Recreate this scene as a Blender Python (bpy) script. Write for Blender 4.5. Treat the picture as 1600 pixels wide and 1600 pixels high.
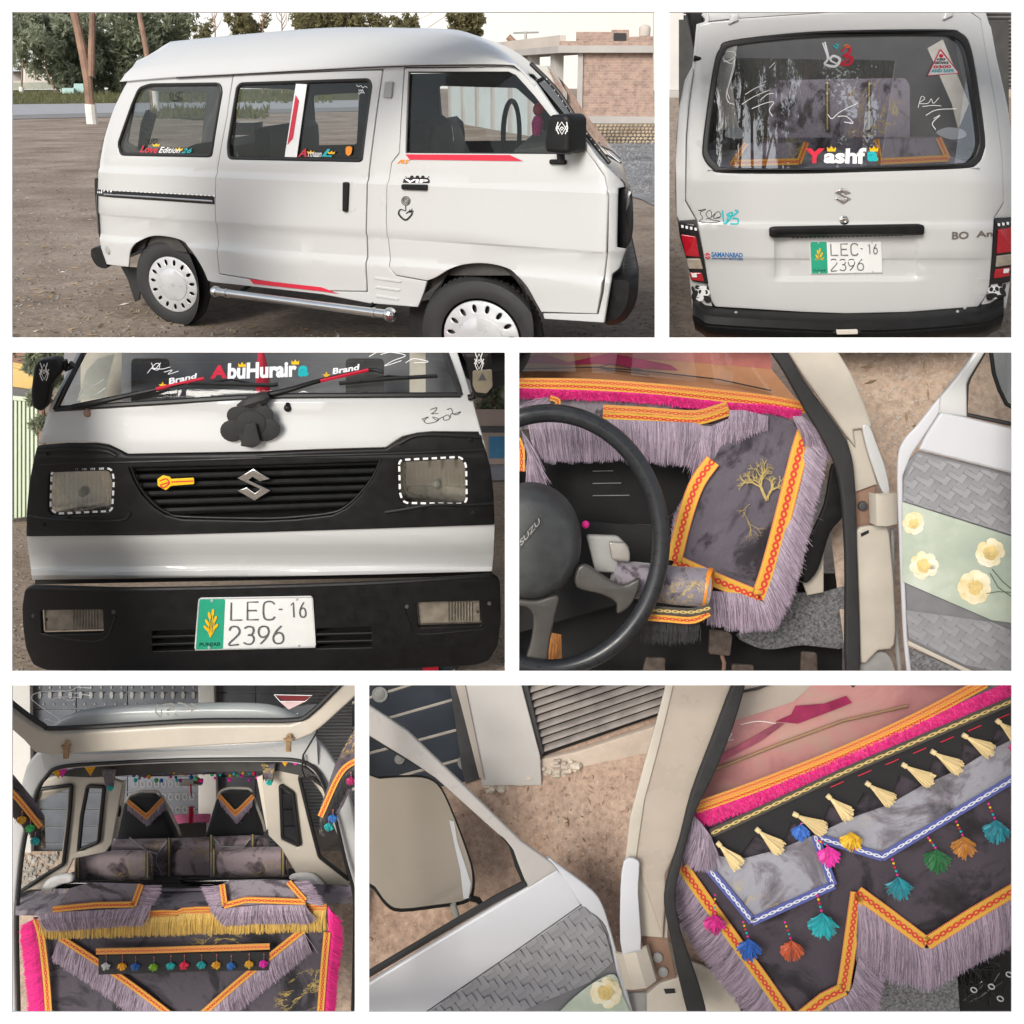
import bpy, bmesh, math, random
from mathutils import Vector, Matrix
from mathutils import noise as mnoise
sc = bpy.context.scene
for o in list(bpy.data.objects): bpy.data.objects.remove(o)
R_ = math.radians
random.seed(7)
# ---------------------------------------------------------------- camera, world, sun, exposure
FP = 1600.0                      # focal length in photograph pixels
PITCH = R_(23.0)
CAM = Vector((0, 0, 3.0))
cd = bpy.data.cameras.new('camera'); cam = bpy.data.objects.new('camera', cd)
sc.collection.objects.link(cam); sc.camera = cam
cd.sensor_width = 36; cd.lens = 36 * FP / 1600; cd.clip_end = 2000; cd.clip_start = 0.05
cam.location = CAM; cam.rotation_euler = (math.pi / 2 - PITCH, 0, 0)
world = bpy.data.worlds.new('World'); sc.world = world; world.use_nodes = True
wn = world.node_tree; wn.nodes.clear()
sky = wn.nodes.new('ShaderNodeTexSky'); sky.sky_type = 'NISHITA'; sky.sun_disc = False
SUN_EL, SUN_AZ = R_(32), R_(206)     # azimuth from +Y, clockwise: behind the camera, a little to the left
sky.sun_elevation = SUN_EL; sky.sun_rotation = SUN_AZ; sky.dust_density = 1.2; sky.air_density = 1.0; sky.ozone_density = 1.0
bg = wn.nodes.new('ShaderNodeBackground'); bg.inputs[1].default_value = 0.09
wo = wn.nodes.new('ShaderNodeOutputWorld')
hs_ = wn.nodes.new('ShaderNodeHueSaturation'); hs_.inputs['Saturation'].default_value = .4      # thin overcast
wn.links.new(sky.outputs[0], hs_.inputs['Color']); wn.links.new(hs_.outputs[0], bg.inputs[0]); wn.links.new(bg.outputs[0], wo.inputs[0])
sl = bpy.data.lights.new('sun', 'SUN'); sun = bpy.data.objects.new('sun', sl); sc.collection.objects.link(sun)
sl.energy = 1.5; sl.angle = R_(24); sl.color = (1, 0.94, 0.86)
sd = Vector((math.sin(SUN_AZ) * math.cos(SUN_EL), math.cos(SUN_AZ) * math.cos(SUN_EL), math.sin(SUN_EL)))
sun.rotation_euler = sd.to_track_quat('Z', 'Y').to_euler(); sun.location = (0, -3, 9)
sc.view_settings.view_transform = 'Standard'; sc.view_settings.look = 'None'
sc.view_settings.gamma = 1; sc.view_settings.use_curve_mapping = False
sc.view_settings.exposure = 1.15
sc.render.engine = 'CYCLES'; sc.cycles.max_bounces = 8; sc.cycles.transparent_max_bounces = 16
sc.cycles.caustics_reflective = False; sc.cycles.caustics_refractive = False
try: sc.cycles.use_denoising = True
except Exception: pass

# ---------------------------------------------------------------- geometry helpers
RX = Vector((1, 0, 0)); FW = Vector((0, math.cos(PITCH), -math.sin(PITCH))); UP = Vector((0, math.sin(PITCH), math.cos(PITCH)))
def ray(u, v): return RX * ((u - 800) / FP) + UP * ((800 - v) / FP) + FW
def W3(u, v, d): return CAM + ray(u, v) * d
def dep(p): return (p - CAM).dot(FW)
def Z(x0, y0, s):
    def q(*pts): return [(x0 + x / s, y0 + y / s) for x, y in pts]
    return q
ZA = Z(10, 10, 3.019); ZB = Z(510, 10, 3.019); ZC = Z(1040, 10, 2.909); ZD = Z(10, 540, 3.0775); ZE = Z(400, 540, 3.0775)
ZF = Z(805, 545, 3.1375); ZG = Z(1190, 545, 3.1375); ZH = Z(10, 1065, 3.046); ZI = Z(280, 1065, 3.046)
ZJ = Z(570, 1065, 3.048); ZK = Z(1040, 1065, 2.909)
class Plane:
    """a plane of the place; photograph points are carried onto it, offsets are in 'px' = d0/FP metres"""
    def __init__(s, o, n, px=None):
        s.o = Vector(o); s.n = Vector(n).normalized()
        if s.n.dot(CAM - s.o) < 0: s.n = -s.n
        s.px = px or dep(s.o) / FP
    @staticmethod
    def by3(a, b, c):
        A, B, Cc = W3(*a), W3(*b), W3(*c)
        return Plane(A, (B - A).cross(Cc - A))
    def p(s, u, v, w=0.0, e=0.0):
        r = ray(u, v); o = s.o + s.n * (w * s.px)
        t = (o - CAM).dot(s.n) / r.dot(s.n)
        return CAM + r * t + s.n * (e * s.px)
    def m(s, w=0.0): return lambda x, y, z: s.p(x, -y, w, z)
def frame(o, ex, ey, n, k):
    o = Vector(o); ex = Vector(ex).normalized(); ey = Vector(ey).normalized(); n = Vector(n).normalized()
    return lambda x, y, z: o + ex * (x * k) + ey * (y * k) + n * (z * k)
def rnd(pts, r, n=5):
    out = []; L = len(pts)
    for i in range(L):
        p0 = Vector(pts[i - 1]); p1 = Vector(pts[i]); p2 = Vector(pts[(i + 1) % L])
        a = p0 - p1; b = p2 - p1; q = min(r, a.length * .45, b.length * .45)
        A = p1 + a.normalized() * q; B = p1 + b.normalized() * q
        for k in range(n + 1):
            t = k / n; out.append(tuple((1 - t) ** 2 * A + 2 * t * (1 - t) * p1 + t * t * B))
    return out
def cat(pts, n=6, closed=False):
    P = [Vector(p) for p in pts]; L = len(P); out = []
    for i in range(L if closed else L - 1):
        p1, p2 = P[i], P[(i + 1) % L]
        p0 = P[i - 1] if (closed or i > 0) else p1 * 2 - p2
        p3 = P[(i + 2) % L] if (closed or i + 2 < L) else p2 * 2 - p1
        for k in range(n):
            t = k / n
            out.append(0.5 * (2 * p1 + (p2 - p0) * t + (2 * p0 - 5 * p1 + 4 * p2 - p3) * t * t + (3 * p1 - p0 - 3 * p2 + p3) * t ** 3))
    if not closed: out.append(P[-1])
    return [tuple(p) for p in out]
def resample(pts, n):
    P = [Vector(p) for p in pts]; d = [0]
    for i in range(1, len(P)): d.append(d[-1] + (P[i] - P[i - 1]).length)
    out = []; j = 0
    for k in range(n):
        t = d[-1] * k / (n - 1)
        while j < len(P) - 2 and d[j + 1] < t: j += 1
        s = (t - d[j]) / max(d[j + 1] - d[j], 1e-9); out.append(P[j].lerp(P[j + 1], min(max(s, 0), 1)))
    return out
def ell(cx, cy, rx, ry, n=24, rot=0):
    c, s = math.cos(rot), math.sin(rot); o = []
    for i in range(n):
        a = 2 * math.pi * i / n; x, y = rx * math.cos(a), ry * math.sin(a); o.append((cx + x * c - y * s, cy + x * s + y * c))
    return o
def box4(u0, v0, u1, v1): return [(u0, v0), (u1, v0), (u1, v1), (u0, v1)]
class MB:
    """collects shapes into one mesh"""
    def __init__(s): s.v = []; s.f = []; s.uv = {}
    def add(s, vs, fs, uvs=None):
        b = len(s.v); s.v += [Vector(x) for x in vs]
        for i, f in enumerate(fs):
            if uvs: s.uv[len(s.f)] = uvs[i]
            s.f.append(tuple(b + k for k in f))
        return s
    def shape(s, mp, outs, T=0, bev=0, res=2, disp=None, cuts=(), flip=True):
        """filled outline (holes = further outlines), T thick along the map's third axis; disp(u,v) moves it, cuts = lines to split it on"""
        cu = bpy.data.curves.new('t', 'CURVE'); cu.dimensions = '2D'; cu.fill_mode = 'BOTH'
        if T > 0:
            cu.extrude = max(T / 2 - bev, 0)
            if bev: cu.bevel_depth = bev; cu.bevel_resolution = res; cu.offset = -bev
        for o in outs:
            sp = cu.splines.new('POLY'); sp.points.add(len(o) - 1); sp.use_cyclic_u = True
            for k, p in enumerate(o): sp.points[k].co = (p[0], -p[1] if flip else p[1], 0, 1)
        ob = bpy.data.objects.new('t', cu); me = ob.to_mesh()
        bm = bmesh.new(); bm.from_mesh(me); ob.to_mesh_clear(); bpy.data.objects.remove(ob); bpy.data.curves.remove(cu)
        bmesh.ops.remove_doubles(bm, verts=bm.verts, dist=1e-4)
        for (a, b) in cuts:
            A = Vector((a[0], -a[1], 0)); d = Vector((b[0] - a[0], -(b[1] - a[1]), 0)); n = Vector((-d.y, d.x, 0)).normalized()
            bmesh.ops.bisect_plane(bm, geom=bm.verts[:] + bm.edges[:] + bm.faces[:], plane_co=A, plane_no=n, dist=1e-4)
        if cuts: bmesh.ops.triangulate(bm, faces=[f for f in bm.faces if len(f.verts) > 4])
        bmesh.ops.recalc_face_normals(bm, faces=bm.faces)
        if T == 0:
            for f in bm.faces:
                if f.normal.z < 0: f.normal_flip()
        bm.verts.index_update()
        vs = [mp(v.co.x, v.co.y, (v.co.z + T / 2) + (disp(v.co.x, -v.co.y) if disp else 0)) for v in bm.verts]
        fs = [tuple(v.index for v in f.verts) for f in bm.faces]; bm.free()
        return s.add(vs, fs)
    def tube(s, pts, r, n=8, caps=True, uv=False):
        P = [Vector(p) for p in pts]; L = len(P); rr = r if isinstance(r, (list, tuple)) else [r] * L
        vs = []; fs = []; up = None
        for i in range(L):
            t = (P[min(i + 1, L - 1)] - P[max(i - 1, 0)])
            t = t.normalized() if t.length > 1e-9 else Vector((0, 0, 1))
            if up is None: up = t.orthogonal().normalized()
            up = (up - t * up.dot(t)); up = up.normalized() if up.length > 1e-6 else t.orthogonal().normalized()
            b = t.cross(up)
            for k in range(n):
                a = 2 * math.pi * k / n; vs.append(P[i] + (up * math.cos(a) + b * math.sin(a)) * rr[i])
        for i in range(L - 1):
            for k in range(n): fs.append((i * n + k, i * n + (k + 1) % n, (i + 1) * n + (k + 1) % n, (i + 1) * n + k))
        if caps: fs.append(tuple(range(n))[::-1]); fs.append(tuple((L - 1) * n + k for k in range(n)))
        return s.add(vs, fs)
    def loft(s, rows, nu, close=False, uv=False):
        """rows of 3-D points, each resampled to nu points, skinned"""
        G = [resample(r, nu) for r in rows]; vs = [p for r in G for p in r]; fs = []; uvs = []
        M = len(G)
        for i in range(M - 1 + (1 if close else 0)):
            for k in range(nu - 1):
                a = i * nu + k; b = ((i + 1) % M) * nu + k; fs.append((a, a + 1, b + 1, b))
                if uv: uvs.append([(k / (nu - 1), i / (M - 1)), ((k + 1) / (nu - 1), i / (M - 1)), ((k + 1) / (nu - 1), (i + 1) / (M - 1)), (k / (nu - 1), (i + 1) / (M - 1))])
        return s.add(vs, fs, uvs if uv else None)
    def lathe(s, mp, prof, n=32, caps=True):
        """profile of (radius, z) turned round the map's third axis"""
        vs = []; fs = []
        for r, z in prof:
            for k in range(n):
                a = 2 * math.pi * k / n; vs.append(mp(r * math.cos(a), r * math.sin(a), z))
        for i in range(len(prof) - 1):
            for k in range(n): fs.append((i * n + k, i * n + (k + 1) % n, (i + 1) * n + (k + 1) % n, (i + 1) * n + k))
        if caps and prof[0][0] > 0: fs.append(tuple(range(n))[::-1])
        if caps and prof[-1][0] > 0: fs.append(tuple((len(prof) - 1) * n + k for k in range(n)))
        return s.add(vs, fs)
    def ball(s, c, r, n=10, m=7, sq=(1, 1, 1)):
        c = Vector(c); vs = []; fs = []
        for i in range(m + 1):
            th = math.pi * i / m
            for k in range(n):
                a = 2 * math.pi * k / n
                vs.append(c + Vector((r * sq[0] * math.sin(th) * math.cos(a), r * sq[1] * math.sin(th) * math.sin(a), r * sq[2] * math.cos(th))))
        for i in range(m):
            for k in range(n): fs.append((i * n + k, i * n + (k + 1) % n, (i + 1) * n + (k + 1) % n, (i + 1) * n + k))
        return s.add(vs, fs)
    def hexa(s, p8):
        return s.add(p8, [(0, 3, 2, 1), (4, 5, 6, 7), (0, 1, 5, 4), (1, 2, 6, 5), (2, 3, 7, 6), (3, 0, 4, 7)])
    def text(s, mp, string, quad, T=0.6, off=0.0, shear=0.0, w=None):
        """lettering fitted to a four-cornered area (tl,tr,br,bl) of the surface"""
        fc = bpy.data.curves.new('t', 'FONT'); fc.body = string; fc.extrude = 0.02; fc.offset = off; fc.shear = shear; fc.resolution_u = 4
        ob = bpy.data.objects.new('t', fc); me = ob.to_mesh()
        vs = [v.co.copy() for v in me.vertices]; fs = [tuple(p.vertices) for p in me.polygons]
        ob.to_mesh_clear(); bpy.data.objects.remove(ob); bpy.data.curves.remove(fc)
        if not vs: return s
        x0 = min(v.x for v in vs); x1 = max(v.x for v in vs); y0 = min(v.y for v in vs); y1 = max(v.y for v in vs); z0 = min(v.z for v in vs); z1 = max(v.z for v in vs)
        tl, tr, br, bl = [Vector(q) for q in quad]; out = []
        for v in vs:
            a = (v.x - x0) / max(x1 - x0, 1e-6); b = (v.y - y0) / max(y1 - y0, 1e-6); c = (v.z - z0) / max(z1 - z0, 1e-6)
            q = bl.lerp(br, a).lerp(tl.lerp(tr, a), b); out.append(mp(q.x, -q.y, c * T))
        return s.add(out, fs)
    def stroke(s, mp, pts, wd=1.5, T=0.5, sm=5):
        """a pen stroke of flat ribbon"""
        P = cat(pts, sm) if sm and len(pts) > 2 else pts
        P = [Vector(p) for p in P]; vs = []; fs = []; L = len(P)
        for i in range(L):
            t = P[min(i + 1, L - 1)] - P[max(i - 1, 0)]; t = t.normalized() if t.length else Vector((1, 0)); n = Vector((-t.y, t.x))
            w_ = wd(i / (L - 1)) if callable(wd) else wd
            for q in (P[i] + n * w_ / 2, P[i] - n * w_ / 2): vs.append(mp(q.x, -q.y, T)); 
        for i in range(L - 1): fs.append((2 * i, 2 * i + 1, 2 * i + 3, 2 * i + 2))
        return s.add(vs, fs)
    def build(s, name, mat, parent=None, sharp=35, kind=None, smooth=True):
        me = bpy.data.meshes.new(name); base = Vector(parent.get('_b', (0, 0, 0))) if parent else Vector((0, 0, 0))
        me.from_pydata([tuple(v - base) for v in s.v], [], s.f); me.update()
        if s.uv:
            ul = me.uv_layers.new(name='UVMap')
            for i, p in enumerate(me.polygons):
                if i in s.uv:
                    for k, li in enumerate(p.loop_indices): ul.data[li].uv = s.uv[i][k]
        if smooth:
            me.shade_smooth(); me.set_sharp_from_angle(angle=R_(sharp))
        if mat: me.materials.append(mat)
        o = bpy.data.objects.new(name, me); sc.collection.objects.link(o)
        if parent: o.parent = parent; o['_b'] = tuple(base)
        if kind: o['kind'] = kind
        return o
def trim(o, v, keep_above=True):
    """cuts a mesh off along the lower edge of its opening in the wall"""
    base = Vector(o.get('_b', (0, 0, 0))); r = ray(800, v); n = RX.cross(r).normalized()
    bm = bmesh.new(); bm.from_mesh(o.data); bmesh.ops.bisect_plane(bm, geom=bm.verts[:] + bm.edges[:] + bm.faces[:], plane_co=CAM - base, plane_no=(n if n.dot(UP) < 0 else -n) * (1 if keep_above else -1), clear_outer=True)
    bm.to_mesh(o.data); bm.free()
def thing(name, label, cat_, base, group=None):
    o = bpy.data.objects.new(name, None); sc.collection.objects.link(o); o.empty_display_size = .1
    o.location = base; o['_b'] = tuple(base); o['label'] = label; o['category'] = cat_
    if group: o['group'] = group
    return o
def tag(o, label, cat_, group=None):
    o['label'] = label; o['category'] = cat_
    if group: o['group'] = group
    return o
def struct(o): o['kind'] = 'structure'; return o
def B(name, mat, par, *a, kind=None, sharp=35, **k): return MB().shape(*a, **k).build(name, mat, par, sharp, kind)

# ---------------------------------------------------------------- materials
def nt(name):
    m = bpy.data.materials.new(name); m.use_nodes = True; t = m.node_tree; return m, t, t.nodes['Principled BSDF']
def L(t, a, b): t.links.new(a, b)
def ramp(t, fac, stops, interp='LINEAR'):
    r = t.nodes.new('ShaderNodeValToRGB'); r.color_ramp.interpolation = interp; e = r.color_ramp.elements
    while len(e) < len(stops): e.new(0.5)
    for i, (p, c) in enumerate(stops): e[i].position = p; e[i].color = (*c, 1)
    L(t, fac, r.inputs[0]); return r.outputs[0]
def noise(t, sc_, det=4, rough=.55, co=None, dist=0):
    n = t.nodes.new('ShaderNodeTexNoise'); n.inputs['Scale'].default_value = sc_; n.inputs['Detail'].default_value = det; n.inputs['Roughness'].default_value = rough
    n.inputs['Distortion'].default_value = dist
    if co: L(t, co, n.inputs['Vector'])
    return n.outputs['Fac']
def objco(t, scale=None):
    c = t.nodes.new('ShaderNodeTexCoord').outputs['Object']
    if scale:
        m = t.nodes.new('ShaderNodeMapping'); m.inputs['Scale'].default_value = scale; L(t, c, m.inputs[0]); return m.outputs[0]
    return c
def mixc(t, fac, a, b, mode='MIX'):
    m = t.nodes.new('ShaderNodeMix'); m.data_type = 'RGBA'; m.blend_type = mode
    for s_, i in ((fac, 0), (a, 6), (b, 7)):
        if isinstance(s_, (int, float)): m.inputs[i].default_value = s_
        elif isinstance(s_, tuple): m.inputs[i].default_value = (*s_, 1)
        else: L(t, s_, m.inputs[i])
    return m.outputs[2]
def bump(t, b, h, st=.3, dist=.01):
    n = t.nodes.new('ShaderNodeBump'); n.inputs['Strength'].default_value = st; n.inputs['Distance'].default_value = dist
    L(t, h, n.inputs['Height']); L(t, n.outputs[0], b.inputs['Normal'])
def plain(name, c, rough=.5, metal=0, var=.12, vs=14, spec=.5, coat=0, bmp=0, bs=60, trans=0, sheen=0):
    m, t, b = nt(name); b.inputs['Roughness'].default_value = rough; b.inputs['Metallic'].default_value = metal
    b.inputs['Specular IOR Level'].default_value = spec
    co = objco(t)
    if var:
        n = noise(t, vs, 5, .6, co)
        L(t, ramp(t, n, [(.3, tuple(x * (1 - var) for x in c)), (.7, tuple(min(x * (1 + var), 1) for x in c))]), b.inputs['Base Color'])
        rr = ramp(t, n, [(.3, (max(rough - .08, 0),) * 3), (.7, (min(rough + .08, 1),) * 3)]); L(t, rr, b.inputs['Roughness'])
    else: b.inputs['Base Color'].default_value = (*c, 1)
    if coat: b.inputs['Coat Weight'].default_value = coat; b.inputs['Coat Roughness'].default_value = .08
    if sheen: b.inputs['Sheen Weight'].default_value = sheen
    if bmp: bump(t, b, noise(t, bs, 4, .6, co), bmp, .004)
    return m
def glassm(name, tint=(.75, .8, .8), refl=1.0, rough=.0, base=.06):
    m, t, b = nt(name); out = t.nodes['Material Output']
    tr = t.nodes.new('ShaderNodeBsdfTransparent'); tr.inputs[0].default_value = (*tint, 1)
    gl = t.nodes.new('ShaderNodeBsdfGlossy'); gl.inputs['Roughness'].default_value = rough
    fr = t.nodes.new('ShaderNodeLayerWeight'); fr.inputs[0].default_value = .5
    pw = t.nodes.new('ShaderNodeMath'); pw.operation = 'POWER'; pw.inputs[1].default_value = 4.0; L(t, fr.outputs['Facing'], pw.inputs[0])
    mu = t.nodes.new('ShaderNodeMath'); mu.operation = 'MULTIPLY_ADD'; mu.inputs[1].default_value = .8 * refl; mu.inputs[2].default_value = base * refl; mu.use_clamp = True
    L(t, pw.outputs[0], mu.inputs[0])
    mx = t.nodes.new('ShaderNodeMixShader'); L(t, mu.outputs[0], mx.inputs[0]); L(t, tr.outputs[0], mx.inputs[1]); L(t, gl.outputs[0], mx.inputs[2])
    L(t, mx.outputs[0], out.inputs[0]); t.nodes.remove(b); return m
def dirt(name, cols, scale=1.0, bmp=.5, stones=True, rough=.95):
    m, t, b = nt(name); b.inputs['Roughness'].default_value = rough; b.inputs['Specular IOR Level'].default_value = .15
    co = objco(t); a = noise(t, 1.1 * scale, 6, .6, co); f = noise(t, 22 * scale, 6, .7, co)
    c1 = ramp(t, a, [(.3, cols[0]), (.5, cols[1]), (.7, cols[2])]); c2 = ramp(t, f, [(.25, (.45, .45, .45)), (.5, (1, 1, 1)), (.78, (1.5, 1.5, 1.5))])
    c = mixc(t, .8, c1, c2, 'MULTIPLY')
    if stones:
        v = t.nodes.new('ShaderNodeTexVoronoi'); v.inputs['Scale'].default_value = 30 * scale; L(t, co, v.inputs['Vector'])
        k = ramp(t, v.outputs['Distance'], [(.10, (1, 1, 1)), (.18, (0, 0, 0))]); n2 = noise(t, 9 * scale, 3, .5, co)
        k2 = ramp(t, n2, [(.5, (0, 0, 0)), (.62, (1, 1, 1))]); kk = mixc(t, 1.0, k, k2, 'MULTIPLY')
        c = mixc(t, kk, c, cols[3])
    L(t, c, b.inputs['Base Color']); bump(t, b, f, bmp, .03); return m
def marble(name, sc_=7, gold=True, dark=(.025, .022, .028), mid=(.10, .085, .10), light=(.23, .205, .235)):
    """printed grey marbled cloth with gold veins"""
    m, t, b = nt(name); b.inputs['Roughness'].default_value = .7; b.inputs['Sheen Weight'].default_value = .25; b.inputs['Specular IOR Level'].default_value = .3
    co = objco(t); n = noise(t, sc_ * .8, 9, .66, co, .7)
    c = ramp(t, n, [(.33, dark), (.415, mid), (.47, light), (.56, light), (.62, mid), (.70, dark)])
    if gold:
        w = noise(t, sc_ * 1.3, 6, .7, co, 1.4); k = ramp(t, w, [(.480, (0, 0, 0)), (.497, (1, 1, 1)), (.503, (1, 1, 1)), (.520, (0, 0, 0))])
        q = noise(t, sc_ * .42, 2, .5, co); q2 = ramp(t, q, [(.51, (0, 0, 0)), (.57, (1, 1, 1))])
        kk = mixc(t, 1.0, k, q2, 'MULTIPLY'); c = mixc(t, kk, c, (.55, .40, .10))
    L(t, c, b.inputs['Base Color']); bump(t, b, noise(t, 11, 5, .55, co), .55, .025); return m
M = {}
m, t, b = nt('white_paint'); b.inputs['Coat Weight'].default_value = .3; b.inputs['Coat Roughness'].default_value = .08      # white enamel under a film of road dust
_n = noise(t, 1.6, 7, .65, objco(t)); L(t, ramp(t, _n, [(.3, (.515, .522, .522)), (.6, (.505, .510, .506)), (.8, (.487, .486, .472))]), b.inputs['Base Color']); L(t, ramp(t, _n, [(.35, (.23,) * 3), (.75, (.29,) * 3)]), b.inputs['Roughness']); M['paint'] = m
M['paint_in'] = plain('cream_paint', (.70, .64, .54), .38, var=.06, vs=8, coat=.15)
M['black'] = plain('black_plastic', (.0075, .0075, .008), .5, var=.25, vs=20, spec=.3)
M['gloss_black'] = plain('gloss_black', (.012, .012, .013), .18, var=0)
M['rubber'] = plain('rubber', (.02, .02, .02), .7, var=.25, vs=25, bmp=.2)
M['seal'] = plain('rubber_seal', (.012, .012, .012), .5, var=0)
M['chrome'] = plain('chrome', (.75, .75, .74), .14, 1, var=.05)
M['silver'] = plain('silver_paint', (.56, .57, .58), .32, .35, var=.06)
M['darkgrey'] = plain('dark_grey', (.06, .06, .062), .6, var=.2)
M['grey'] = plain('grey_plastic', (.30, .30, .29), .5, var=.1)
M['red'] = plain('red_vinyl', (.60, .02, .05), .35, var=.04)
M['white'] = plain('white_vinyl', (.85, .85, .85), .4, var=0)
M['ink'] = plain('black_ink', (.012, .012, .012), .5, var=0)
M['teal'] = plain('teal_vinyl', (.01, .42, .46), .4, var=0)
M['orange'] = plain('orange_vinyl', (.75, .25, .02), .4, var=0)
M['yellow'] = plain('yellow_vinyl', (.85, .48, .01), .4, var=0)
M['pink'] = plain('pink_plush', (.80, .02, .28), .8, var=.3, vs=60, bmp=.5)
M['glass'] = glassm('window_glass', (.86, .88, .88), .75, base=.03)
M['glass_dark'] = glassm('tinted_glass', (.42, .44, .46), 1.2, base=.10)
M['board'] = plain('white_wall_paint', (.96, .96, .96), .8, var=0, spec=.1)
M['interior'] = plain('van_interior', (.05, .048, .045), .7, var=.3)

def wmap(pl, ef=None, e0=0.0): return (lambda x, y, z: pl.p(x, -y, ef(x, -y), z + e0)) if ef else (lambda x, y, z: pl.p(x, -y, e0, z))
def grid_cuts(u0, u1, v0, v1, d): return [((u, v0), (u, v1)) for u in range(int(u0), int(u1), d)] + [((u0, v), (u1, v)) for v in range(int(v0), int(v1), d)]
def emblem(q, x0, y0, w, h):
    """the maker's S badge as an outline in a box"""
    P = [(25, 0), (51, 16), (35, 20), (24, 13), (17, 18), (52, 34), (27, 50), (0, 34), (15, 29), (28, 38), (36, 32), (0, 15)]
    return [(x0 + x / 52 * w, y0 + y / 50 * h) for x, y in P]
def braidm(name, base, edge, link, thread=(.55, .30, .03)):
    m, t, b = nt(name); b.inputs['Roughness'].default_value = .65; b.inputs['Sheen Weight'].default_value = .3
    uv = t.nodes.new('ShaderNodeTexCoord').outputs['UV']; sx = t.nodes.new('ShaderNodeSeparateXYZ'); L(t, uv, sx.inputs[0])
    def mth(op, a, b2=None, c=None):
        n = t.nodes.new('ShaderNodeMath'); n.operation = op
        for i, q in enumerate((a, b2, c)):
            if q is None: continue
            if isinstance(q, (int, float)): n.inputs[i].default_value = q
            else: L(t, q, n.inputs[i])
        return n.outputs[0]
    fr = mth('FRACT', mth('MULTIPLY', sx.outputs[0], 1.0)); dx = mth('MULTIPLY', mth('SUBTRACT', fr, .5), 1.0); dv = mth('MULTIPLY', mth('SUBTRACT', sx.outputs[1], .5), 2.6)
    d = mth('SQRT', mth('ADD', mth('MULTIPLY', dx, dx), mth('MULTIPLY', dv, dv)))
    ring = mth('LESS_THAN', mth('ABSOLUTE', mth('SUBTRACT', d, .36)), .16)
    fr2 = mth('FRACT', mth('MULTIPLY', sx.outputs[0], 4)); tick = mth('LESS_THAN', fr2, .55)
    eb = mth('GREATER_THAN', mth('ABSOLUTE', mth('SUBTRACT', sx.outputs[1], .5)), .43)
    eb2 = mth('GREATER_THAN', mth('ABSOLUTE', mth('SUBTRACT', sx.outputs[1], .5)), .33)
    rows = mth('LESS_THAN', mth('FRACT', mth('MULTIPLY', sx.outputs[0], 6)), .5)
    c = mixc(t, rows, base, thread); c = mixc(t, mth('MULTIPLY', eb2, .75), c, base)
    c = mixc(t, ring, c, link); c = mixc(t, mth('MULTIPLY', eb, tick), c, edge)
    L(t, c, b.inputs['Base Color']); bump(t, b, mth('ADD', ring, mth('MULTIPLY', rows, .4)), .5, .006); return m
M['braid'] = braidm('orange_braid', (.74, .45, .05), (.66, .05, .06), (.62, .03, .02), (.62, .28, .02))
M['braid_blue'] = braidm('blue_braid', (.09, .11, .36), (.09, .11, .36), (.70, .72, .78), (.07, .09, .3))
M['braid_gold'] = braidm('gold_braid', (.05, .045, .04), (.05, .04, .04), (.62, .46, .16), (.12, .09, .04))
M['braid_or'] = braidm('red_orange_braid', (.75, .25, .05), (.62, .40, .09), (.60, .10, .03), (.70, .42, .08))
def fib(name, c, var=.45):
    m, t, b = nt(name); b.inputs['Roughness'].default_value = .5; b.inputs['Sheen Weight'].default_value = .3
    gi = t.nodes.new('ShaderNodeNewGeometry').outputs['Random Per Island']
    L(t, ramp(t, gi, [(0, tuple(x * (1 - var) for x in c)), (1, tuple(min(1, x * (1 + var)) for x in c))]), b.inputs['Base Color']); return m
M['fringe'] = fib('lilac_fringe', (.30, .235, .30), .6); M['fringe_gold'] = fib('gold_fringe', (.62, .40, .09), .3); M['fringe_pink'] = fib('pink_fringe', (.75, .01, .22), .35)
M['fringe_black'] = fib('black_fringe', (.03, .03, .032)); M['fringe_cream'] = fib('cream_tassel', (.72, .56, .28), .25)
M['cloth'] = marble('marbled_cloth', 7); M['cloth_big'] = marble('marbled_cloth_coarse', 4.2, dark=(.016, .014, .017), mid=(.075, .064, .075), light=(.25, .22, .26))
def ribbon(name, mat, par, a, b, T=.004, nrm=None, rep=None, kind=None):
    """woven trim between two edge lines a, b (lists of points), with a pattern that repeats along it"""
    n = max(len(a), len(b), 12); A = resample(a, n); Bb = resample(b, n); w = (A[0] - Bb[0]).length or .01
    nr = nrm if nrm else (CAM - A[0]).normalized(); vs = []; fs = []; uvs = []; s = 0
    q = MB(); S_ = [0]
    for i in range(1, n): S_.append(S_[-1] + ((A[i] + Bb[i]) / 2 - (A[i - 1] + Bb[i - 1]) / 2).length)
    k = (rep or 1.0) / w
    for i in range(n): vs += [A[i], A[i] + nr * T, Bb[i] + nr * T, Bb[i]]
    for i in range(n - 1):
        o = 4 * i; fs.append((o + 1, o + 2, o + 6, o + 5)); uvs.append([(S_[i] * k, 1), (S_[i] * k, 0), (S_[i + 1] * k, 0), (S_[i + 1] * k, 1)])
        fs.append((o, o + 1, o + 5, o + 4)); uvs.append([(S_[i] * k, 1), (S_[i] * k, 1), (S_[i + 1] * k, 1), (S_[i + 1] * k, 1)])
        fs.append((o + 2, o + 3, o + 7, o + 6)); uvs.append([(S_[i] * k, 0)] * 2 + [(S_[i + 1] * k, 0)] * 2)
    q.add(vs, fs, uvs); return q.build(name, mat, par, 60, kind)
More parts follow.
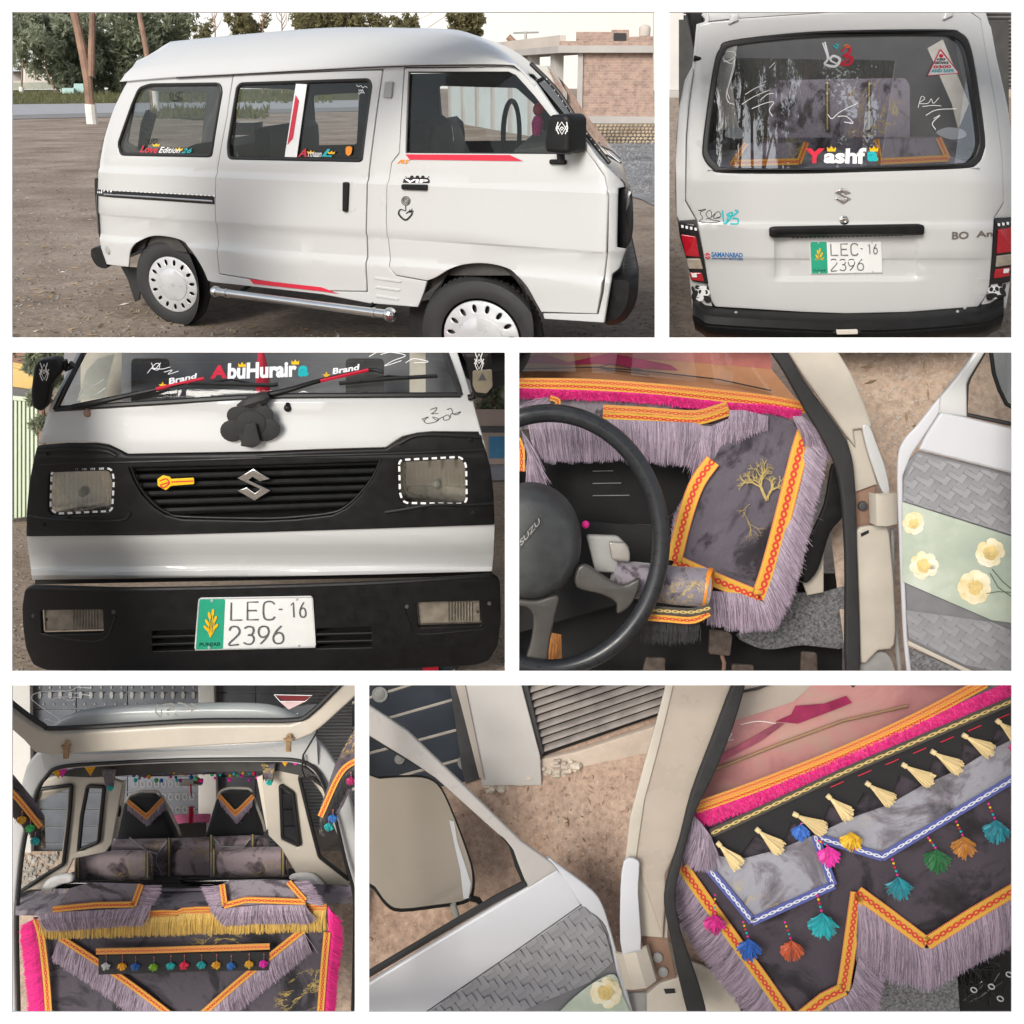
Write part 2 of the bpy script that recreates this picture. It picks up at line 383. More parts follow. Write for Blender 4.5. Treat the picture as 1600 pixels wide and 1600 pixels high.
def fringe(name, mat, par, path, ends, n, wd, jit=.06, nrm=None, seed=1, layers=3, lift=.01, sag=.15):
    """hanging threads from the line 'path' to the line 'ends'"""
    rd = random.Random(seed); A = resample(path, 160); E_ = resample(ends, 160); b = MB()
    for i in range(n):
        t = rd.random() * 158.99; k = int(t); f = t - k; p = A[k].lerp(A[k + 1], f); e = E_[k].lerp(E_[k + 1], f); l = (e - p).length
        nr = nrm if nrm else (CAM - p).normalized(); cl = mnoise.noise(Vector((t * .35, seed * 3.1, 0))); c2 = mnoise.noise(Vector((t * 1.3, seed * 1.7, 5))); dr = (e - p) * rd.uniform(.84, 1.05) * (1 + .10 * cl); sd_ = dr.cross(nr).normalized()
        off_ = nr * rd.uniform(.1, 1) * lift; sh = (rd.gauss(0, jit * 1.3) + (rd.gauss(0, .16) if rd.random() < .06 else 0) + .10 * cl + .10 * c2) * l; mid = p + dr * .5 + sd_ * sh * rd.uniform(.2, .8) + off_ + nr * sag * l * rd.uniform(0, .5); en = p + dr + sd_ * sh + off_ * .5
        w = wd * rd.uniform(.6, 1.3); pts = [p + off_ * .4, p.lerp(mid, .5) + off_ * .4 + nr * sag * l * .1, mid, mid.lerp(en, .5) , en]
        vs = []
        for j, c in enumerate(pts): ww = w * (1 if j < 4 else .5) * .5; vs += [c + sd_ * ww, c - sd_ * ww]
        b.add(vs, [(2 * j, 2 * j + 1, 2 * j + 3, 2 * j + 2) for j in range(4)])
    return b.build(name, mat, par, smooth=False, kind='stuff')
def crown_pts(x, y, s): return [(x - s, y + s * .6), (x - s * 1.15, y - s * .5), (x - s * .5, y), (x, y - s * .8), (x + s * .5, y), (x + s * 1.15, y - s * .5), (x + s, y + s * .6)]
def plate(par, mp, q, T=2.0):
    """number plate: q = tl, tr, br, bl"""
    tl, tr, br, bl = [Vector(p) for p in q]
    def at(a, b): return tuple(bl.lerp(br, a).lerp(tl.lerp(tr, a), b))
    def qd(a0, b0, a1, b1): return [at(a0, b1), at(a1, b1), at(a1, b0), at(a0, b0)]
    up = lambda k: (lambda x, y, z: mp(x, y, z + k))
    w = (tr - tl).length
    p = B('number_plate', plain('plate_white', (.74, .75, .74), .4, var=.03), par, up(0), [rnd(qd(0, 0, 1, 1), w * .03)], T, .5)
    B('plate_band', plain('plate_green', (.02, .33, .20), .45, var=.06), p, up(T), [rnd(qd(.012, .02, .235, .98), w * .02)], .3)
    rimq = qd(.008, .015, .992, .985); MB().stroke(up(T), rimq + rimq[:1], w * .012, .3, 0).build('plate_rim', M['silver'], p)
    lt = MB(); k = M['darkgrey']
    strokes = {'L': [[(0, 1), (0, 0), (1, 0)]], 'E': [[(1, 1), (0, 1), (0, 0), (1, 0)], [(0, .52), (.85, .52)]], 'C': [[(1, .85), (.75, 1), (.25, 1), (0, .8), (0, .2), (.25, 0), (.75, 0), (1, .15)]],
               '1': [[(.1, .8), (.55, 1), (.55, 0)]], '6': [[(.8, 1), (.3, .7), (0, .35), (.12, .08), (.5, 0), (.88, .08), (1, .32), (.85, .55), (.5, .62), (.1, .5)]], '2': [[(0, .8), (.2, 1), (.75, 1), (1, .8), (.9, .55), (0, 0), (1, 0)]],
               '3': [[(.05, .9), (.4, 1), (.85, .95), (.95, .75), (.8, .56), (.4, .52)], [(.4, .52), (.85, .48), (1, .25), (.8, .04), (.4, 0), (0, .1)]], '9': [[(.2, 0), (.7, .3), (1, .65), (.88, .92), (.5, 1), (.12, .92), (0, .68), (.15, .45), (.5, .38), (.9, .5)]]}
    def word(s, a0, b0, cw, ch, gap, lw):
        for i, ch_ in enumerate(s):
            for st in strokes[ch_]: lt.stroke(up(T), [at(a0 + i * (cw + gap) + x * cw, b0 + y * ch) for x, y in st], lw, .5, 0 if ch_ in 'LE1' else 4)
    word('LEC', .29, .57, .095, .34, .045, w * .014); word('16', .80, .60, .05, .29, .03, w * .012); word('2396', .28, .10, .085, .34, .038, w * .014)
    lt.stroke(up(T), [at(.70, .76), at(.73, .76)], w * .012, .5, 0); lt.build('plate_lettering', M.setdefault('plate_ink', plain('worn_plate_ink', (.10, .10, .11), .6, var=.35, vs=60)), p, kind='stuff')
    wh = MB()
    for a, l in ((-.5, .26), (-.2, .34), (.1, .38), (.42, .30), (-.8, .2), (.75, .22)):
        bx, by = .125, .25; x, y = bx + math.sin(a) * l * .26, by + math.cos(a) * l * 1.25
        wh.stroke(up(T + .3), [at(bx, by), at((bx + x) / 2 + .004, (by + y) / 2), at(x, y)], w * .006, .3)
        X, Y = at(x, y); wh.shape(up(T + .3), [ell(X, Y, w * .012, w * .034, 10, a)], .4)
    wh.build('wheat_emblem', M['yellow'], p, kind='stuff')
    MB().text(up(T + .3), 'PUNJAB', qd(.04, .06, .21, .15), .3).build('plate_lettering', M['ink'], p)
    for a, b in ((.12, .95), (.86, .95), (.12, .05), (.86, .05)):
        x, y = at(a, b); MB().shape(up(T), [ell(x, y, w * .012, w * .012, 10)], .8, .2).build('bolt', M['silver'], p)
    return p
# ================================================================ the white display wall with its six openings
BD = 4.0
bp = Plane(W3(800, 800, BD), -FW, BD / FP)
PANELS = [(20, 20, 1023, 528), (1045, 20, 1580, 528), (20, 551, 789, 1048), (811, 551, 1580, 1048), (20, 1070, 555, 1580), (577, 1070, 1580, 1580)]
wl = B('wall', M['board'], None, bp.m(), [box4(-260, -90, 1860, 1660)] + [box4(*q) for q in PANELS], T=3)
struct(wl)

# unseen earth sheet out to the horizon, added for warm bounce and reflections
gb_ = MB(); gb_.add([(-400, -400, -2.2), (400, -400, -2.2), (400, 400, -2.2), (-400, 400, -2.2)], [(0, 1, 2, 3)])
struct(gb_.build('ground', dirt('unseen_earth', ((.24, .19, .15), (.30, .245, .20), (.36, .30, .25), (.45, .42, .38)), .4), None, smooth=False))
# ================================================================ PICTURE 1: van from its right side on bare dirt
G1n = Vector((0, 0, 1)); g1o = W3(752, 622, 4.85)
G1 = Plane(g1o, G1n, 4.85 / FP)
c1 = G1.p(752, 622); c2 = G1.p(270, 508); c2.z = c1.z
_t = (c1 - c2).normalized(); S1 = Plane(c1, Vector((_t.y, -_t.x, 0)), 4.85 / FP)
_D = ray(928, 330); _D.z = 0; NV = -_D.normalized() / abs(_D.normalized().dot(S1.n))   # across the van
WID1 = -520                                     # van width, px units along the side's normal
def lin(a, b, u): return a[1] + (b[1] - a[1]) * (u - a[0]) / (b[0] - a[0])
# body creases as straight lines of the photograph carried to the side
LN1 = [((150, 262), (945, 294)), ((150, 268), (945, 301)), ((150, 332), (945, 392)), ((150, 336), (945, 397)), ((150, 366), (945, 432)), ((150, 373), (945, 441)), ((150, 412), (945, 500))]
E1 = [0, 3.2, 4.5, 2.0, .8, 4.6, 1.0]
def side_e(u, v):
    vs = [lin(a, b, u) for a, b in LN1]
    top = 127 - (u - 150) * .028
    if v <= vs[0]: e = -16 * ((vs[0] - v) / (vs[0] - top)) ** 1.3
    else:
        e = E1[-1]
        for i in range(len(vs) - 1):
            if v <= vs[i + 1]:
                q = (v - vs[i]) / (vs[i + 1] - vs[i]); q = q * q * (3 - 2 * q); e = E1[i] + (E1[i + 1] - E1[i]) * q; break
    if u > 935: e -= .016 * (u - 935) ** 2
    if u < 185: e -= .012 * (185 - u) ** 2
    return e
CUT1 = LN1 + [((0, 150), (1000, 130)), ((0, 190), (1000, 190)), ((0, 230), (1000, 250)), ((0, 300), (1000, 345)), ((0, 388), (1000, 470))] + [((u, 0), (u, 600)) for u in (150, 160, 172, 186, 936, 945, 954, 963, 972, 982)] + [((u, 0), (u, 600)) for u in range(210, 930, 24)] + [((0, v), (1000, v + 40)) for v in range(110, 480, 22)]
van1 = thing('van', 'whole white high-roof van seen from its right side, parked on bare dirt with trees behind', 'van', (c1 + c2) / 2 + S1.n * (WID1 * S1.px / 2))
def side(name, mat, outs, T=4, bev=1.0, w=-4, parent=van1, **k):
    return B(name, mat, parent, S1.m(w), outs, T, bev, 2, side_e, CUT1, **k)
door_hole = ZA((1040, 322), (1030, 520), (1003, 760), (1000, 930), (1010, 1150), (1015, 1262), (1500, 1341)) + ZB((205, 1345), (210, 800), (223, 600), (240, 296), (60, 301))
rwin = rnd(ZA((600, 385), (650, 366), (985, 362), (1000, 400), (975, 712), (540, 704), (524, 655), (575, 460)), 6)
mwin = rnd(ZA((1042, 660), (1062, 380), (1080, 360)) + ZB((180, 340), (197, 370), (178, 735)) + ZA((1050, 722),), 7)
fwin = ZB((360, 308), (835, 308), (872, 325), (965, 420), (1085, 560), (1150, 645), (1156, 697), (376, 692))
outl = ZA((545, 352), (800, 331), (1040, 319), (1300, 305)) + ZB((60, 290), (240, 281), (336, 277), (345, 690), (312, 735), (299, 850), (297, 1000), (303, 1100), (313, 1230), (343, 1268), (488, 1294), (470, 1345), (440, 1416), (210, 1398)) \
    + ZA((1500, 1356), (1100, 1312), (985, 1300)) + cat(ZA((960, 1292), (930, 1220), (890, 1150), (840, 1105), (770, 1085), (700, 1082), (640, 1105), (600, 1150), (585, 1227)), 4) + ZA((475, 1216), (440, 1140), (425, 1075), (405, 870), (410, 740), (440, 620), (490, 480))
shrink = lambda P, k=1.0: P
side('body_side', M['paint'], [outl, door_hole, rwin])
d_in = ZA((1044, 327), (1034, 520), (1007, 760), (1004, 930), (1014, 1150), (1019, 1258), (1500, 1337)) + ZB((201, 1341), (206, 800), (219, 600), (236, 301), (60, 305))
sdoor = side('sliding_door', M['paint'], [rnd(d_in, 2, 2), mwin], T=5)
fd = ZB((343, 292), (838, 289), (896, 304), (960, 352), (1058, 481), (1158, 601), (1268, 733), (1318, 808), (1334, 900), (1329, 1150), (1307, 1350), (1286, 1446), (1036, 1438)) + cat(ZB((1026, 1440), (1000, 1390), (960, 1312), (900, 1252), (820, 1219), (720, 1209), (620, 1226), (540, 1271), (494, 1290)), 4) + ZB((348, 1264), (318, 1230), (308, 1100), (302, 1000), (303, 850), (316, 737), (350, 692))
fdoor = side('front_door', M['paint'], [rnd(fd, 1.5, 2), fwin], T=5)
fen = ZB((342, 277), (838, 273), (905, 292), (990, 385), (1120, 530), (1235, 645), (1290, 720), (1400, 830), (1408, 850), (1378, 858), (1372, 1135), (1415, 1142), (1385, 1235), (1352, 1262), (1315, 1490), (1035, 1472), (1029, 1446), (1290, 1450), (1314, 1350), (1336, 1150), (1341, 900), (1325, 805), (1275, 730), (1162, 596), (1062, 476), (963, 346), (899, 299), (840, 284), (342, 287))
MB().shape(lambda x, y, z: S1.p(x, -y, -4 + side_e(x, -y), z), [rnd(fen, 1.2, 2)], 4, 1, cuts=CUT1).build('front_pillar', M['paint'], van1)
# roof: gutter, crease, outline, top, and back down the other side
g0 = ZA((538, 353), (800, 331), (1040, 318)) + ZB((60, 289), (240, 280), (500, 272), (840, 271), (908, 292), (985, 372))
g1 = ZA((596, 285), (900, 250), (1300, 226)) + ZB((0, 214), (400, 205), (700, 208), (820, 235), (900, 283), (960, 330))
g2 = ZA((650, 250), (760, 174), (830, 160), (1200, 124)) + ZB((0, 101), (250, 99), (560, 106), (640, 116), (720, 143), (820, 198), (900, 262), (960, 318))
rows = [[S1.p(u, v, w) for u, v in cat(g, 5)] for g, w in ((g0, -15), (g1, -30), (g2, -95))]
r1b = [a.lerp(b, .5) + S1.n * (.012) + Vector((0, 0, .012)) for a, b in zip(resample(rows[1], 60), resample(rows[2], 60))]
r0b = [a.lerp(b, .5) + S1.n * (.010) for a, b in zip(resample(rows[0], 60), resample(rows[1], 60))]
far = lambda r, k: [p + NV * (k * S1.px) for p in r]
MB().loft([rows[0], r0b, rows[1], r1b, rows[2], far(rows[2], -90), far(rows[2], WID1 + 280), far(rows[2], WID1 + 190), far(rows[1], WID1 + 60), far(rows[0], WID1 + 30)], 60).build('roof', M['paint'], van1, 28)
MB().tube([S1.p(u, v, -12) for u, v in cat(g0, 5)], .0042, 8).build('gutter', M['paint'], van1)
MB().tube([S1.p(u, v + 2.2, -12) for u, v in cat(g0[1:-1], 5)], .0026, 6).build('seal', M['seal'], van1)
# far side, rear and front of the shell, floor
MF = wmap(S1, None, WID1)
fh1 = rnd(ZA((622, 392), (955, 405), (925, 662), (640, 672), (575, 640)), 4); fh2 = rnd(ZA((1092, 385), (1340, 390), (1385, 400), (1385, 640), (1320, 652), (1078, 648)), 4); fh3 = rnd(ZA((1450, 420), (1560, 412)) + ZB((165, 408), (152, 650)) + ZA((1465, 655),), 4); fh4 = rnd(ZB((535, 375), (905, 385), (1010, 480), (1040, 630), (555, 636)), 4)
B('far_side', M['interior'], van1, MF, [[(196, 134), (600, 116), (830, 112), (905, 190), (905, 300), (170, 300), (170, 230)], fh1, fh2, fh3, fh4], 6)
prof_f = cat(ZB((985, 340), (1235, 640), (1395, 815), (1420, 880), (1425, 1120), (1400, 1200), (1400, 1400)), 5)
fr = lambda k, e: [S1.p(u, v, -40) + NV * (k * S1.px) + _t * (e * S1.px) for u, v in prof_f]
MB().loft([fr(-0, 0), fr(-60, 4), fr(-200, 6), fr(WID1 + 200, 6), fr(WID1 + 80, 2), fr(WID1 + 50, 0)], 30).build('front_panel', M['paint'], van1, 40)
prof_r = cat(ZA((538, 353), (487, 480), (437, 620), (408, 740), (403, 870), (423, 1075), (440, 1140), (475, 1216)), 5)
rr_ = lambda k, e: [S1.p(u, v, -14) + NV * (k * S1.px) - _t * (e * S1.px) for u, v in prof_r]
MB().loft([q_[len(q_) // 2:] for q_ in (rr_(-4, -7), rr_(-50, -7), rr_(WID1 + 90, -7), rr_(WID1 + 30, -7))], 30).build('tailgate', M['paint'], van1, 40)
MB().loft([q_[:len(q_) // 2 + 1] for q_ in (rr_(-8, -8), rr_(WID1 + 30, -8))], 20).build('rear_glass', M['glass'], van1, 40)
fl = lambda u, v, k: S1.p(u, v, -8) + NV * (k * S1.px)
MB().hexa([fl(170, 405, -180), fl(940, 485, -180), fl(940, 485, WID1 + 20), fl(170, 405, WID1 + 20), fl(170, 395, -180), fl(940, 470, -180), fl(940, 470, WID1 + 20), fl(170, 395, WID1 + 20)]).build('floor_pan', M['interior'], van1, smooth=False)
# dark lining just behind the outer skin below the windows
lining = [(160, 262), (330, 266), (580, 272), (925, 290), (930, 470), (850, 470), (800, 430), (700, 430), (650, 470), (580, 450), (340, 425), (300, 395), (230, 385), (200, 400), (165, 400)]
B('lining', M['interior'], van1, S1.m(-16), [lining], 2)
# window glass and rubber gaskets
def gasket(nm, pts, w=5, par=van1, e=0):
    c = [S1.p(u, v, -4) + S1.n * ((side_e(u, v) + 2.5 + e) * S1.px) for u, v in pts]
    return MB().tube(c + c[:2], w * .5 * S1.px, 8, False).build(nm, M['seal'], par)
def inset(pts, k):
    cx = sum(p[0] for p in pts) / len(pts); cy = sum(p[1] for p in pts) / len(pts)
    hw = max(abs(p[0] - cx) for p in pts); hh = max(abs(p[1] - cy) for p in pts)
    return [(cx + (x - cx) * (1 - k / hw), cy + (y - cy) * (1 - k / hh)) for x, y in pts]
for nm, pts, par in (('window_gasket', rwin, van1), ('window_gasket', mwin, sdoor)):
    ip = inset(pts, 2.2); g = gasket(nm, ip, 6.4, par)
    gl = side('window_glass', M['glass'], [inset(pts, 1)], T=.8, bev=0, w=-5, parent=par)
gasket('window_gasket', inset(fwin, .8), 2.4, fdoor, -1)
side('window_glass', M['glass'], [inset(fwin, -1)], T=.8, bev=0, w=-5, parent=fdoor)
# stickers lie a hair proud of the skin
def skin(u, v, e=1.6, w=-4): return S1.p(u, v, w) + S1.n * ((side_e(u, v) + e) * S1.px)
def smap(base=1.6, T0=4): return lambda x, y, z: skin(x, -y, base + T0 + z)
def sheet(name, mat, pts, par=van1, T=.5, base=0.6, T0=5, bev=0): us = [p[0] for p in pts]; return B(name, mat, par, smap(base, T0), [pts], T, bev, cuts=[((u, 0), (u, 600)) for u in range(int(min(us)) + 12, int(max(us)), 14)])
sheet('stripe', M['red'], ZB((380, 697), (870, 700), (935, 729), (402, 722)), fdoor)
sheet('stripe', M['red'], ZA((1160, 1284), (1500, 1322)) + ZB((70, 1352),) + ZA((1500, 1341), (1180, 1306)), sdoor)
sheet('window_strip', M['white'], ZA((1340, 365), (1392, 368), (1372, 711), (1315, 709)), sdoor, base=-2.5)
sheet('stripe', M['red'], ZA((1345, 418), (1363, 445), (1349, 622), (1326, 652)), sdoor, base=-1.7)
rs = MB().text(smap(), 'RS', ZB((350, 722), (403, 722), (398, 740), (343, 740)), .5, .03, .3).build('lettering', M['orange'], fdoor)
# handles
hr = rnd(ZB((78, 820), (155, 822), (160, 968), (70, 962)), 8)
sheet('handle_recess', M['paint'], hr, sdoor, T=1.4, base=-1, bev=.6)
sheet('handle', M['black'], rnd(ZB((104, 826), (130, 826), (126, 966), (104, 964)), 3), sdoor, T=5, base=.5, bev=1.5)
sheet('handle', M['black'], rnd(ZB((378, 836), (498, 838), (498, 866), (379, 861)), 2.5), fdoor, T=5, base=-.4, bev=1.6)
vb = sheet('emblem', M['ink'], ZB((377, 830), (378, 812), (400, 806), (440, 806), (436, 798), (450, 806), (490, 808), (500, 820), (499, 832)), fdoor)
MB().text(smap(2.5), 'VIP', ZB((384, 813), (494, 815), (494, 831), (384, 829)), .4, .04).build('lettering', M['white'], vb)
cr = MB()
for k in range(3):
    x, y = ZB((415 + 26 * k, 803),)[0]; cr.shape(smap(), [ell(x, y, 2.6, 2.2, 12)], .5)
cr.stroke(smap(), ZB((385, 800), (400, 812), (440, 806), (480, 812), (497, 800)), .9); cr.build('crown', M['ink'], fdoor, kind='stuff')
st = MB()
for r in (6.8, 4.6, 2.2):
    q = ell(*ZB((395, 915),)[0], r * .94, r, 22); st.stroke(smap(), q + q[:2], 1.0, .5, 0)
st.stroke(smap(), ZB((394, 938), (395, 960)), 1.2)
st.stroke(smap(), ZB((395, 962), (372, 955), (362, 968), (368, 985), (396, 1004), (425, 975), (415, 962), (396, 975)), lambda t: 1 + 1.6 * math.sin(3.1 * t))
for a in range(5):
    x, y = ZB((421, 963),)[0]; st.stroke(smap(), [(x, y), (x + 4 * math.cos(a * 1.26), y + 4 * math.sin(a * 1.26))], 1.3)
st.build('heart_sticker', M['ink'], fdoor, kind='stuff')
sheet('marker_lamp', M['grey'], rnd(ZB((260, 356), (297, 354), (296, 432), (258, 432)), 2), van1, T=4, base=-1, bev=1.2)
# lettering on the glass
gm = smap(-2.4)
MB().text(gm, 'Love', ZA((632, 655), (715, 660), (712, 692), (630, 688)), .4, .01, .35).build('lettering', M['red'], van1)
MB().text(gm, 'Edition', ZA((722, 662), (822, 668), (818, 692), (718, 690)), .4, .01, .35).build('lettering', M['white'], van1)
MB().text(gm, '26', ZA((828, 670), (876, 670), (872, 692), (824, 692)), .4, .01, .35).build('lettering', M['teal'], van1)
cm = MB()
for x0, y0 in ((690, 652), (800, 672)): cm.shape(gm, [ZA((x0, y0 + 8), (x0 - 4, y0 - 4), (x0 + 8, y0 + 2), (x0 + 14, y0 - 8), (x0 + 20, y0 + 2), (x0 + 32, y0 - 4), (x0 + 28, y0 + 8))], .4)
for x0, y0 in ((1420, 686), (1518, 688)): cm.shape(gm, [ZA((x0, y0 + 8), (x0 - 4, y0 - 4), (x0 + 8, y0 + 2), (x0 + 14, y0 - 8), (x0 + 20, y0 + 2), (x0 + 32, y0 - 4), (x0 + 28, y0 + 8))], .4)
cm.build('crown', M['yellow'], van1, kind='stuff')
MB().text(gm, 'A', ZA((1378, 672), (1420, 672), (1416, 710), (1374, 710)), .4, .03, .2).build('lettering', M['red'], sdoor)
MB().text(gm, 'rmaan', ZA((1424, 688), (1486, 690), (1484, 710), (1421, 710)), .4, .01, .1).build('lettering', M['white'], sdoor)
MB().text(gm, 'L', ZA((1490, 672), (1540, 674), (1536, 710), (1486, 708)), .4, .02, .3).build('lettering', M['teal'], sdoor)
oe = MB(); oe.shape(gm, [rnd(ZB((88, 668), (95, 660), (112, 660), (120, 668), (116, 696), (103, 706), (90, 696)), 2)], .5); oe.build('emblem', M['orange'], sdoor)
sw = MB()
random.seed(3)
for (x0, y0, x1, y1) in ((115, 372, 168, 384), (128, 392, 150, 402), (128, 412, 156, 405)):
    p = [(x0 + (x1 - x0) * k / 5, y0 + (y1 - y0) * k / 5 + (8 if k % 2 else -8) * random.random()) for k in range(6)]; sw.stroke(gm, ZB(*p), .8)
sw.build('scribble', M['white'], sdoor, kind='stuff')
bk = MB()
for P in ([(748, 405), (756, 440), (785, 445), (790, 425)], [(790, 400), (775, 420), (800, 440), (770, 448)], [(660, 625), (660, 648), (680, 645), (682, 626)], [(690, 622), (692, 648), (706, 640), (704, 625), (692, 634)]): bk.stroke(smap(-2.4), ZA(*P), 2.2)
bk.build('calligraphy', M['ink'], van1, kind='stuff')
# rail with its dotted tape, fuel cap, lamp edge, louvres
sheet('door_rail', M['black'], ZA((405, 862), (998, 893), (999, 931), (470, 896), (408, 894)), van1, T=4, base=-2, bev=.8, T0=4)
MB().tube([skin(u, v, 7) for u, v in ZA((478, 885), (700, 897), (996, 916))], 2.0 * S1.px, 8).build('rail_strip', M['chrome'], van1)
dt = MB()
for k in range(30):
    t = k / 29; u, v = ZA((412 + (998 - 412) * t, 867 + 26 * t),)[0]
    dt.shape(smap(1.2), [box4(u - 1.5, v - 1.6, u + 1.5, v + 1.2)], .4)
for k in range(3): u, v = ZA((417 + 18 * k, 877),)[0]; dt.shape(smap(1.6), [box4(u - 1.7, v - 1.2, u + 1.7, v + 1.4)], .4)
dt.build('dotted_tape', M['white'], van1, kind='stuff')
MB().lathe(lambda x, y, z: skin(*ZA((490, 1147),)[0], 4) + _t * (x * S1.px) + Vector((0, 0, 1)) * (y * S1.px) + S1.n * (z * S1.px), [(9, -2), (9, 1.2), (7.5, 2.2), (5, 2.4), (0, 2.2)], 24).build('fuel_cap', M['grey'], van1)
sheet('tail_lamp', M['gloss_black'], ZA((404, 893), (416, 893), (427, 1072), (411, 1072), (408, 1000)), van1, T=4, base=-1, bev=.8)
lv = MB()
for k in range(3):
    y = 1272 + 42 * k; lv.shape(smap(-1.2), [rnd(ZB((245, y), (372 - k * 8, y + 17), (366 - k * 8, y + 30), (240, y + 13)), 2)], 2.4, 1.0)
lv.build('louvre', M['paint'], van1, kind='stuff')
# step tube with ball ends
def off(u, v, e): return S1.p(u, v, e)
p0, p1 = off(*ZA((1000, 1347),)[0], 22), off(*ZB((285, 1452),)[0], 22)
stp = MB().tube([p0, p1], 7.2 * S1.px, 16).build('side_step', M['chrome'], van1)
MB().ball(off(*ZA((988, 1345),)[0], 22), 10.5 * S1.px, 16, 10).build('step_end', M['chrome'], stp); MB().ball(off(*ZB((300, 1454),)[0], 22), 11.5 * S1.px, 16, 10).build('step_end', M['chrome'], stp)
bk2 = MB()
for t in (.12, .88): q = p0.lerp(p1, t); bk2.tube([q, q - S1.n * .14 + Vector((0, 0, .05))], .012, 6)
bk2.build('step_bracket', M['black'], stp, kind='stuff')
rg = MB()
for t in (.06, .94): q = p0.lerp(p1, t); d = (p1 - p0).normalized(); rg.tube([q - d * .008, q + d * .008], 8.4 * S1.px, 16)
rg.build('collar', M['chrome'], stp, kind='stuff')
# bumpers and mudflap
def bumper(name, pts, w, prof=None):
    near = [S1.p(u, v, w) for u, v in pts]; c = sum(near, Vector()) / len(near)
    mid = [p + (c - p) * .0 - NV * (60 * S1.px) for p in near]; farr = [p + NV * ((WID1 + 30) * S1.px) for p in near]
    return near, mid, farr
bpts = cat(ZB((1352, 1266), (1400, 1262), (1462, 1262), (1472, 1300), (1462, 1390), (1430, 1455), (1385, 1493), (1312, 1496), (1325, 1400)), 4, True)
near, mid, farr = bumper('b', bpts, -30); c = sum(near, Vector()) / len(near)
capr = [c.lerp(p, .8) + S1.n * (16 * S1.px) for p in near]; mid = [p + _t * (4 * S1.px) for p in mid]; mid2 = [p + NV * ((WID1 + 150) * S1.px) for p in mid]
MB().loft([[c + S1.n * (18 * S1.px)] * len(near) + [c + S1.n * (18 * S1.px)], capr + capr[:1], near + near[:1], mid + mid[:1], mid2 + mid2[:1], farr + farr[:1]], 40).build('front_bumper', M['black'], van1, 50)
bpts = cat(ZA((400, 1147), (438, 1140), (470, 1205), (471, 1236), (430, 1226), (404, 1190)), 4, True)
near, mid, farr = bumper('b', bpts, -12); c = sum(near, Vector()) / len(near)
mid = [p - _t * (12 * S1.px) for p in mid]; mid2 = [p + NV * ((WID1 + 150) * S1.px) for p in mid]
MB().loft([[c] * (len(near) + 1), near + near[:1], mid + mid[:1], mid2 + mid2[:1], farr + farr[:1]], 30).build('rear_bumper', M['black'], van1, 50)
B('mudflap', M['rubber'], van1, S1.m(-60), [ZA((546, 1226), (640, 1232), (640, 1330), (632, 1382), (612, 1392), (598, 1350), (580, 1290))], 4, 1)
B('mudflap', M['rubber'], van1, S1.m(-60), [ZB((400, 1400), (500, 1380), (490, 1560), (395, 1612))], 4, 1)
# headlamp surround on the corner, windscreen edge, wipers, washer knobs
hs = [S1.p(u, v, -34) for u, v in cat(ZB((1378, 860), (1425, 862), (1444, 900), (1446, 1060), (1416, 1138), (1374, 1132)), 4, True)]
hc = sum(hs, Vector()) / len(hs)
MB().loft([[hc + S1.n * .012] * (len(hs) + 1), [hc.lerp(p, .85) + S1.n * .010 for p in hs + hs[:1]], hs + hs[:1], [p - NV * .2 + _t * .0 for p in hs + hs[:1]]], 40).build('lamp_surround', M['gloss_black'], van1, 50)
wsg = [S1.p(u, v, -38) for u, v in cat(ZB((965, 270), (1090, 400), (1215, 585), (1335, 738)), 5)]
MB().tube(wsg, 3.0 * S1.px, 8).build('windscreen_gasket', M['seal'], van1)
MB().loft([wsg, [p + NV * (-200 * S1.px) + _t * .008 for p in wsg], [p + NV * ((WID1 + 280) * S1.px) + _t * .008 for p in wsg], [p + NV * ((WID1 + 80) * S1.px) for p in wsg]], 20).build('windscreen', M['glass_dark'], van1)
dots = MB()
for k in range(14):
    q = wsg[3].lerp(wsg[-3], k / 13); dots.ball(q + S1.n * .006 + _t * .004, .0035, 6, 4)
dots.build('dotted_tape', M['white'], van1, kind='stuff')
wp = MB()
for P in ([(1285, 640), (1330, 690), (1385, 735)], [(1300, 660), (1345, 680), (1392, 722)], [(1320, 700), (1395, 742)]): wp.tube([S1.p(u, v, -36) for u, v in ZB(*P)], 1.3 * S1.px, 6)
wp.build('wiper', M['chrome'], van1, kind='stuff')
kb = MB()
for P, r in (([(1000, 352), (1022, 340)], 2.6), ([(1180, 560), (1205, 578), (1210, 590)], 4.2)): kb.tube([S1.p(u, v, -20) for u, v in ZB(*P)], r * S1.px, 8)
kb.build('hinge', M['black'], van1, kind='stuff')
# wing mirror
mb = rnd(ZB((1048, 512), (1125, 506), (1144, 530), (1142, 690), (1110, 700), (1025, 690), (1022, 640), (1034, 540)), 6)
mirror = B('mirror', M['black'], van1, lambda x, y, z: S1.p(x, -y, 40) + S1.n * ((z - 44) * S1.px) - Vector((0, 0, 0)), [mb], 44, 7, 3)
me_ = MB(); mm = lambda x, y, z: S1.p(x, -y, 40) + S1.n * ((z + .4) * S1.px)
for P in ([(1095, 545), (1085, 575), (1098, 602)], [(1135, 545), (1140, 575), (1128, 602)], [(1085, 585), (1112, 545), (1140, 590)], [(1088, 560), (1113, 603), (1138, 558)], [(1112, 568), (1120, 575), (1112, 584), (1105, 575), (1112, 568)]): me_.stroke(mm, ZB(*P), 1.5, .4, 0)
me_.build('mirror_sticker', M['white'], mirror, kind='stuff')
MB().tube([S1.p(u, v, 18) for u, v in ZB((1105, 695), (1108, 730))], 5.5 * S1.px, 10).build('mirror_arm', M['black'], mirror)
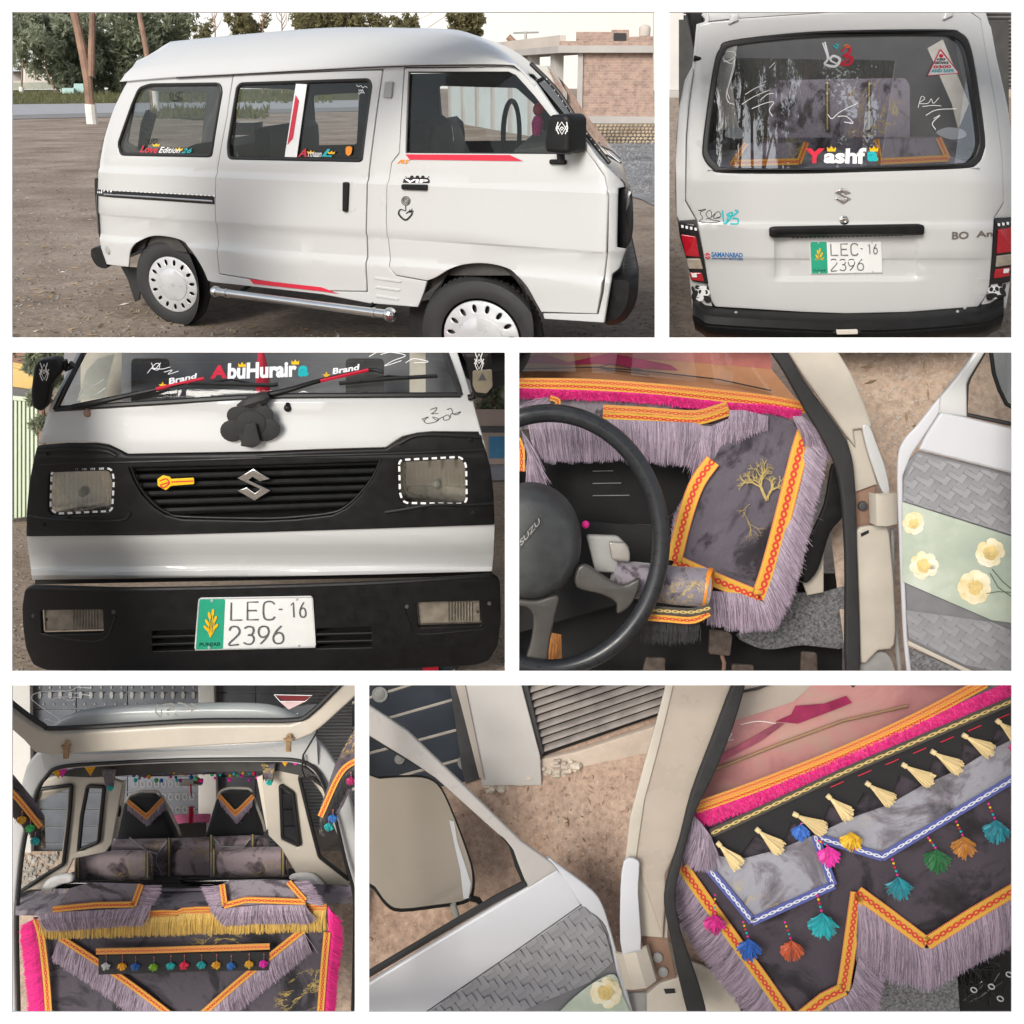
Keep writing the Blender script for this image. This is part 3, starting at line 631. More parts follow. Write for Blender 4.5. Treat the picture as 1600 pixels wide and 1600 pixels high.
sheet('mirror_base', M['black'], rnd(ZB((1064, 720), (1140, 722), (1140, 746), (1066, 744)), 3), mirror, T=6, base=-1, bev=2)
# wheels
def wheel1(u, v, ry, hub):
    c = S1.p(u, v, -14); k = S1.px * dep(c) / (4.85)
    k = dep(c) / FP
    _w = CAM - c; _w.z = 0; _w.rotate(Matrix.Rotation(-.05, 3, 'Z')); _x = _t.copy(); _x.rotate(Matrix.Rotation(.22, 3, 'Z')); _f = frame(c, _x, (0, 0, 1), _w, k); mp = lambda x, y, z: _f(x * 1.15, y, z); r = ry
    w = thing_part('wheel', van1, c)
    MB().lathe(mp, [(r * .66, -r * .75), (r * .93, -r * .75), (r, -r * .62), (r, -r * .12), (r * .985, -r * .05), (r * .95, r * .01), (r * .86, r * .05), (r * .74, r * .055), (r * .67, r * .02), (r * .64, -r * .1), (r * .64, -r * .6)], 56).build('tyre', M['rubber'], w, 30)
    tr = MB()
    for i in range(64):
        a = 2 * math.pi * i / 64; a2 = a + .05
        for z0, z1 in ((-.6, -.42), (-.36, -.18)):
            q = []
            for rad in (r * .99, r * 1.012):
                for aa, zz in ((a, z0), (a2, z0), (a2 + .03, z1), (a + .03, z1)): q.append(mp(rad * math.cos(aa), rad * math.sin(aa), zz * r))
            tr.hexa(q)
    tr.build('tread', M['rubber'], w, smooth=False, kind='stuff')
    hk = hub
    MB().lathe(mp, [(hk * .96, -r * .12), (hk * .9, -r * .1), (0, -r * .1)], 40).build('rim', M['darkgrey'], w)
    holes = [ell(math.cos(i * 2 * math.pi / 15 + .1) * hk * .80, math.sin(i * 2 * math.pi / 15 + .1) * hk * .80, hk * .105, hk * .055, 12, i * 2 * math.pi / 15 + .1) for i in range(15)]
    MB().shape(mp, [ell(0, 0, hk, hk, 60)] + holes, hk * .09, hk * .028, 3, disp=lambda x, y: .02 * hk - .10 * hk * (math.hypot(x, y) / hk) ** 2, flip=False, cuts=[((math.cos(a) * 999, -math.sin(a) * 999), (-math.cos(a) * 999, math.sin(a) * 999)) for a in (0, .5, 1, 1.5, 2, 2.5)]).build('hubcap', M['silver'], w, 30)
    hb = MB().lathe(mp, [(hk * .60, hk * .0), (hk * .585, hk * .07), (hk * .55, hk * .10), (hk * .3, hk * .125), (0, hk * .13)], 40).build('hub', M['silver'], w, 30)
    MB().text(lambda x, y, z: mp(x, y, z + hk * .128), 'S', [(-hk * .07, -hk * .05), (hk * .07, -hk * .05), (hk * .07, hk * .05), (-hk * .07, hk * .05)], .4).build('hub_badge', M['grey'], w)
    if v > 500:                                  # the ground hides the foot of this wheel
        for ch in w.children_recursive: trim(ch, 546)
    return w
def thing_part(name, par, c):
    base = Vector(par.get('_b', (0, 0, 0))); o = bpy.data.objects.new(name, None); sc.collection.objects.link(o); o.parent = par
    o['_b'] = par['_b']; o.empty_display_size = .05; return o
wheel1(*ZA((785, 1312),)[0], 65, 43); wheel1(*ZB((730, 1565),)[0], 93, 58)
# wheel wells
for (u, v, r) in ((*ZA((772, 1290),)[0], 72), (*ZB((740, 1500),)[0], 98)):
    c = S1.p(u, v, -8); k = dep(c) / FP; _w = CAM - c; _w.z = 0; mp = frame(c, _t, (0, 0, 1), _w, k)
    MB().lathe(mp, [(r * 1.02, -1), (r * 1.02, -r * .95), (0, -r)], 40, False).build('wheel_well', M['seal'], van1)
# seats and things inside
def seat(u0, u1, vt, vb, k0, k1):
    q = lambda u, v, k: S1.p(u, v, 0) + NV * (k * S1.px)
    pts = [(u0, vb), (u0 + (u1 - u0) * .15, vt), (u1 - 4, vt - 3), (u1, vb)]
    return MB().loft([[q(u, v, k) for u, v in cat(pts, 4)] for k in (k0, (k0 * 3 + k1) / 4, k1)], 14).build('seat', M['interior'], van1)
seat(232, 330, 238, 300, -120, -420); seat(355, 385, 215, 300, -120, -420); seat(610, 668, 205, 330, -80, -240); seat(610, 660, 215, 330, -300, -440)
q = lambda u, v, k: S1.p(u, v, 0) + NV * (k * S1.px)
bx = MB()
pp = ZA((715, 590), (850, 590), (850, 660), (715, 660)); bx.hexa([q(u, v, -380) for u, v in pp] + [q(u, v, -330) for u, v in pp]); bx.build('speaker_box', M['gloss_black'], van1, smooth=False)
ct = MB().loft([[q(u, v, k) for u, v in ZA((585, 495), (560, 560), (545, 690))] for k in (-60, -75)] + [[q(u, v, k) for u, v in ZA((620, 520), (605, 580), (575, 690))] for k in (-75, -60)], 8).build('curtain', marble('van_curtain', 16), van1)
sw_ = MB(); cc = q(760, 235, -380); sw_.tube([cc + _t * (.19 * math.cos(a)) * .5 + Vector((0, 0, .17 * math.sin(a))) + S1.n * (.19 * math.cos(a)) for a in [k * math.pi / 12 for k in range(25)]], .014, 8); sw_.build('steering_wheel', M['black'], van1)
da = MB(); dp = [(800, 238), (905, 225), (925, 290), (820, 290)]; da.hexa([q(u, v, -30) for u, v in dp] + [q(u, v, WID1 + 50) for u, v in dp]); da.build('dashboard', M['interior'], van1, smooth=False)
hg = thing('hanger', 'pink plush charm with a red heart hanging behind the front door glass', 'charm', q(*ZB((945, 600),)[0], -230))
f = MB(); f.tube([q(*ZB((955, 430),)[0], -230), q(*ZB((950, 500),)[0], -230), q(*ZB((948, 560),)[0], -230)], .003, 6); f.build('cord', M['red'], hg)
f = MB(); f.tube([q(u, v, -230) for u, v in ZB((948, 552), (946, 590), (942, 655))], [.02, .032, .024], 10); f.build('plush', M['pink'], hg)
f = MB(); f.ball(q(*ZB((949, 515),)[0], -230), .028, 10, 7, (1, .5, 1.1)); f.build('heart', M['red'], hg)

# ---------------------------------------------------------------- ground, road, verge
M['dirt1'] = dirt('dirt', ((.175, .135, .105), (.27, .215, .172), (.36, .30, .25), (.50, .46, .41)), .9)
M['gravel'] = dirt('gravel', ((.15, .15, .155), (.22, .22, .225), (.30, .30, .305), (.42, .41, .40)), 1.3)
M['asphalt'] = plain('asphalt', (.34, .345, .36), .9, var=.1, vs=1.2, bmp=.2, spec=.1)
M['verge'] = dirt('verge', ((.05, .06, .025), (.09, .095, .045), (.15, .135, .08), (.2, .2, .15)), 1.2, stones=False)
def gsheet(name, mat, pts, h=0, pl=None, n=1):
    pl = pl or G1; b = MB().shape(pl.m(), [pts], 0, cuts=[((0, v), (1600, v)) for v in range(int(min(p[1] for p in pts)) + 4, int(max(p[1] for p in pts)), 14)] + [((u, 0), (u, 1600)) for u in range(int(min(p[0] for p in pts)) + 20, int(max(p[0] for p in pts)), 40)])
    b.v = [p + pl.n * h for p in b.v]; return struct(b.build(name, mat, None, smooth=False))
gsheet('ground', M['dirt1'], [(8, 124), (1034, 124), (1034, 547), (8, 547)])
gsheet('verge', M['verge'], [(8, 141), (560, 134), (560, 156), (8, 163)], .01)
gsheet('road', M['asphalt'], [(8, 164), (560, 157), (560, 168), (8, 181)], .02)
gsheet('road_edge', plain('road_shoulder', (.20, .195, .19), .9, var=.2, vs=3), [(8, 181), (560, 168), (560, 174), (8, 187)], .014)
gsheet('gravel_bed', M['gravel'], cat([(925, 222), (1034, 222), (1034, 318), (1000, 312), (968, 300), (950, 270), (930, 250)], 4, True), .012)
gsheet('rough_grass', M['verge'], cat([(235, 172), (330, 170), (420, 176), (330, 188), (250, 182)], 4, True), .03)
def scatter(name, mat, pl, poly, n, r0, r1, seed, flat=.5, leaf=False, par=None):
    """loose bits lying on the ground"""
    rd = random.Random(seed); b = MB(); us = [p[0] for p in poly]; vs = [p[1] for p in poly]
    def inside(x, y):
        c = False
        for i in range(len(poly)):
            (x1, y1), (x2, y2) = poly[i - 1], poly[i]
            if (y1 > y) != (y2 > y) and x < (x2 - x1) * (y - y1) / (y2 - y1) + x1: c = not c
        return c
    t1 = pl.n.cross(RX).normalized(); t2 = pl.n.cross(t1)
    k = 0
    while k < n:
        x, y = rd.uniform(min(us), max(us)), rd.uniform(min(vs), max(vs))
        if not inside(x, y): continue
        k += 1; c = pl.p(x, y); r = rd.uniform(r0, r1) * rd.uniform(.5, 1) ; a = rd.uniform(0, 6.28)
        d1 = t1 * math.cos(a) + t2 * math.sin(a); d2 = pl.n.cross(d1)
        if leaf:
            l = r * 2.2; w = r * .45; up = pl.n
            b.add([c - d1 * l + up * .004, c + d2 * w + up * rd.uniform(.004, .016), c + d1 * l + up * rd.uniform(.004, .02), c - d2 * w + up * .006], [(0, 1, 2), (0, 2, 3)])
        else:
            vs_ = [c + d1 * r * math.cos(q) * rd.uniform(.7, 1.1) + d2 * r * .75 * math.sin(q) * rd.uniform(.7, 1.1) + pl.n * 0 for q in (0, 1.05, 2.1, 3.15, 4.2, 5.25)]
            up = [c + (p - c) * rd.uniform(.45, .75) + pl.n * r * flat * rd.uniform(.7, 1.2) for p in vs_]
            b.add(vs_ + up, [(i, (i + 1) % 6, 6 + (i + 1) % 6, 6 + i) for i in range(6)] + [(6, 7, 8, 9, 10, 11)])
    return b.build(name, mat, par, smooth=False, kind='stuff')
M['stone'] = plain('stone', (.24, .215, .185), .9, var=.35, vs=3, spec=.1)
M['leaf'] = plain('dry_leaf', (.30, .22, .13), .8, var=.4, vs=5, spec=.15)
scatter('pebbles', M['stone'], G1, [(20, 200), (160, 200), (160, 420), (330, 510), (660, 520), (660, 546), (20, 546)], 700, .005, .024, 1)
scatter('pebbles', M['stone'], G1, [(940, 290), (1030, 300), (1030, 546), (830, 546), (900, 500), (990, 430)], 200, .006, .02, 2)
scatter('fallen_leaves', M['leaf'], G1, [(20, 200), (160, 200), (160, 420), (330, 510), (660, 520), (660, 546), (20, 546)], 560, .007, .022, 3, leaf=True)
scatter('paper_scraps', plain('scrap_paper', (.55, .53, .50), .8, var=.1), G1, [(20, 230), (150, 230), (150, 420), (330, 510), (660, 520), (660, 546), (20, 546)], 26, .012, .026, 5, leaf=True)
scatter('rubble', M['gravel'], G1, [(935, 224), (1030, 224), (1030, 315), (985, 300)], 700, .02, .06, 4, .8)
# ---------------------------------------------------------------- trees
def leafmat(name, a, b_, c):
    m, t, b = nt(name); b.inputs['Roughness'].default_value = .65; b.inputs['Specular IOR Level'].default_value = .25
    n = noise(t, 2.2, 5, .7, objco(t)); q = ramp(t, n, [(.3, a), (.5, b_), (.7, c)]); L(t, q, b.inputs['Base Color']); tl_ = t.nodes.new('ShaderNodeBsdfTranslucent'); L(t, q, tl_.inputs[0])
    mx = t.nodes.new('ShaderNodeMixShader'); mx.inputs[0].default_value = .5; L(t, b.outputs[0], mx.inputs[1]); L(t, tl_.outputs[0], mx.inputs[2]); L(t, mx.outputs[0], t.nodes['Material Output'].inputs[0]); return m
M['euc'] = leafmat('grey_green_leaves', (.25, .28, .19), (.34, .37, .26), (.44, .45, .35))
M['dkgreen'] = leafmat('dark_leaves', (.20, .225, .145), (.29, .315, .21), (.38, .39, .28))
M['olive'] = leafmat('olive_leaves', (.14, .13, .06), (.22, .20, .10), (.32, .28, .15))
M['bark'] = plain('bark', (.26, .165, .12), .85, var=.4, vs=1.5, bmp=.6, bs=9, spec=.15)
M['lime'] = plain('limewash', (.66, .64, .60), .85, var=.12, vs=4, spec=.1)
def leaves(b, c, r, n, sz, rd, sq=(1, 1, 1)):
    """leaf sprays spread through a lump of crown"""
    for _ in range(n):
        while True:
            q = Vector((rd.uniform(-1, 1), rd.uniform(-1, 1), rd.uniform(-1, 1)))
            if .25 < q.length < 1: break
        p = c + Vector((q.x * r * sq[0], q.y * r * sq[1], q.z * r * sq[2]))
        a = Vector((rd.gauss(0, 1), rd.gauss(0, 1), rd.gauss(-.5, .8))).normalized(); d = a.orthogonal().normalized(); d.rotate(Matrix.Rotation(rd.uniform(0, 6.28), 3, a))
        l = sz * rd.uniform(.6, 1.4); w = l * .28
        b.add([p - a * l, p + d * w, p + a * l, p - d * w], [(0, 1, 2, 3)])
def tree(label, trunks, blobs, mat, sz, n, seed, base, white=None, group=None, bark=None):
    rd = random.Random(seed); t = thing('tree', label, 'tree', base, group)
    tb = MB()
    for pts, r0, r1 in trunks: tb.tube(pts, [r0 + (r1 - r0) * k / (len(pts) - 1) for k in range(len(pts))], 9)
    tb.build('trunk', bark or M['bark'], t)
    if white: MB().tube(white[0], white[1], 10).build('limewash_band', M['lime'], t)
    if blobs:
        b = MB()
        for c, r, q in blobs:
            for _ in range(14):
                cc = c + Vector((rd.gauss(0, .5), rd.gauss(0, .5), rd.gauss(0, .42))) * r
                leaves(b, cc, r * rd.uniform(.2, .5), int(n * q / 9), sz * .75, rd, (1, 1, rd.uniform(.8, 1.5)))
        b.build('crown', mat, t, smooth=False)
    return t
def up_at(u, v, vbase):
    """the point seen at (u, v) above the ground point seen at row vbase"""
    g = G1.p(u, vbase); r = ray(u, v); k = (Vector((g.x, g.y, 0)) - Vector((CAM.x, CAM.y, 0))).length / Vector((r.x, r.y, 0)).length
    return CAM + r * k
def A1(x, y): return ZA((x, y))[0]
def B1(x, y): return ZB((x, y))[0]
def tr1(label, vb, trunk, blobs, mat, sz, n, seed, r0, white=None, conv=A1, group=None):
    T_ = [([up_at(*conv(x, y), vb) for x, y in P], r0 * s1 * .36, r0 * s2 * .36) for P, s1, s2 in trunk]
    k = (T_[0][0][0] - CAM).length
    Bl = [(up_at(*conv(x, y), vb), r * 1.3 / 3.019 / FP * k, q) for x, y, r, q in blobs]
    wh = None
    if white: wh = ([up_at(*conv(x, y), vb) for x, y in white], r0 * .42)
    return tree(label, T_, Bl, mat, sz, int(n * .85), seed, T_[0][0][0], wh, group)
gl = 'trees standing beyond the road'
TRK = .62
tr1('thick leaning brown tree trunk with whitewashed foot, nearest of the trees at left', 194, [([(405, 556), (396, 470), (385, 350), (365, 240), (345, 140), (320, 30), (300, -60)], 1, .8), ([(398, 330), (402, 200), (405, 100), (405, 20), (400, -60)], .75, .55)], [], None, 0, 0, 1, .42, [(405, 556), (399, 500), (396, 462)])
tr1('brown tree trunk with peeling bark rising just behind the rear corner of the roof', 176, [([(705, 540), (690, 420), (665, 240), (650, 150), (632, 60), (620, -40)], 1, .8)], [], None, 0, 0, 2, .36, [(712, 560), (706, 470), (700, 400)])
tr1('dense grey green tree at the far left edge with drooping foliage', 148, [([(70, 425), (75, 300), (90, 150)], .5, .3), ([(150, 200), (235, 420)], .3, .3)], [(70, 90, 95, 1.2), (150, 130, 90, 1), (60, 180, 60, .5), (120, 60, 90, 1)], M['euc'], .42, 1500, 11, .5, [(70, 425), (72, 380)], group=None)
tr1('tall grey green tree with a thin white stem between the leaning trunks', 147, [([(266, 430), (268, 300), (275, 150)], .45, .3)], [(230, 120, 100, 1.2), (280, 230, 100, 1.2), (235, 300, 70, .8), (330, 90, 70, .8)], M['euc'], .42, 1500, 12, .5, [(266, 430), (267, 330)])
tr1('broad dense tree whose crown fills the space between the two brown trunks', 146, [([(450, 420), (470, 300), (500, 200)], .5, .3), ([(550, 340), (530, 200), (525, 100)], .3, .2)], [(470, 130, 110, 1.4), (560, 210, 90, 1.1), (480, 290, 90, 1.1), (580, 90, 80, 1), (420, 200, 80, 1), (590, 320, 55, .6)], M['dkgreen'], .45, 1500, 13, .5, [(450, 420), (452, 370)])
tr1('rounded dark tree with its crown just above the slope of the rear roof', 145, [([(760, 350), (755, 200), (750, 120)], .5, .3)], [(745, 115, 75, 1.3), (720, 190, 70, 1), (800, 130, 45, .6), (690, 120, 55, .7)], M['dkgreen'], .4, 1500, 14, .5)
def bare(label, x, y0, seed, vb=150, conv=A1, h=90):
    rd = random.Random(seed); P = [([(x, y0 + 300), (x, y0), (x - 3, y0 - h)], 1, .3)]
    for k in range(5):
        s = rd.choice((-1, 1)); y = y0 - h * k * .17; P.append(([(x, y), (x + s * rd.uniform(10, 26), y - rd.uniform(20, 40)), (x + s * rd.uniform(20, 36), y - rd.uniform(45, 80))], .5, .12))
    return P
tr1('bare forked tree poking up behind the rear half of the roof', 152, bare('', 985, 115, 5), [], None, 0, 0, 3, .2)
tr1('small pale leafy tree beside the bare tree behind the roof', 150, [([(1000, 400), (960, 130)], .3, .2)], [(930, 130, 40, .7)], M['olive'], .3, 700, 15, .3)
tr1('sparse olive tree behind the roof with two rounded lumps', 150, [([(1120, 400), (1130, 90)], .3, .2)], [(1090, 80, 42, .8), (1165, 95, 40, .8), (1120, 50, 40, .5)], M['olive'], .3, 700, 16, .3)
tr1('bare tree with a thin dark stem behind the middle of the roof', 152, bare('', 1210, 110, 8), [], None, 0, 0, 4, .16)
tr1('bare twiggy tree right of the olive tree behind the middle of the roof', 152, bare('', 1300, 110, 9), [(1400, 60, 40, .4)], M['olive'], .3, 500, 17, .2)
tr1('wide yellowish tree rising over the middle of the roof', 150, [([(1500, 400), (1500, 80)], .4, .3), ([(1540, 110), (1560, 20)], .3, .2)], [(1440, 70, 45, .9), (1500, 60, 55, 1), (1400, 75, 40, .7)], M['olive'], .3, 800, 18, .3)
tr1('dark clump of tree showing above the front half of the roof', 150, [([(120, 400), (110, 80)], .4, .3)], [(90, 70, 50, 1), (150, 65, 55, 1), (40, 60, 45, .8)], M['olive'], .3, 800, 19, .3, conv=B1)
tr1('thin tree with loose branches above the sliding door', 150, [([(330, 400), (300, 100), (240, 60)], .3, .15), ([(480, 100), (540, 60), (600, 30)], .2, .15), ([(400, 100), (420, 70), (500, 30)], .15, .1)], [(240, 70, 40, .6), (345, 75, 35, .6), (420, 85, 25, .3)], M['olive'], .3, 600, 20, .3, conv=B1)
tr1('bushy yellow green tree at the end of the row above the front door', 150, [([(670, 400), (660, 90)], .4, .3)], [(640, 60, 50, 1), (690, 75, 45, 1), (660, 100, 50, 1)], M['olive'], .3, 900, 21, .3, conv=B1)
# far houses, wall, pickup and poles at left
def boxpx(name, mat, par, vb, q, depth_m, conv=A1):
    f = [up_at(*conv(x, y), vb) for x, y in q]; d = f[0] - CAM; d.z = 0; d = d.normalized() * depth_m
    return MB().hexa([f[3], f[2], f[1], f[0]] + [f[3] + d, f[2] + d, f[1] + d, f[0] + d]).build(name, mat, par, smooth=False)
M['plaster'] = plain('pale_plaster', (.50, .45, .40), .9, var=.12, vs=.6, spec=.1)
h = thing('house', 'low pale house behind the trees at the far left edge', 'house', up_at(*A1(100, 400), 143))
boxpx('wall', M['plaster'], h, 143, [(85, 290), (175, 290), (175, 362), (85, 362)], 6); boxpx('wall', plain('grey_wall', (.33, .3, .28), .9), h, 142.5, [(10, 305), (80, 305), (80, 375), (10, 375)], 6)
boxpx('roof', plain('grey_roof', (.42, .44, .47), .8), h, 142.8, [(8, 280), (82, 280), (82, 306), (8, 306)], 6.5)
wv = thing('wall', 'low grey boundary wall running behind the roadside trees', 'wall', up_at(*A1(300, 400), 144))
boxpx('coping', M['plaster'], wv, 144, [(10, 352), (560, 345), (560, 352), (10, 360)], .4); boxpx('wall_face', plain('boundary_plaster', (.30, .31, .26), .9, var=.2, vs=.6), wv, 144, [(10, 360), (560, 352), (560, 385), (10, 392)], .3)
pk = thing('pickup_truck', 'small pale teal pickup truck parked beyond the road at left', 'truck', up_at(*A1(315, 425), 148))
tl = plain('teal_paint', (.30, .45, .42), .4)
boxpx('cab', tl, pk, 148, [(318, 364), (362, 364), (366, 412), (316, 412)], 1.6); boxpx('cargo_bed', tl, pk, 148.2, [(262, 385), (318, 385), (318, 412), (262, 412)], 1.6)
boxpx('cab_window', M['ink'], pk, 147.9, [(324, 370), (356, 370), (358, 386), (322, 386)], .05)
for x in (280, 345):
    c = up_at(*A1(x, 415), 147.8); MB().lathe(frame(c, RX, (0, 0, 1), (0, -1, 0), 1), [(.32, -.2), (.34, 0), (.2, .04), (0, .04)], 16).build('wheel', M['rubber'], pk)
# grass tufts on the verge
gb = MB(); rd = random.Random(5)
for _ in range(2500):
    u = rd.uniform(10, 520); v = rd.choice((rd.uniform(143, 162), rd.uniform(143, 162), rd.uniform(172, 186) if u > 235 and u < 420 else 150)); p = G1.p(u, v); a = Vector((rd.uniform(-.4, .4), rd.uniform(-.4, .4), 1)) * rd.uniform(.1, .45); gb.add([p + RX * .06, p - RX * .06, p + a], [(0, 1, 2)])
gb.build('grass', M['verge'], None, smooth=False, kind='stuff')
# brick building at right
vb = 224; gB = G1.p(985, vb); fB = Plane(gB, Vector((-.12, -1, 0)))
bl = thing('building', 'unfinished brick building with concrete frame and shuttered arcade beyond the bonnet', 'building', gB)
M['conc'] = plain('concrete', (.40, .38, .355), .9, var=.12, vs=.9, spec=.1, bmp=.2, bs=8)
def brickm(name, sc_, c1_, c2_, mort):
    m, t, b = nt(name); b.inputs['Roughness'].default_value = .9; k = t.nodes.new('ShaderNodeTexBrick'); k.inputs['Scale'].default_value = sc_
    k.inputs['Color1'].default_value = (*c1_, 1); k.inputs['Color2'].default_value = (*c2_, 1); k.inputs['Mortar'].default_value = (*mort, 1); k.inputs['Mortar Size'].default_value = .012; k.inputs['Bias'].default_value = -.1
    mp = t.nodes.new('ShaderNodeMapping'); mp.inputs['Rotation'].default_value = (math.pi / 2, 0, 0); L(t, objco(t), mp.inputs[0]); L(t, mp.outputs[0], k.inputs[0])
    n = noise(t, 6, 5, .7, objco(t)); L(t, mixc(t, .55, k.outputs[0], ramp(t, n, [(.3, (.35, .3, .28)), (.5, (1, 1, 1)), (.75, (1.35, 1.2, 1.1))]), 'MULTIPLY'), b.inputs['Base Color'])
    bump(t, b, k.outputs['Fac'], -.4, .03); return m
M['brick'] = brickm('brickwork', 4.5, (.38, .265, .21), (.29, .20, .165), (.40, .35, .31))
def fb(name, mat, q, e0, T, conv=B1, par=bl): return B(name, mat, par, fB.m(0) if not e0 else (lambda x, y, z: fB.p(x, -y, 0, e0 + z)), [[conv(*p) for p in q]], T)
fb('brick_wall', M['brick'], [(1208, 218), (1570, 218), (1570, 548), (1205, 548)], -8, 8)
fb('column', M['conc'], [(1188, 190), (1212, 190), (1206, 550), (1180, 550)], -6, 9)
fb('slab', M['conc'], [(1098, 186), (1580, 186), (1580, 219), (1098, 219)], -14, 26)
fb('parapet', M['brick'], [(1100, 164), (1580, 164), (1580, 187), (1100, 187)], -10, 14)
fb('plinth_band', M['conc'], [(1180, 516), (1580, 520), (1580, 551), (1180, 551)], -6, 9)
fb('rooftop_room', M['brick'], [(1172, 116), (1342, 116), (1342, 165), (1172, 165)], -60, 30); fb('rooftop_room', M['brick'], [(1342, 106), (1425, 106), (1425, 165), (1342, 165)], -60, 30)
fb('opening', M['ink'], [(1352, 122), (1412, 122), (1412, 163), (1352, 163)], -30, 2); fb('rooftop_wall', M['brick'], [(1425, 140), (1580, 136), (1580, 165), (1425, 165)], -60, 30)
tk = thing('water_tank', 'pale round water tank on the roof of the brick building', 'tank', fB.p(*B1(1502, 136), 0))
MB().lathe(frame(fB.p(*B1(1502, 113), -40), RX, (0, 1, 0), (0, 0, 1), dep(gB) / FP / 3.019), [(26, -24), (27, 10), (22, 18), (10, 24), (0, 24)], 20).build('tank_body', M['plaster'], tk)
# the arcade running back from the corner
aN = [(1190, 1100, 1062, 1030)]
sl_ = MB(); E_ = lambda x, y, e: fB.p(*B1(x, y), 0) + Vector((-.35, 1, 0)).normalized() * e
q0 = fB.p(*B1(1100, 186), 0); back = Vector((-.28, 1, 0)).normalized()
def arc(name, z0, z1, xa, e0, e1, mat, tx):
    a = fB.p(*B1(xa, 219), 0); P = [Vector((a.x, a.y, 0)) + back * e0, Vector((a.x + tx, a.y, 0)) + back * e0, Vector((a.x + tx, a.y, 0)) + back * e1, Vector((a.x, a.y, 0)) + back * e1]
    return MB().hexa([Vector((p.x, p.y, z0)) for p in P] + [Vector((p.x, p.y, z1)) for p in P]).build(name, mat, bl, smooth=False)
zt = q0.z; zg = gB.z; zs = fB.p(*B1(1100, 219), 0).z
arc('slab', zs, zt, 1100, .02, 14, M['conc'], 1.2); arc('parapet', zt, fB.p(*B1(1100, 135), 0).z, 1100, 0, 14, M['plaster'], .14)
for k in range(7): arc('column', zg, zs, 1140, 1.0 + 1.9 * k, 1.3 + 1.9 * k, M['conc'], .22)
M['pale_blue'] = plain('pale_shutter', (.50, .55, .55), .6, var=.06, vs=3)
for k in range(6): arc('shutter', zg, zs - .25, 1150, 1.32 + 1.9 * k, 2.88 + 1.9 * k, M['pale_blue'], .2)
# rough stone footing, a course of single stones
rd = random.Random(9); sw2 = thing('stone_wall', 'rough dry stone footing along the foot of the brick building', 'wall', gB); n_ = 0
r_ = 0
for row in range(6):
    x = 1215 + row * 3
    while x < 1560:
        w = rd.uniform(15, 26); c = fB.p(*B1(x + w / 2, 562 + row * 15), 0, 6 + row * 2); k = dep(gB) / FP / 3.019
        MB().ball(c, k * 8.5, 7, 4, (w / 17, .8, .85)).build('stone', M['stone2'] if 'stone2' in M else M.setdefault('stone2', plain('tan_stone', (.34, .27, .19), .9, var=.45, vs=2.5, spec=.1)), sw2, 60); x += w
# electricity pole
vp = 150; po = thing('electricity_pole', 'thin grey electricity pole with two crossarms above the windscreen', 'pole', up_at(*B1(938, 420), vp))
MB().tube([up_at(*B1(938, 420), vp), up_at(*B1(940, 118), vp)], [.16, .1], 8).build('post', M['conc'], po)
for y, x0, x1 in ((125, 882, 1002), (212, 897, 985)): MB().tube([up_at(*B1(x0, y), vp), up_at(*B1(x1, y - 3), vp)], .07, 6).build('crossarm', M['grey'], po)
wi = thing('stay_pole', 'slanting wooden pole leaning over the top of the windscreen', 'pole', up_at(*B1(985, 290), 200))
MB().tube([up_at(*B1(857, 142), 200), up_at(*B1(905, 195), 200), up_at(*B1(990, 295), 200)], [.09, .11, .09], 8).build('pole_shaft', M['bark'], wi)

# pale evening sky behind the trees
m, t, b = nt('evening_sky'); em = t.nodes.new('ShaderNodeEmission'); sx = t.nodes.new('ShaderNodeSeparateXYZ'); L(t, objco(t), sx.inputs[0])
mr = t.nodes.new('ShaderNodeMapRange'); mr.inputs[1].default_value = -60; mr.inputs[2].default_value = 40; L(t, sx.outputs[0], mr.inputs[0])
L(t, ramp(t, mr.outputs[0], [(0, (.50, .50, .49)), (.45, (.50, .49, .46)), (.8, (.50, .46, .405)), (1, (.52, .485, .44))]), em.inputs[0]); em.inputs[1].default_value = 1.0; L(t, em.outputs[0], t.nodes['Material Output'].inputs[0])
sk = MB().loft([[Vector((150 * math.sin(a * .1), 150 * math.cos(a * .1), z)) for a in range(-9, 4)] for z in (-6, 3, 30)], 30); struct(sk.build('sky', m, None))
# ================================================================ PICTURE 2: rear of a van, tailgate shut
S2 = Plane(W3(1312, 330, 4.75), (0, -1, 0))
def C2(*p): return ZC(*p)
def sm(x): x = min(max(x, 0), 1); return x * x * (3 - 2 * x)
def e2(u, v):
    x = (u - 1315) / 262; e = -34 * abs(x) ** 3.2
    if v < 282: e -= (282 - v) * .12
    if v > 352: e -= (v - 352) * .06
    e += 2.2 * sm((v - 346) / 4) - 2.2 * sm((v - 402) / 4) * (1 if abs(x) < .85 else 0)
    r = sm((u - 1206) / 10) * sm((1436 - u) / 12) * sm((v - 362) / 5) * sm((440 - v) / 12); e -= 8 * r
    return e
m2 = lambda k=0: wmap(S2, e2, k)
cut2 = grid_cuts(1040, 1590, 10, 530, 14) + [((1000, v), (1600, v)) for v in (282, 346, 348, 350, 402, 404, 406, 366, 432, 436)] + [((u, 0), (u, 600)) for u in (1209, 1213, 1427, 1432)]
base2 = S2.p(1312, 600)
van2 = thing('van', 'rear of a white van, tailgate shut, a crowned name across its glass', 'van', base2)
w2 = ZC((165, 640), (185, 470), (218, 262), (243, 195), (292, 157), (600, 121), (900, 109), (1262, 107), (1330, 120), (1376, 172), (1410, 340), (1445, 590), (1440, 662), (1410, 715), (1330, 736), (900, 751), (600, 759), (262, 756), (206, 736), (172, 692))
w2s = cat(w2, 4, True)
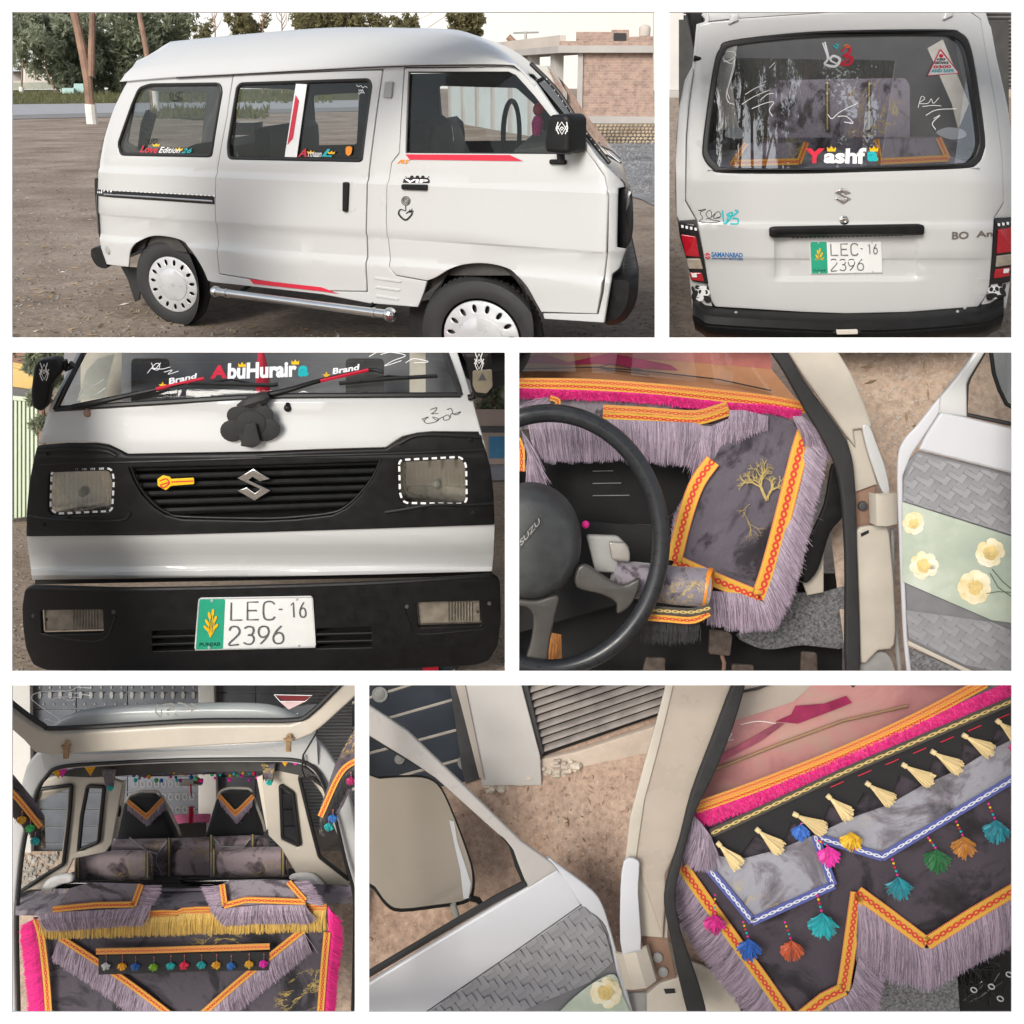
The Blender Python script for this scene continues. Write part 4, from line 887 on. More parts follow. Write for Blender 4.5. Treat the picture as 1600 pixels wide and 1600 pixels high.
tg = ZC((150, 85), (125, 330), (108, 440), (95, 600), (91, 880), (140, 968), (166, 1100), (190, 1258), (205, 1330), (222, 1362), (620, 1386), (820, 1393), (1100, 1386), (1415, 1362), (1450, 1312), (1470, 1250), (1486, 958), (1529, 890), (1524, 700), (1498, 480), (1445, 190), (1425, 60), (1380, 28), (900, 22), (300, 62), (200, 72))
tail = B('tailgate', M['paint'], van2, m2(0), [rnd(tg, 3, 3), w2s], 6, 1.6, cuts=cut2)
bodyL = ZC((190, 10), (140, 240), (88, 335), (60, 470), (45, 700), (50, 950), (62, 975), (138, 970), (89, 885), (92, 600), (105, 440), (122, 325), (146, 84), (200, 68)); bodyR = ZC((1430, 10), (1478, 95), (1502, 230), (1552, 450), (1575, 600), (1585, 900), (1580, 960), (1490, 962), (1533, 893), (1528, 700), (1502, 480), (1449, 190), (1430, 60), (1384, 24))
B('body_side', M['paint'], van2, m2(-3), [bodyL], 5, 1.5, cuts=cut2); B('body_side', M['paint'], van2, m2(-3), [bodyR], 5, 1.5, cuts=cut2)
lowL = ZC((98, 1150), (185, 1262), (202, 1332), (216, 1372), (120, 1372), (110, 1250)); lowR = ZC((1455, 1312), (1474, 1252), (1565, 1250), (1545, 1372), (1425, 1372))
B('body_corner', M['paint'], van2, m2(-3), [lowL], 5, 1, cuts=cut2); B('body_corner', M['paint'], van2, m2(-3), [lowR], 5, 1, cuts=cut2)
rf = ZC((190, 70), (300, 58), (900, 18), (1384, 22), (1430, 60), (1480, 95), (1440, -40), (800, -60), (200, -30), (165, 40))
B('roof', M['paint'], van2, m2(-8), [rf], 6, 2, cuts=cut2)
# shell running forward, open at the windows
ol = cat(ZC((190, 10), (140, 240), (88, 335), (60, 470), (45, 700), (50, 950), (98, 1150), (120, 1370)), 4); orr = cat(ZC((1430, 10), (1478, 95), (1502, 230), (1552, 450), (1575, 600), (1585, 900), (1565, 1250), (1545, 1370)), 4)
_d2 = Vector((.28, 1, 0)).normalized()
for nm, o_ in (('side_skin', ol), ('side_skin', orr)):
    a = [S2.p(u, v, e2(u, v) - 3) for u, v in o_]; MB().loft([a, [p + _d2 * .12 for p in a], [p + _d2 * 1.6 for p in a]], 30).build(nm, M['paint'], van2)
B('window_gasket', M['seal'], van2, m2(2), [w2s, cat(inset(w2, 9.5), 4, True)], 5, 2.2)
M['rear_glass'] = glassm('rear_window_glass', (.72, .74, .78), 1.15, base=.19)
MB().shape(m2(0), [cat(inset(w2, 6), 4, True)], 0, cuts=cut2).build('window_glass', M['rear_glass'], van2)
for x, y in ((305, 60), (1275, 40)):
    u, v = C2((x, y))[0]; hn = B('hinge', M['paint'], van2, m2(3), [rnd([(u - 9, v + 8), (u - 3, v - 9), (u + 8, v - 9), (u + 7, v + 2)], 2)], 7, 2)
# interior behind the glass
back = lambda u, v, d: S2.p(u, v, 0) + ray(u, v).normalized() * d
def slab2(name, mat, pts, d, T=.1, par=van2): return B(name, mat, par, lambda x, y, z: back(x, -y, d - z), [pts], T, cuts=grid_cuts(1040, 1590, 10, 530, 30))
slab2('bulkhead', M['interior'], ZC((60, 60), (1560, 60), (1560, 800), (60, 800)), 1.7, .02)
sh = [[S2.p(u, v, -10) for u, v in ZC((190, 745), (800, 752), (1430, 735))], [S2.p(u, v, -10) + Vector((0, .5, .06)) for u, v in ZC((250, 745), (800, 752), (1380, 735))]]
MB().loft(sh, 20).build('parcel_shelf', M['cloth'], van2)
slab2('seat_back', M['cloth_big'], rnd(ZC((470, 360), (500, 335), (1090, 325), (1110, 360), (1110, 640), (470, 640)), 8), 1.2, .08)
slab2('seat_back', M['cloth_big'], rnd(ZC((180, 640), (230, 600), (1330, 590), (1370, 640), (1380, 720), (180, 720)), 6), .62, .05)
for x in (735, 925):
    ribbon('braid', M['braid_gold'], van2, [back(*C2((x - 9, y))[0], 1.1) for y in (340, 420, 560)], [back(*C2((x + 9, y))[0], 1.1) for y in (340, 420, 560)])
lit = plain('cream_light', (.62, .58, .50), .5)
slab2('pillar_trim', lit, ZC((1190, 190), (1260, 150), (1380, 440), (1330, 560), (1300, 440)), 1.4, .03); slab2('pillar_trim', lit, ZC((230, 180), (330, 150), (300, 330), (330, 560), (240, 560)), 1.4, .03)  # no trim here: cream shapes stand for the bright side-window areas
slab2('window_light_patch', M['white'], cat(ZC((270, 590), (290, 550), (330, 545), (355, 575), (340, 600)), 4, True), .5, .03); slab2('window_light_patch', M['white'], cat(ZC((1230, 575), (1280, 550), (1350, 560), (1365, 590), (1300, 605)), 4, True), .5, .03)  # white patches painted where light shows through the side windows
flap2 = [('grey marbled cloth flap with orange braid behind the left half of the rear glass', [(365, 622), (640, 618), (610, 715), (300, 722)], [(300, 722), (365, 622)], [(300, 712), (605, 705)], [(640, 618), (605, 712)]),
         ('grey marbled cloth flap with orange braid behind the right half of the rear glass', [(960, 604), (1240, 596), (1285, 700), (975, 715)], [(975, 715), (960, 604)], [(975, 705), (1285, 690)], [(1240, 596), (1285, 695)])]
for lb, q, l1, l2, l3 in flap2:
    fp = lambda x, y, k=0: back(*C2((x, y))[0], .08 + k); t_ = thing('cloth_flap', lb, 'cloth', fp(*q[3]), None)
    MB().shape(lambda x, y, z: back(x, -y, .10 + z), [C2(*q)], .02).build('cloth', M['cloth'], t_)
    for P, w in ((l1, 12), (l2, 15), (l3, 13)):
        v_ = Vector(P[1]) - Vector(P[0]); n_ = Vector((-v_.y, v_.x)).normalized() * w
        ribbon('braid', M['braid'], t_, [fp(P[0][0] - n_.x, P[0][1] - n_.y), fp(P[1][0] - n_.x, P[1][1] - n_.y)], [fp(P[0][0] + n_.x, P[0][1] + n_.y), fp(P[1][0] + n_.x, P[1][1] + n_.y)])
# decals on the glass
gm2 = m2(1.6)
MB().text(gm2, 'Y', ZC((632, 645), (722, 645), (708, 712), (640, 712)), .5, .06).build('lettering', M['red'], van2)
MB().text(gm2, 'ashf', ZC((722, 648), (910, 642), (908, 716), (716, 712)), .5, .04).build('lettering', M['white'], van2)
MB().text(gm2, 'a', ZC((914, 658), (964, 658), (964, 704), (914, 704)), .5, .05).build('lettering', M['teal'], van2)
for x in (752, 945):
    u, v = C2((x, 648))[0]; B('crown', M['yellow'], van2, gm2, [crown_pts(u, v, 6.2)], .5)
cal = MB(); cal.stroke(gm2, ZC((712, 165), (735, 235), (722, 262), (770, 272), (790, 240), (760, 225), (748, 245), (780, 262)), lambda t: 2 + 2.2 * math.sin(3.1 * t)); cal.stroke(gm2, ZC((722, 162), (742, 240)), 2.6); cal.build('calligraphy', M['white'], van2, kind='stuff')
cal = MB(); cal.stroke(gm2, ZC((800, 205), (825, 178), (838, 205), (810, 225), (845, 232), (835, 262), (795, 262), (830, 240)), lambda t: 2.5 + 2.5 * math.sin(3.1 * t)); cal.build('calligraphy', M['red'], van2)
cal = MB()
for P in ([(760, 178), (775, 190), (782, 176), (768, 172)],): cal.stroke(gm2, ZC(*P), 2.2)
cal.build('calligraphy', M['teal'], van2); B('calligraphy', M['yellow'], van2, gm2, [ell(*C2((823, 180))[0], 4, 2.6, 12)], .5)
sc2 = MB()
for P in ([(262, 250), (290, 245), (318, 222), (300, 205), (268, 210), (262, 240), (300, 260), (315, 235), (290, 340), (275, 400), (285, 435), (310, 445)], [(315, 240), (306, 300), (280, 380), (290, 420)],
          [(345, 445), (400, 410), (470, 380)], [(360, 400), (410, 370), (450, 355)], [(390, 465), (450, 440), (490, 435), (470, 470), (485, 500)], [(430, 425), (460, 400), (490, 395)], [(735, 490), (755, 510), (790, 480), (870, 440)], [(780, 500), (820, 500), (850, 530), (810, 525)],
          [(1145, 460), (1160, 410), (1175, 420), (1150, 440), (1190, 440), (1205, 420), (1215, 440), (1240, 415)], [(1165, 455), (1210, 450), (1250, 452)], [(1180, 495), (1230, 470), (1320, 465)], [(1215, 510), (1245, 495), (1210, 530), (1225, 560)], [(470, 280), (495, 255)]): sc2.stroke(gm2, ZC(*P), 1.0)
sc2.build('scribble', M['white'], van2, kind='stuff')
# warning triangle
tr_ = ZC((1246, 195), (1330, 303), (1188, 315)); wt = B('warning_sticker', M['white'], van2, gm2, [rnd(tr_, 4)], .4)
MB().stroke(m2(2.1), tr_ + tr_[:1], 2.2, .3, 0).build('sticker_rim', M['red'], wt)
B('sticker_dot', M['red'], wt, m2(2.1), [ell(*C2((1250, 225))[0], 3.4, 3.2, 12)], .3)
for (s_, q, mt) in (('KEEP', [(1232, 236), (1270, 236), (1272, 246), (1230, 246)], 'ink'), ('DISTANCE', [(1222, 250), (1282, 250), (1284, 262), (1220, 262)], 'ink'), ('0300', [(1216, 268), (1294, 266), (1296, 280), (1214, 282)], 'red'), ('AND SAFE', [(1206, 286), (1306, 284), (1308, 298), (1204, 300)], 'teal')):
    MB().text(m2(2.1), s_, ZC(*q), .3, .03).build('lettering', M[mt], wt)
# badges, lock, handle bar, plate
B('badge', M['chrome'], van2, m2(6), [emblem(None, *C2((762, 822))[0], 25.5, 25)], 2.4, .5)
u, v = C2((805, 970))[0]; MB().lathe(lambda x, y, z: S2.p(u + x, v + y, e2(u, v), 6 + z), [(7.4, 0), (7.2, 2), (5, 3), (2.6, 3), (2.2, 1.5), (0, 1.5)], 24).build('lock', M['chrome'], van2)
B('handle_bar', M['black'], van2, m2(5), [rnd(ZC((464, 1002), (485, 996), (1138, 984), (1161, 990), (1160, 1030), (1140, 1034), (480, 1046), (464, 1040)), 4)], 13, 3.5, cuts=grid_cuts(1190, 1450, 340, 380, 20))
tp = MB()
for k in range(26):
    x = 575 + 485 * k / 25; a, b = C2((x, 1042 - 10 * k / 25))[0]; tp.shape(m2(7), [box4(a - 2, b, a + 2, b + 3)], 1)
tp.build('dotted_tape', M['ink'], van2, kind='stuff')
plate(van2, m2(6.2), ZC((648, 1064), (975, 1061), (980, 1208), (654, 1214)))
for s_, q in (('BO', [(1296, 1022), (1370, 1020), (1368, 1052), (1294, 1056)]), ('An', [(1405, 1018), (1478, 1016), (1478, 1042), (1405, 1046)])): MB().text(m2(6), s_, ZC(*q), 1.5, .012).build('lettering', M.setdefault('bronze', plain('bronze_letter', (.17, .15, .13), .4, .3)), van2)
B('maker_sticker', M['red'], van2, m2(6), [emblem(None, *C2((174, 1116))[0], 9.6, 11)], .4)
for s_, q in (('SAMANABAD', [(205, 1113), (347, 1117), (347, 1139), (205, 1136)]), ('MOTORS', [(284, 1139), (348, 1141), (348, 1152), (284, 1150)]), ('038-7722297', [(208, 1138), (280, 1140), (280, 1148), (208, 1146)])): MB().text(m2(6), s_, ZC(*q), .4, .035).build('lettering', plain('blue_vinyl', (.02, .14, .36), .4, var=0), van2)
cal = MB()
for P in ([(148, 925), (180, 920), (155, 935), (165, 960), (150, 975), (200, 980), (245, 975), (200, 965), (180, 940), (200, 925), (205, 955), (180, 965)], [(205, 955), (235, 930), (248, 950), (225, 960)], [(145, 925), (160, 928)], [(225, 935), (215, 960), (245, 958)]): cal.stroke(m2(6), ZC(*P), 1.0)
cal.build('calligraphy', M['ink'], van2, kind='stuff')
cal = MB()
for P in ([(255, 925), (258, 960), (265, 985), (285, 970), (300, 935), (275, 945), (300, 950), (325, 930), (310, 925)], [(300, 960), (325, 965), (322, 985), (290, 985)], [(285, 940), (270, 985)]): cal.stroke(m2(6), ZC(*P), 2.6)
cal.build('calligraphy', M['teal'], van2, kind='stuff')
# tail lamps
M['lens_red'] = plain('red_lens', (.42, .008, .02), .15, var=.15, vs=40, coat=.5); M['lens_amber'] = plain('smoky_lens', (.36, .31, .25), .2, var=.2, vs=30, coat=.5)
for lens, fr_ in (([(65, 1032), (134, 1042), (150, 1136), (88, 1130)], [(56, 975), (130, 985), (146, 1020), (166, 1110), (192, 1260), (116, 1245), (94, 1150), (62, 1040)]), ([(1500, 1010), (1572, 1000), (1572, 1110), (1494, 1120)], [(1488, 966), (1575, 954), (1577, 1100), (1558, 1250), (1463, 1262), (1478, 1100)])):
    lm = B('tail_lamp', M['gloss_black'], van2, m2(-1), [rnd(ZC(*fr_), 3)], 9, 2)
    B('lens', M['lens_red'], lm, m2(6), [rnd(ZC(*lens), 2)], 4, 1.2)
    L_ = lens[0][0] < 800
    B('lens', M['lens_amber'], lm, m2(6), [rnd(ZC(*([(90, 1142), (154, 1142), (166, 1190), (100, 1188)] if L_ else [(1494, 1130), (1567, 1121), (1561, 1170), (1489, 1181)])), 2)], 4, 1.2)
    B('lens', M['lens_red'], lm, m2(6), [rnd(ZC(*([(103, 1205), (160, 1206), (171, 1246), (112, 1240)] if L_ else [(1488, 1191), (1556, 1181), (1551, 1222), (1481, 1233)])), 2)], 4, 1.2)
    B('lens_spot', M['white'], lm, m2(10), [rnd(ZC(*([(112, 1208), (135, 1208), (138, 1226), (116, 1226)] if L_ else [(1525, 1188), (1550, 1186), (1546, 1205), (1522, 1208)])), 1)], .4)
    d_ = MB()
    for k in range(4):
        x = (66 + 20 * k) if L_ else (1498 + 20 * k); y = (990 + 4 * k) if L_ else (982 - 3 * k); d_.shape(m2(8.2), [rnd(ZC((x, y), (x + 12, y + 1), (x + 12, y + 14), (x + 2, y + 13)), 1)], .4)
    d_.build('dotted_tape', M['white'], lm, kind='stuff')
# panda stickers
for x0, y0, f in ((160, 1300, 1), (1497, 1288, -1)):
    pw = MB(); pk_ = MB(); Q = lambda *p: ZC(*[(x0 + f * a, y0 + b) for a, b in p]); E3 = lambda a, b, r1, r2, rot=0: ell(*Q((a, b))[0], r1, r2, 16, rot * f)
    pw.shape(m2(3.5), [E3(8, -6, 12, 8.5)], .5); pw.shape(m2(3.5), [E3(-2, 16, 10, 8)], .5)
    for a, b, r1, r2, ro in ((-18, -26, 3.6, 3.2, 0), (34, -22, 3.6, 3.2, 0), (-4, -6, 2.8, 3.6, .4), (22, -4, 2.8, 3.4, -.4), (8, 4, 1.6, 1.2, 0), (-30, 8, 4.2, 8, .5), (-18, 30, 6, 3.4, 0), (20, 24, 9, 4, .1), (30, 34, 5, 4, 0), (-36, -14, 2.4, 6, -.3)): pk_.shape(m2(4.2), [E3(a, b, r1, r2, ro)], .4)
    s_ = pw.build('panda_sticker', M['white'], van2, kind='stuff'); pk_.build('panda_markings', M['ink'], s_, kind='stuff')
# bumper
bt = cat(ZC((122, 1325), (160, 1345), (215, 1368), (620, 1391), (820, 1396), (1100, 1390), (1430, 1362), (1490, 1342), (1537, 1318)), 4)
def row(dy, e, sx=1.0): return [S2.p(1312 + (u - 1312) * sx, v + dy, e2(u, min(v, 480)) + e) for u, v in bt]
bm2 = MB().loft([row(-6, -6), row(0, 6), row(8, 30), row(14, 37), row(26, 40), row(29, 38), row(31, 40), row(40, 36, .99), row(46, 22, .985), row(50, 0, .98)], 60).build('rear_bumper', M['black'], van2, 40)
for x, y in ((320, 1392), (1327, 1388), (1360, 1370)):
    u, v = C2((x, y))[0]; MB().ball(S2.p(u, v, e2(u, 480) + 24), .008, 8, 5).build('bolt', M['grey'], bm2)
B('plate_lamp', lit, bm2, lambda x, y, z: S2.p(x, -y, 38, z), [rnd(ZC((773, 1468), (870, 1466), (872, 1488), (776, 1490)), 2)], 4, 1)
B('plate_lamp_mount', M['seal'], bm2, lambda x, y, z: S2.p(x, -y, 37, z), [rnd(ZC((760, 1476), (886, 1474), (886, 1484), (760, 1486)), 1)], 3, .5)
# mirror seen past the left roof corner
mr2 = B('mirror', M['black'], van2, lambda x, y, z: S2.p(x, -y, -120, z), [rnd(ZC((84, 10), (168, 10), (160, 140), (118, 156), (100, 80)), 3)], 20, 4)
MB().tube([S2.p(u, v, -60) for u, v in ZC((120, 115), (135, 190), (158, 245))], 2.6 * S2.px, 8).build('mirror_arm', M['black'], mr2)
MB().tube([S2.p(u, v, -40) for u, v in ZC((128, 236), (168, 240))], 4 * S2.px, 8).build('mirror_clamp', M['black'], mr2)
# yard behind: ground, pillar, shutters
G2 = Plane.by3((1045, 545, 5.3), (1580, 545, 5.3), (1300, 160, 9.5))
gsheet('ground', dirt('yard_dirt', ((.20, .155, .12), (.27, .215, .17), (.33, .27, .22), (.42, .38, .33)), 1.1), [(1034, 120), (1592, 120), (1592, 545), (1034, 545)], 0, G2)
scatter('pebbles', M['stone'], G2, [(1036, 165), (1092, 165), (1082, 540), (1036, 540)], 160, .008, .03, 6); scatter('pebbles', M['stone'], G2, [(1540, 150), (1590, 150), (1590, 540), (1560, 540)], 120, .008, .03, 7)
yb = Plane(G2.p(1300, 148), (0, -1, .05))
wy = thing('wall', 'white plastered gate pillar at the left edge behind the rear view van', 'wall', yb.p(1056, 145)); M['whitewash'] = plain('whitewash', (.62, .60, .57), .85, var=.1, vs=1.2, spec=.1, bmp=.15, bs=12)
B('pillar', M['whitewash'], wy, wmap(yb), [[(1020, -10), (1066, -10), (1068, 142), (1020, 142)]], 12, 2); B('pillar_base', M['conc'], wy, wmap(yb), [[(1020, 142), (1070, 142), (1074, 158), (1020, 158)]], 18, 3)
def shutter(label, pl, q, n, mat, e=-10, fr=None, cat_='shutter'):
    tl, tr, br, bl = [Vector(p) for p in q]; t_ = thing('roller_shutter', label, cat_, pl.p(*bl))
    for k in range(n):
        a0, a1 = k / n, (k + .86) / n; P = [[tl.lerp(bl, a), tr.lerp(br, a)] for a in (a0, (a0 + a1) / 2, a1)]
        rows = [[pl.p(*P[i][0], e, ee), pl.p(*P[i][1], e, ee)] for i, ee in ((0, 0), (0, 2.5), (1, 4.5), (2, 2.5), (2, 0))]
        MB().loft(rows, 2).build('slat', mat, t_, 60)
    B('backing', M['seal'], t_, wmap(pl, None, e - 3), [q], 1); return t_
M['slat'] = plain('shutter_steel', (.17, .165, .165), .5, .3, var=.3, vs=4); M['blue_steel'] = plain('blue_black_steel', (.035, .045, .06), .55, var=.25, vs=3)
shutter('dark ribbed roller shutter at the top right beside the rear view van', yb, [(1528, -6), (1600, -6), (1600, 142), (1528, 142)], 24, M['slat'])
ws = thing('wall', 'pale sill below the dark shutter at right of the rear view van', 'wall', yb.p(1570, 150)); B('sill', plain('sandy_plaster', (.38, .31, .24), .9), ws, wmap(yb), [[(1520, 140), (1600, 140), (1600, 166), (1520, 166)]], 14, 3)
gt = thing('gate', 'dark steel gate beside the white pillar at the left of the rear view van', 'gate', yb.p(1080, 145))
for k in range(9): B('gate_panel', M['blue_steel'], gt, wmap(yb, None, -6), [[(1068, -10 + 17 * k), (1110, -10 + 17 * k), (1110, 5 + 17 * k), (1068, 5 + 17 * k)]], 5, 1)
B('house_wall', M['whitewash'], gt, wmap(yb, None, -20), [[(1100, -20), (1540, -20), (1540, 150), (1100, 150)]], 4)
# gum trees standing behind the photographer: they show in the rear glass
rd = random.Random(31); n_l = 0  # the three leftmost are added to mask sky glare in the glass
for (x, y, h_, lb) in ((3.6, -7.4, 9.5, 'tall gum tree with two stems mirrored in the left half of the rear glass'), (7.4, -8.0, 10.5, 'thick gum trunk mirrored at the right of the rear glass'), (1.6, -7.8, 10.5, 'tall bushy gum tree added to mask sky glare at the left edge of the rear glass'), (-.4, -7.6, 8.2, 'low leafy gum tree added to dim the sky glare left of the scribbles'), (-2.3, -8.3, 8.2, 'outermost gum tree added to mask sky glare by the left pillar of the rear glass'), (9.3, -8.4, 10, 'spreading gum tree mirrored low in the right corner of the rear glass'), (5.5, -8.6, 10, 'leafy gum tree mirrored in the middle of the rear glass')):
    T_ = []; 
    for s_ in (-.5, .45): T_.append(([Vector((x, y, -1)), Vector((x + s_ * .5, y, 3)), Vector((x + s_ * 1.4, y + .2, 6.5)), Vector((x + s_ * 2.2, y, h_ + 2))], .20, .06))
    for k in range(5):
        z = 4.5 + k * 1.2; s_ = rd.choice((-1, 1)); T_.append(([Vector((x + s_ * .3, y, z)), Vector((x + s_ * 1.0, y + .3, z + .9)), Vector((x + s_ * rd.uniform(1.3, 2.0), y + .2, z + 1.9))], .06, .015))
    bl_ = [(Vector((x + rd.uniform(-1.6, 1.6), y + rd.uniform(-.8, .8), rd.uniform(4.6, h_))), rd.uniform(.5, .9), 1) for _ in range(22)]
    tree(lb, T_, bl_, M['euc'], .13, 420, 40 + n_l, Vector((x, y, -1)), None, 'gum trees behind the photographer'); n_l += 1
# ================================================================ PICTURE 3: nose of a van, close up
S3 = Plane(W3(404, 800, 4.6), (0, -1, -.06))
def D3(*p): return ZD(*p)
def X3(*p): return ZE(*p)
def prof(v, tab):
    for (a, ea), (b, eb) in zip(tab, tab[1:]):
        if v <= b: q = min(max((v - a) / (b - a), 0), 1); return ea + (eb - ea) * (q * q * (3 - 2 * q))
    return tab[-1][1]
T3 = [(540, -92), (618, -22), (628, -15), (705, 0), (712, 2), (825, 3), (834, 4), (884, -16), (890, -9), (897, -9), (904, -20), (1060, -6)]
def e3(u, v): return prof(v, T3) - 30 * abs((u - 408) / 360) ** 3.5
m3 = lambda k=0: wmap(S3, e3, k)
cut3 = grid_cuts(20, 800, 545, 1060, 16) + [((0, v), (900, v - 12)) for v in (700, 706, 712, 828, 836, 886, 890, 894, 898, 903)]
van3 = thing('van', 'nose of a white van with black grille and bumper, seen close up', 'van', S3.p(404, 1060))
# bodywork
hood = D3((350, 20), (258, 205), (210, 300), (160, 466), (300, 456), (440, 458), (500, 468), (545, 490), (592, 514), (1231, 503)) + X3((300, 492), (628, 482), (665, 455), (705, 430), (780, 412), (850, 406), (1070, 408), (1110, 505), (1040, 250), (965, 20), (925, 20), (985, 236)) + D3((1231, 244), (700, 280), (238, 312), (395, 20))
B('bonnet', M['paint'], van3, m3(0), [hood], 6, 1.5, cuts=cut3)
low = D3((100, 902), (700, 896), (1231, 880)) + X3((600, 864), (1150, 846), (1144, 1000), (1136, 1082), (600, 1096)) + D3((1231, 1108), (600, 1116), (128, 1122), (112, 1000))
B('front_panel', M['paint'], van3, m3(-2), [low], 6, 1.5, cuts=cut3)
B('groove', M['seal'], van3, m3(-12), [D3((128, 1100), (1231, 1085)) + X3((1136, 1060), (1136, 1120)) + D3((128, 1160),)], 4, cuts=cut3)
band = D3((158, 474), (142, 540), (122, 640), (108, 790), (106, 906), (700, 900), (1231, 886)) + X3((600, 868), (1147, 850), (1142, 700), (1128, 580), (1108, 508), (1072, 414), (850, 411), (780, 416), (708, 434), (668, 460), (630, 486), (300, 496)) + D3((1231, 507), (592, 518), (545, 494), (500, 473), (440, 463), (300, 461))
gro = D3((597, 576), (622, 640), (660, 705), (720, 768), (775, 802), (850, 822), (1231, 830)) + X3((200, 822), (370, 802), (440, 768), (500, 712), (560, 635), (602, 546), (300, 556)) + D3((1231, 564),)
hlL = rnd(D3((218, 600), (505, 590), (517, 640), (508, 795), (240, 808), (212, 785)), 7); hlR = rnd(X3((688, 550), (985, 535), (1010, 570), (1013, 748), (985, 762), (712, 756), (692, 715)), 7)
B('grille_surround', M['black'], van3, m3(1), [rnd(band, 3, 3), gro, hlL, hlR], 9, 2.5, cuts=cut3)
# ridge lips above and under the lamps
for P, r in ((D3((150, 506), (300, 498), (470, 505), (530, 530)), 3.2), (X3((690, 470), (760, 436), (860, 428), (1082, 440)), 3.2), (D3((108, 815), (220, 832), (400, 840), (560, 838), (600, 800)), 3.4), (X3((620, 800), (700, 788), (850, 765), (1000, 765), (1140, 758)), 3.4), (D3((130, 575), (350, 565), (590, 560), (1231, 540)), 2.2), (X3((0, 535), (600, 520), (1100, 500)), 2.2)):
    MB().tube([S3.p(u, v, e3(u, v) + 9) for u, v in cat(P, 5)], r * S3.px, 8).build('moulding', M['black'], van3)
MB().tube([S3.p(u, v, e3(u, v) + 8.5) for u, v in cat(D3((597, 576), (622, 640), (660, 705), (720, 768), (775, 802), (850, 822), (1231, 830)) + X3((200, 822), (370, 802), (440, 768), (500, 712), (560, 635), (602, 546)), 4)], 2.0 * S3.px, 8).build('grille_rim', M['black'], van3)
B('grille_back', M['seal'], van3, lambda x, y, z: S3.p(x, -y, -34, z), [[(185, 708), (612, 700), (600, 815), (230, 822)]], 2)
def xin(y):          # ends of a slat at grille height y (photo pixels)
    ds = D3((597, 576), (622, 640), (660, 705), (720, 768), (775, 802), (850, 822)); es = X3((602, 546), (560, 635), (500, 712), (440, 768), (370, 802))
    def f(P, y):
        for (x1, y1), (x2, y2) in zip(P, P[1:]):
            if y1 <= y <= y2: return x1 + (x2 - x1) * (y - y1) / (y2 - y1)
        return P[-1][0] if y > P[-1][1] else P[0][0]
    return f(ds, y), f(es, y - 8)
for k in range(6):
    y0 = 727 + 13.2 * k; a0, b0 = xin(y0); a1, b1 = xin(y0 + 10)
    P = [(a0 + 2, y0 + 1), (b0 - 2, y0 - 9), (b1 - 2, y0 + 1), (a1 + 2, y0 + 11)]
    rows = [[S3.p(x, y, e3(x, y) + e) for x, y in resample_ for resample_ in [0]] if 0 else [S3.p(*(Vector(P[0]).lerp(Vector(P[1]), t).lerp(Vector(P[3]).lerp(Vector(P[2]), t), f)), e3(P[0][0] + (P[1][0] - P[0][0]) * t, y0) + e) for t in [i / 10 for i in range(11)]] for f, e in ((-.05, -10), (.05, -1), (.5, 3), (.75, 2.5), (1.0, -8))]
    MB().loft(rows, 11).build('slat', M['black'], van3, 40)
B('badge', M['chrome'], van3, m3(6), [emblem(None, 373, 728, 52, 50)], 5, 1.4)
bs = B('yellow_badge', M['yellow'], van3, m3(6), [rnd(D3((733, 632), (760, 614), (795, 622), (800, 632), (908, 626), (910, 656), (800, 664), (775, 686), (735, 664)), 2)], 2, .5)
rg_ = MB()
for P in ([(745, 640), (775, 630), (790, 650), (765, 672), (750, 660), (785, 648)], [(800, 645), (905, 640)]): rg_.stroke(m3(8.2), D3(*P), 1.8, .3)
rg_.build('badge_pattern', M['red'], bs, kind='stuff')
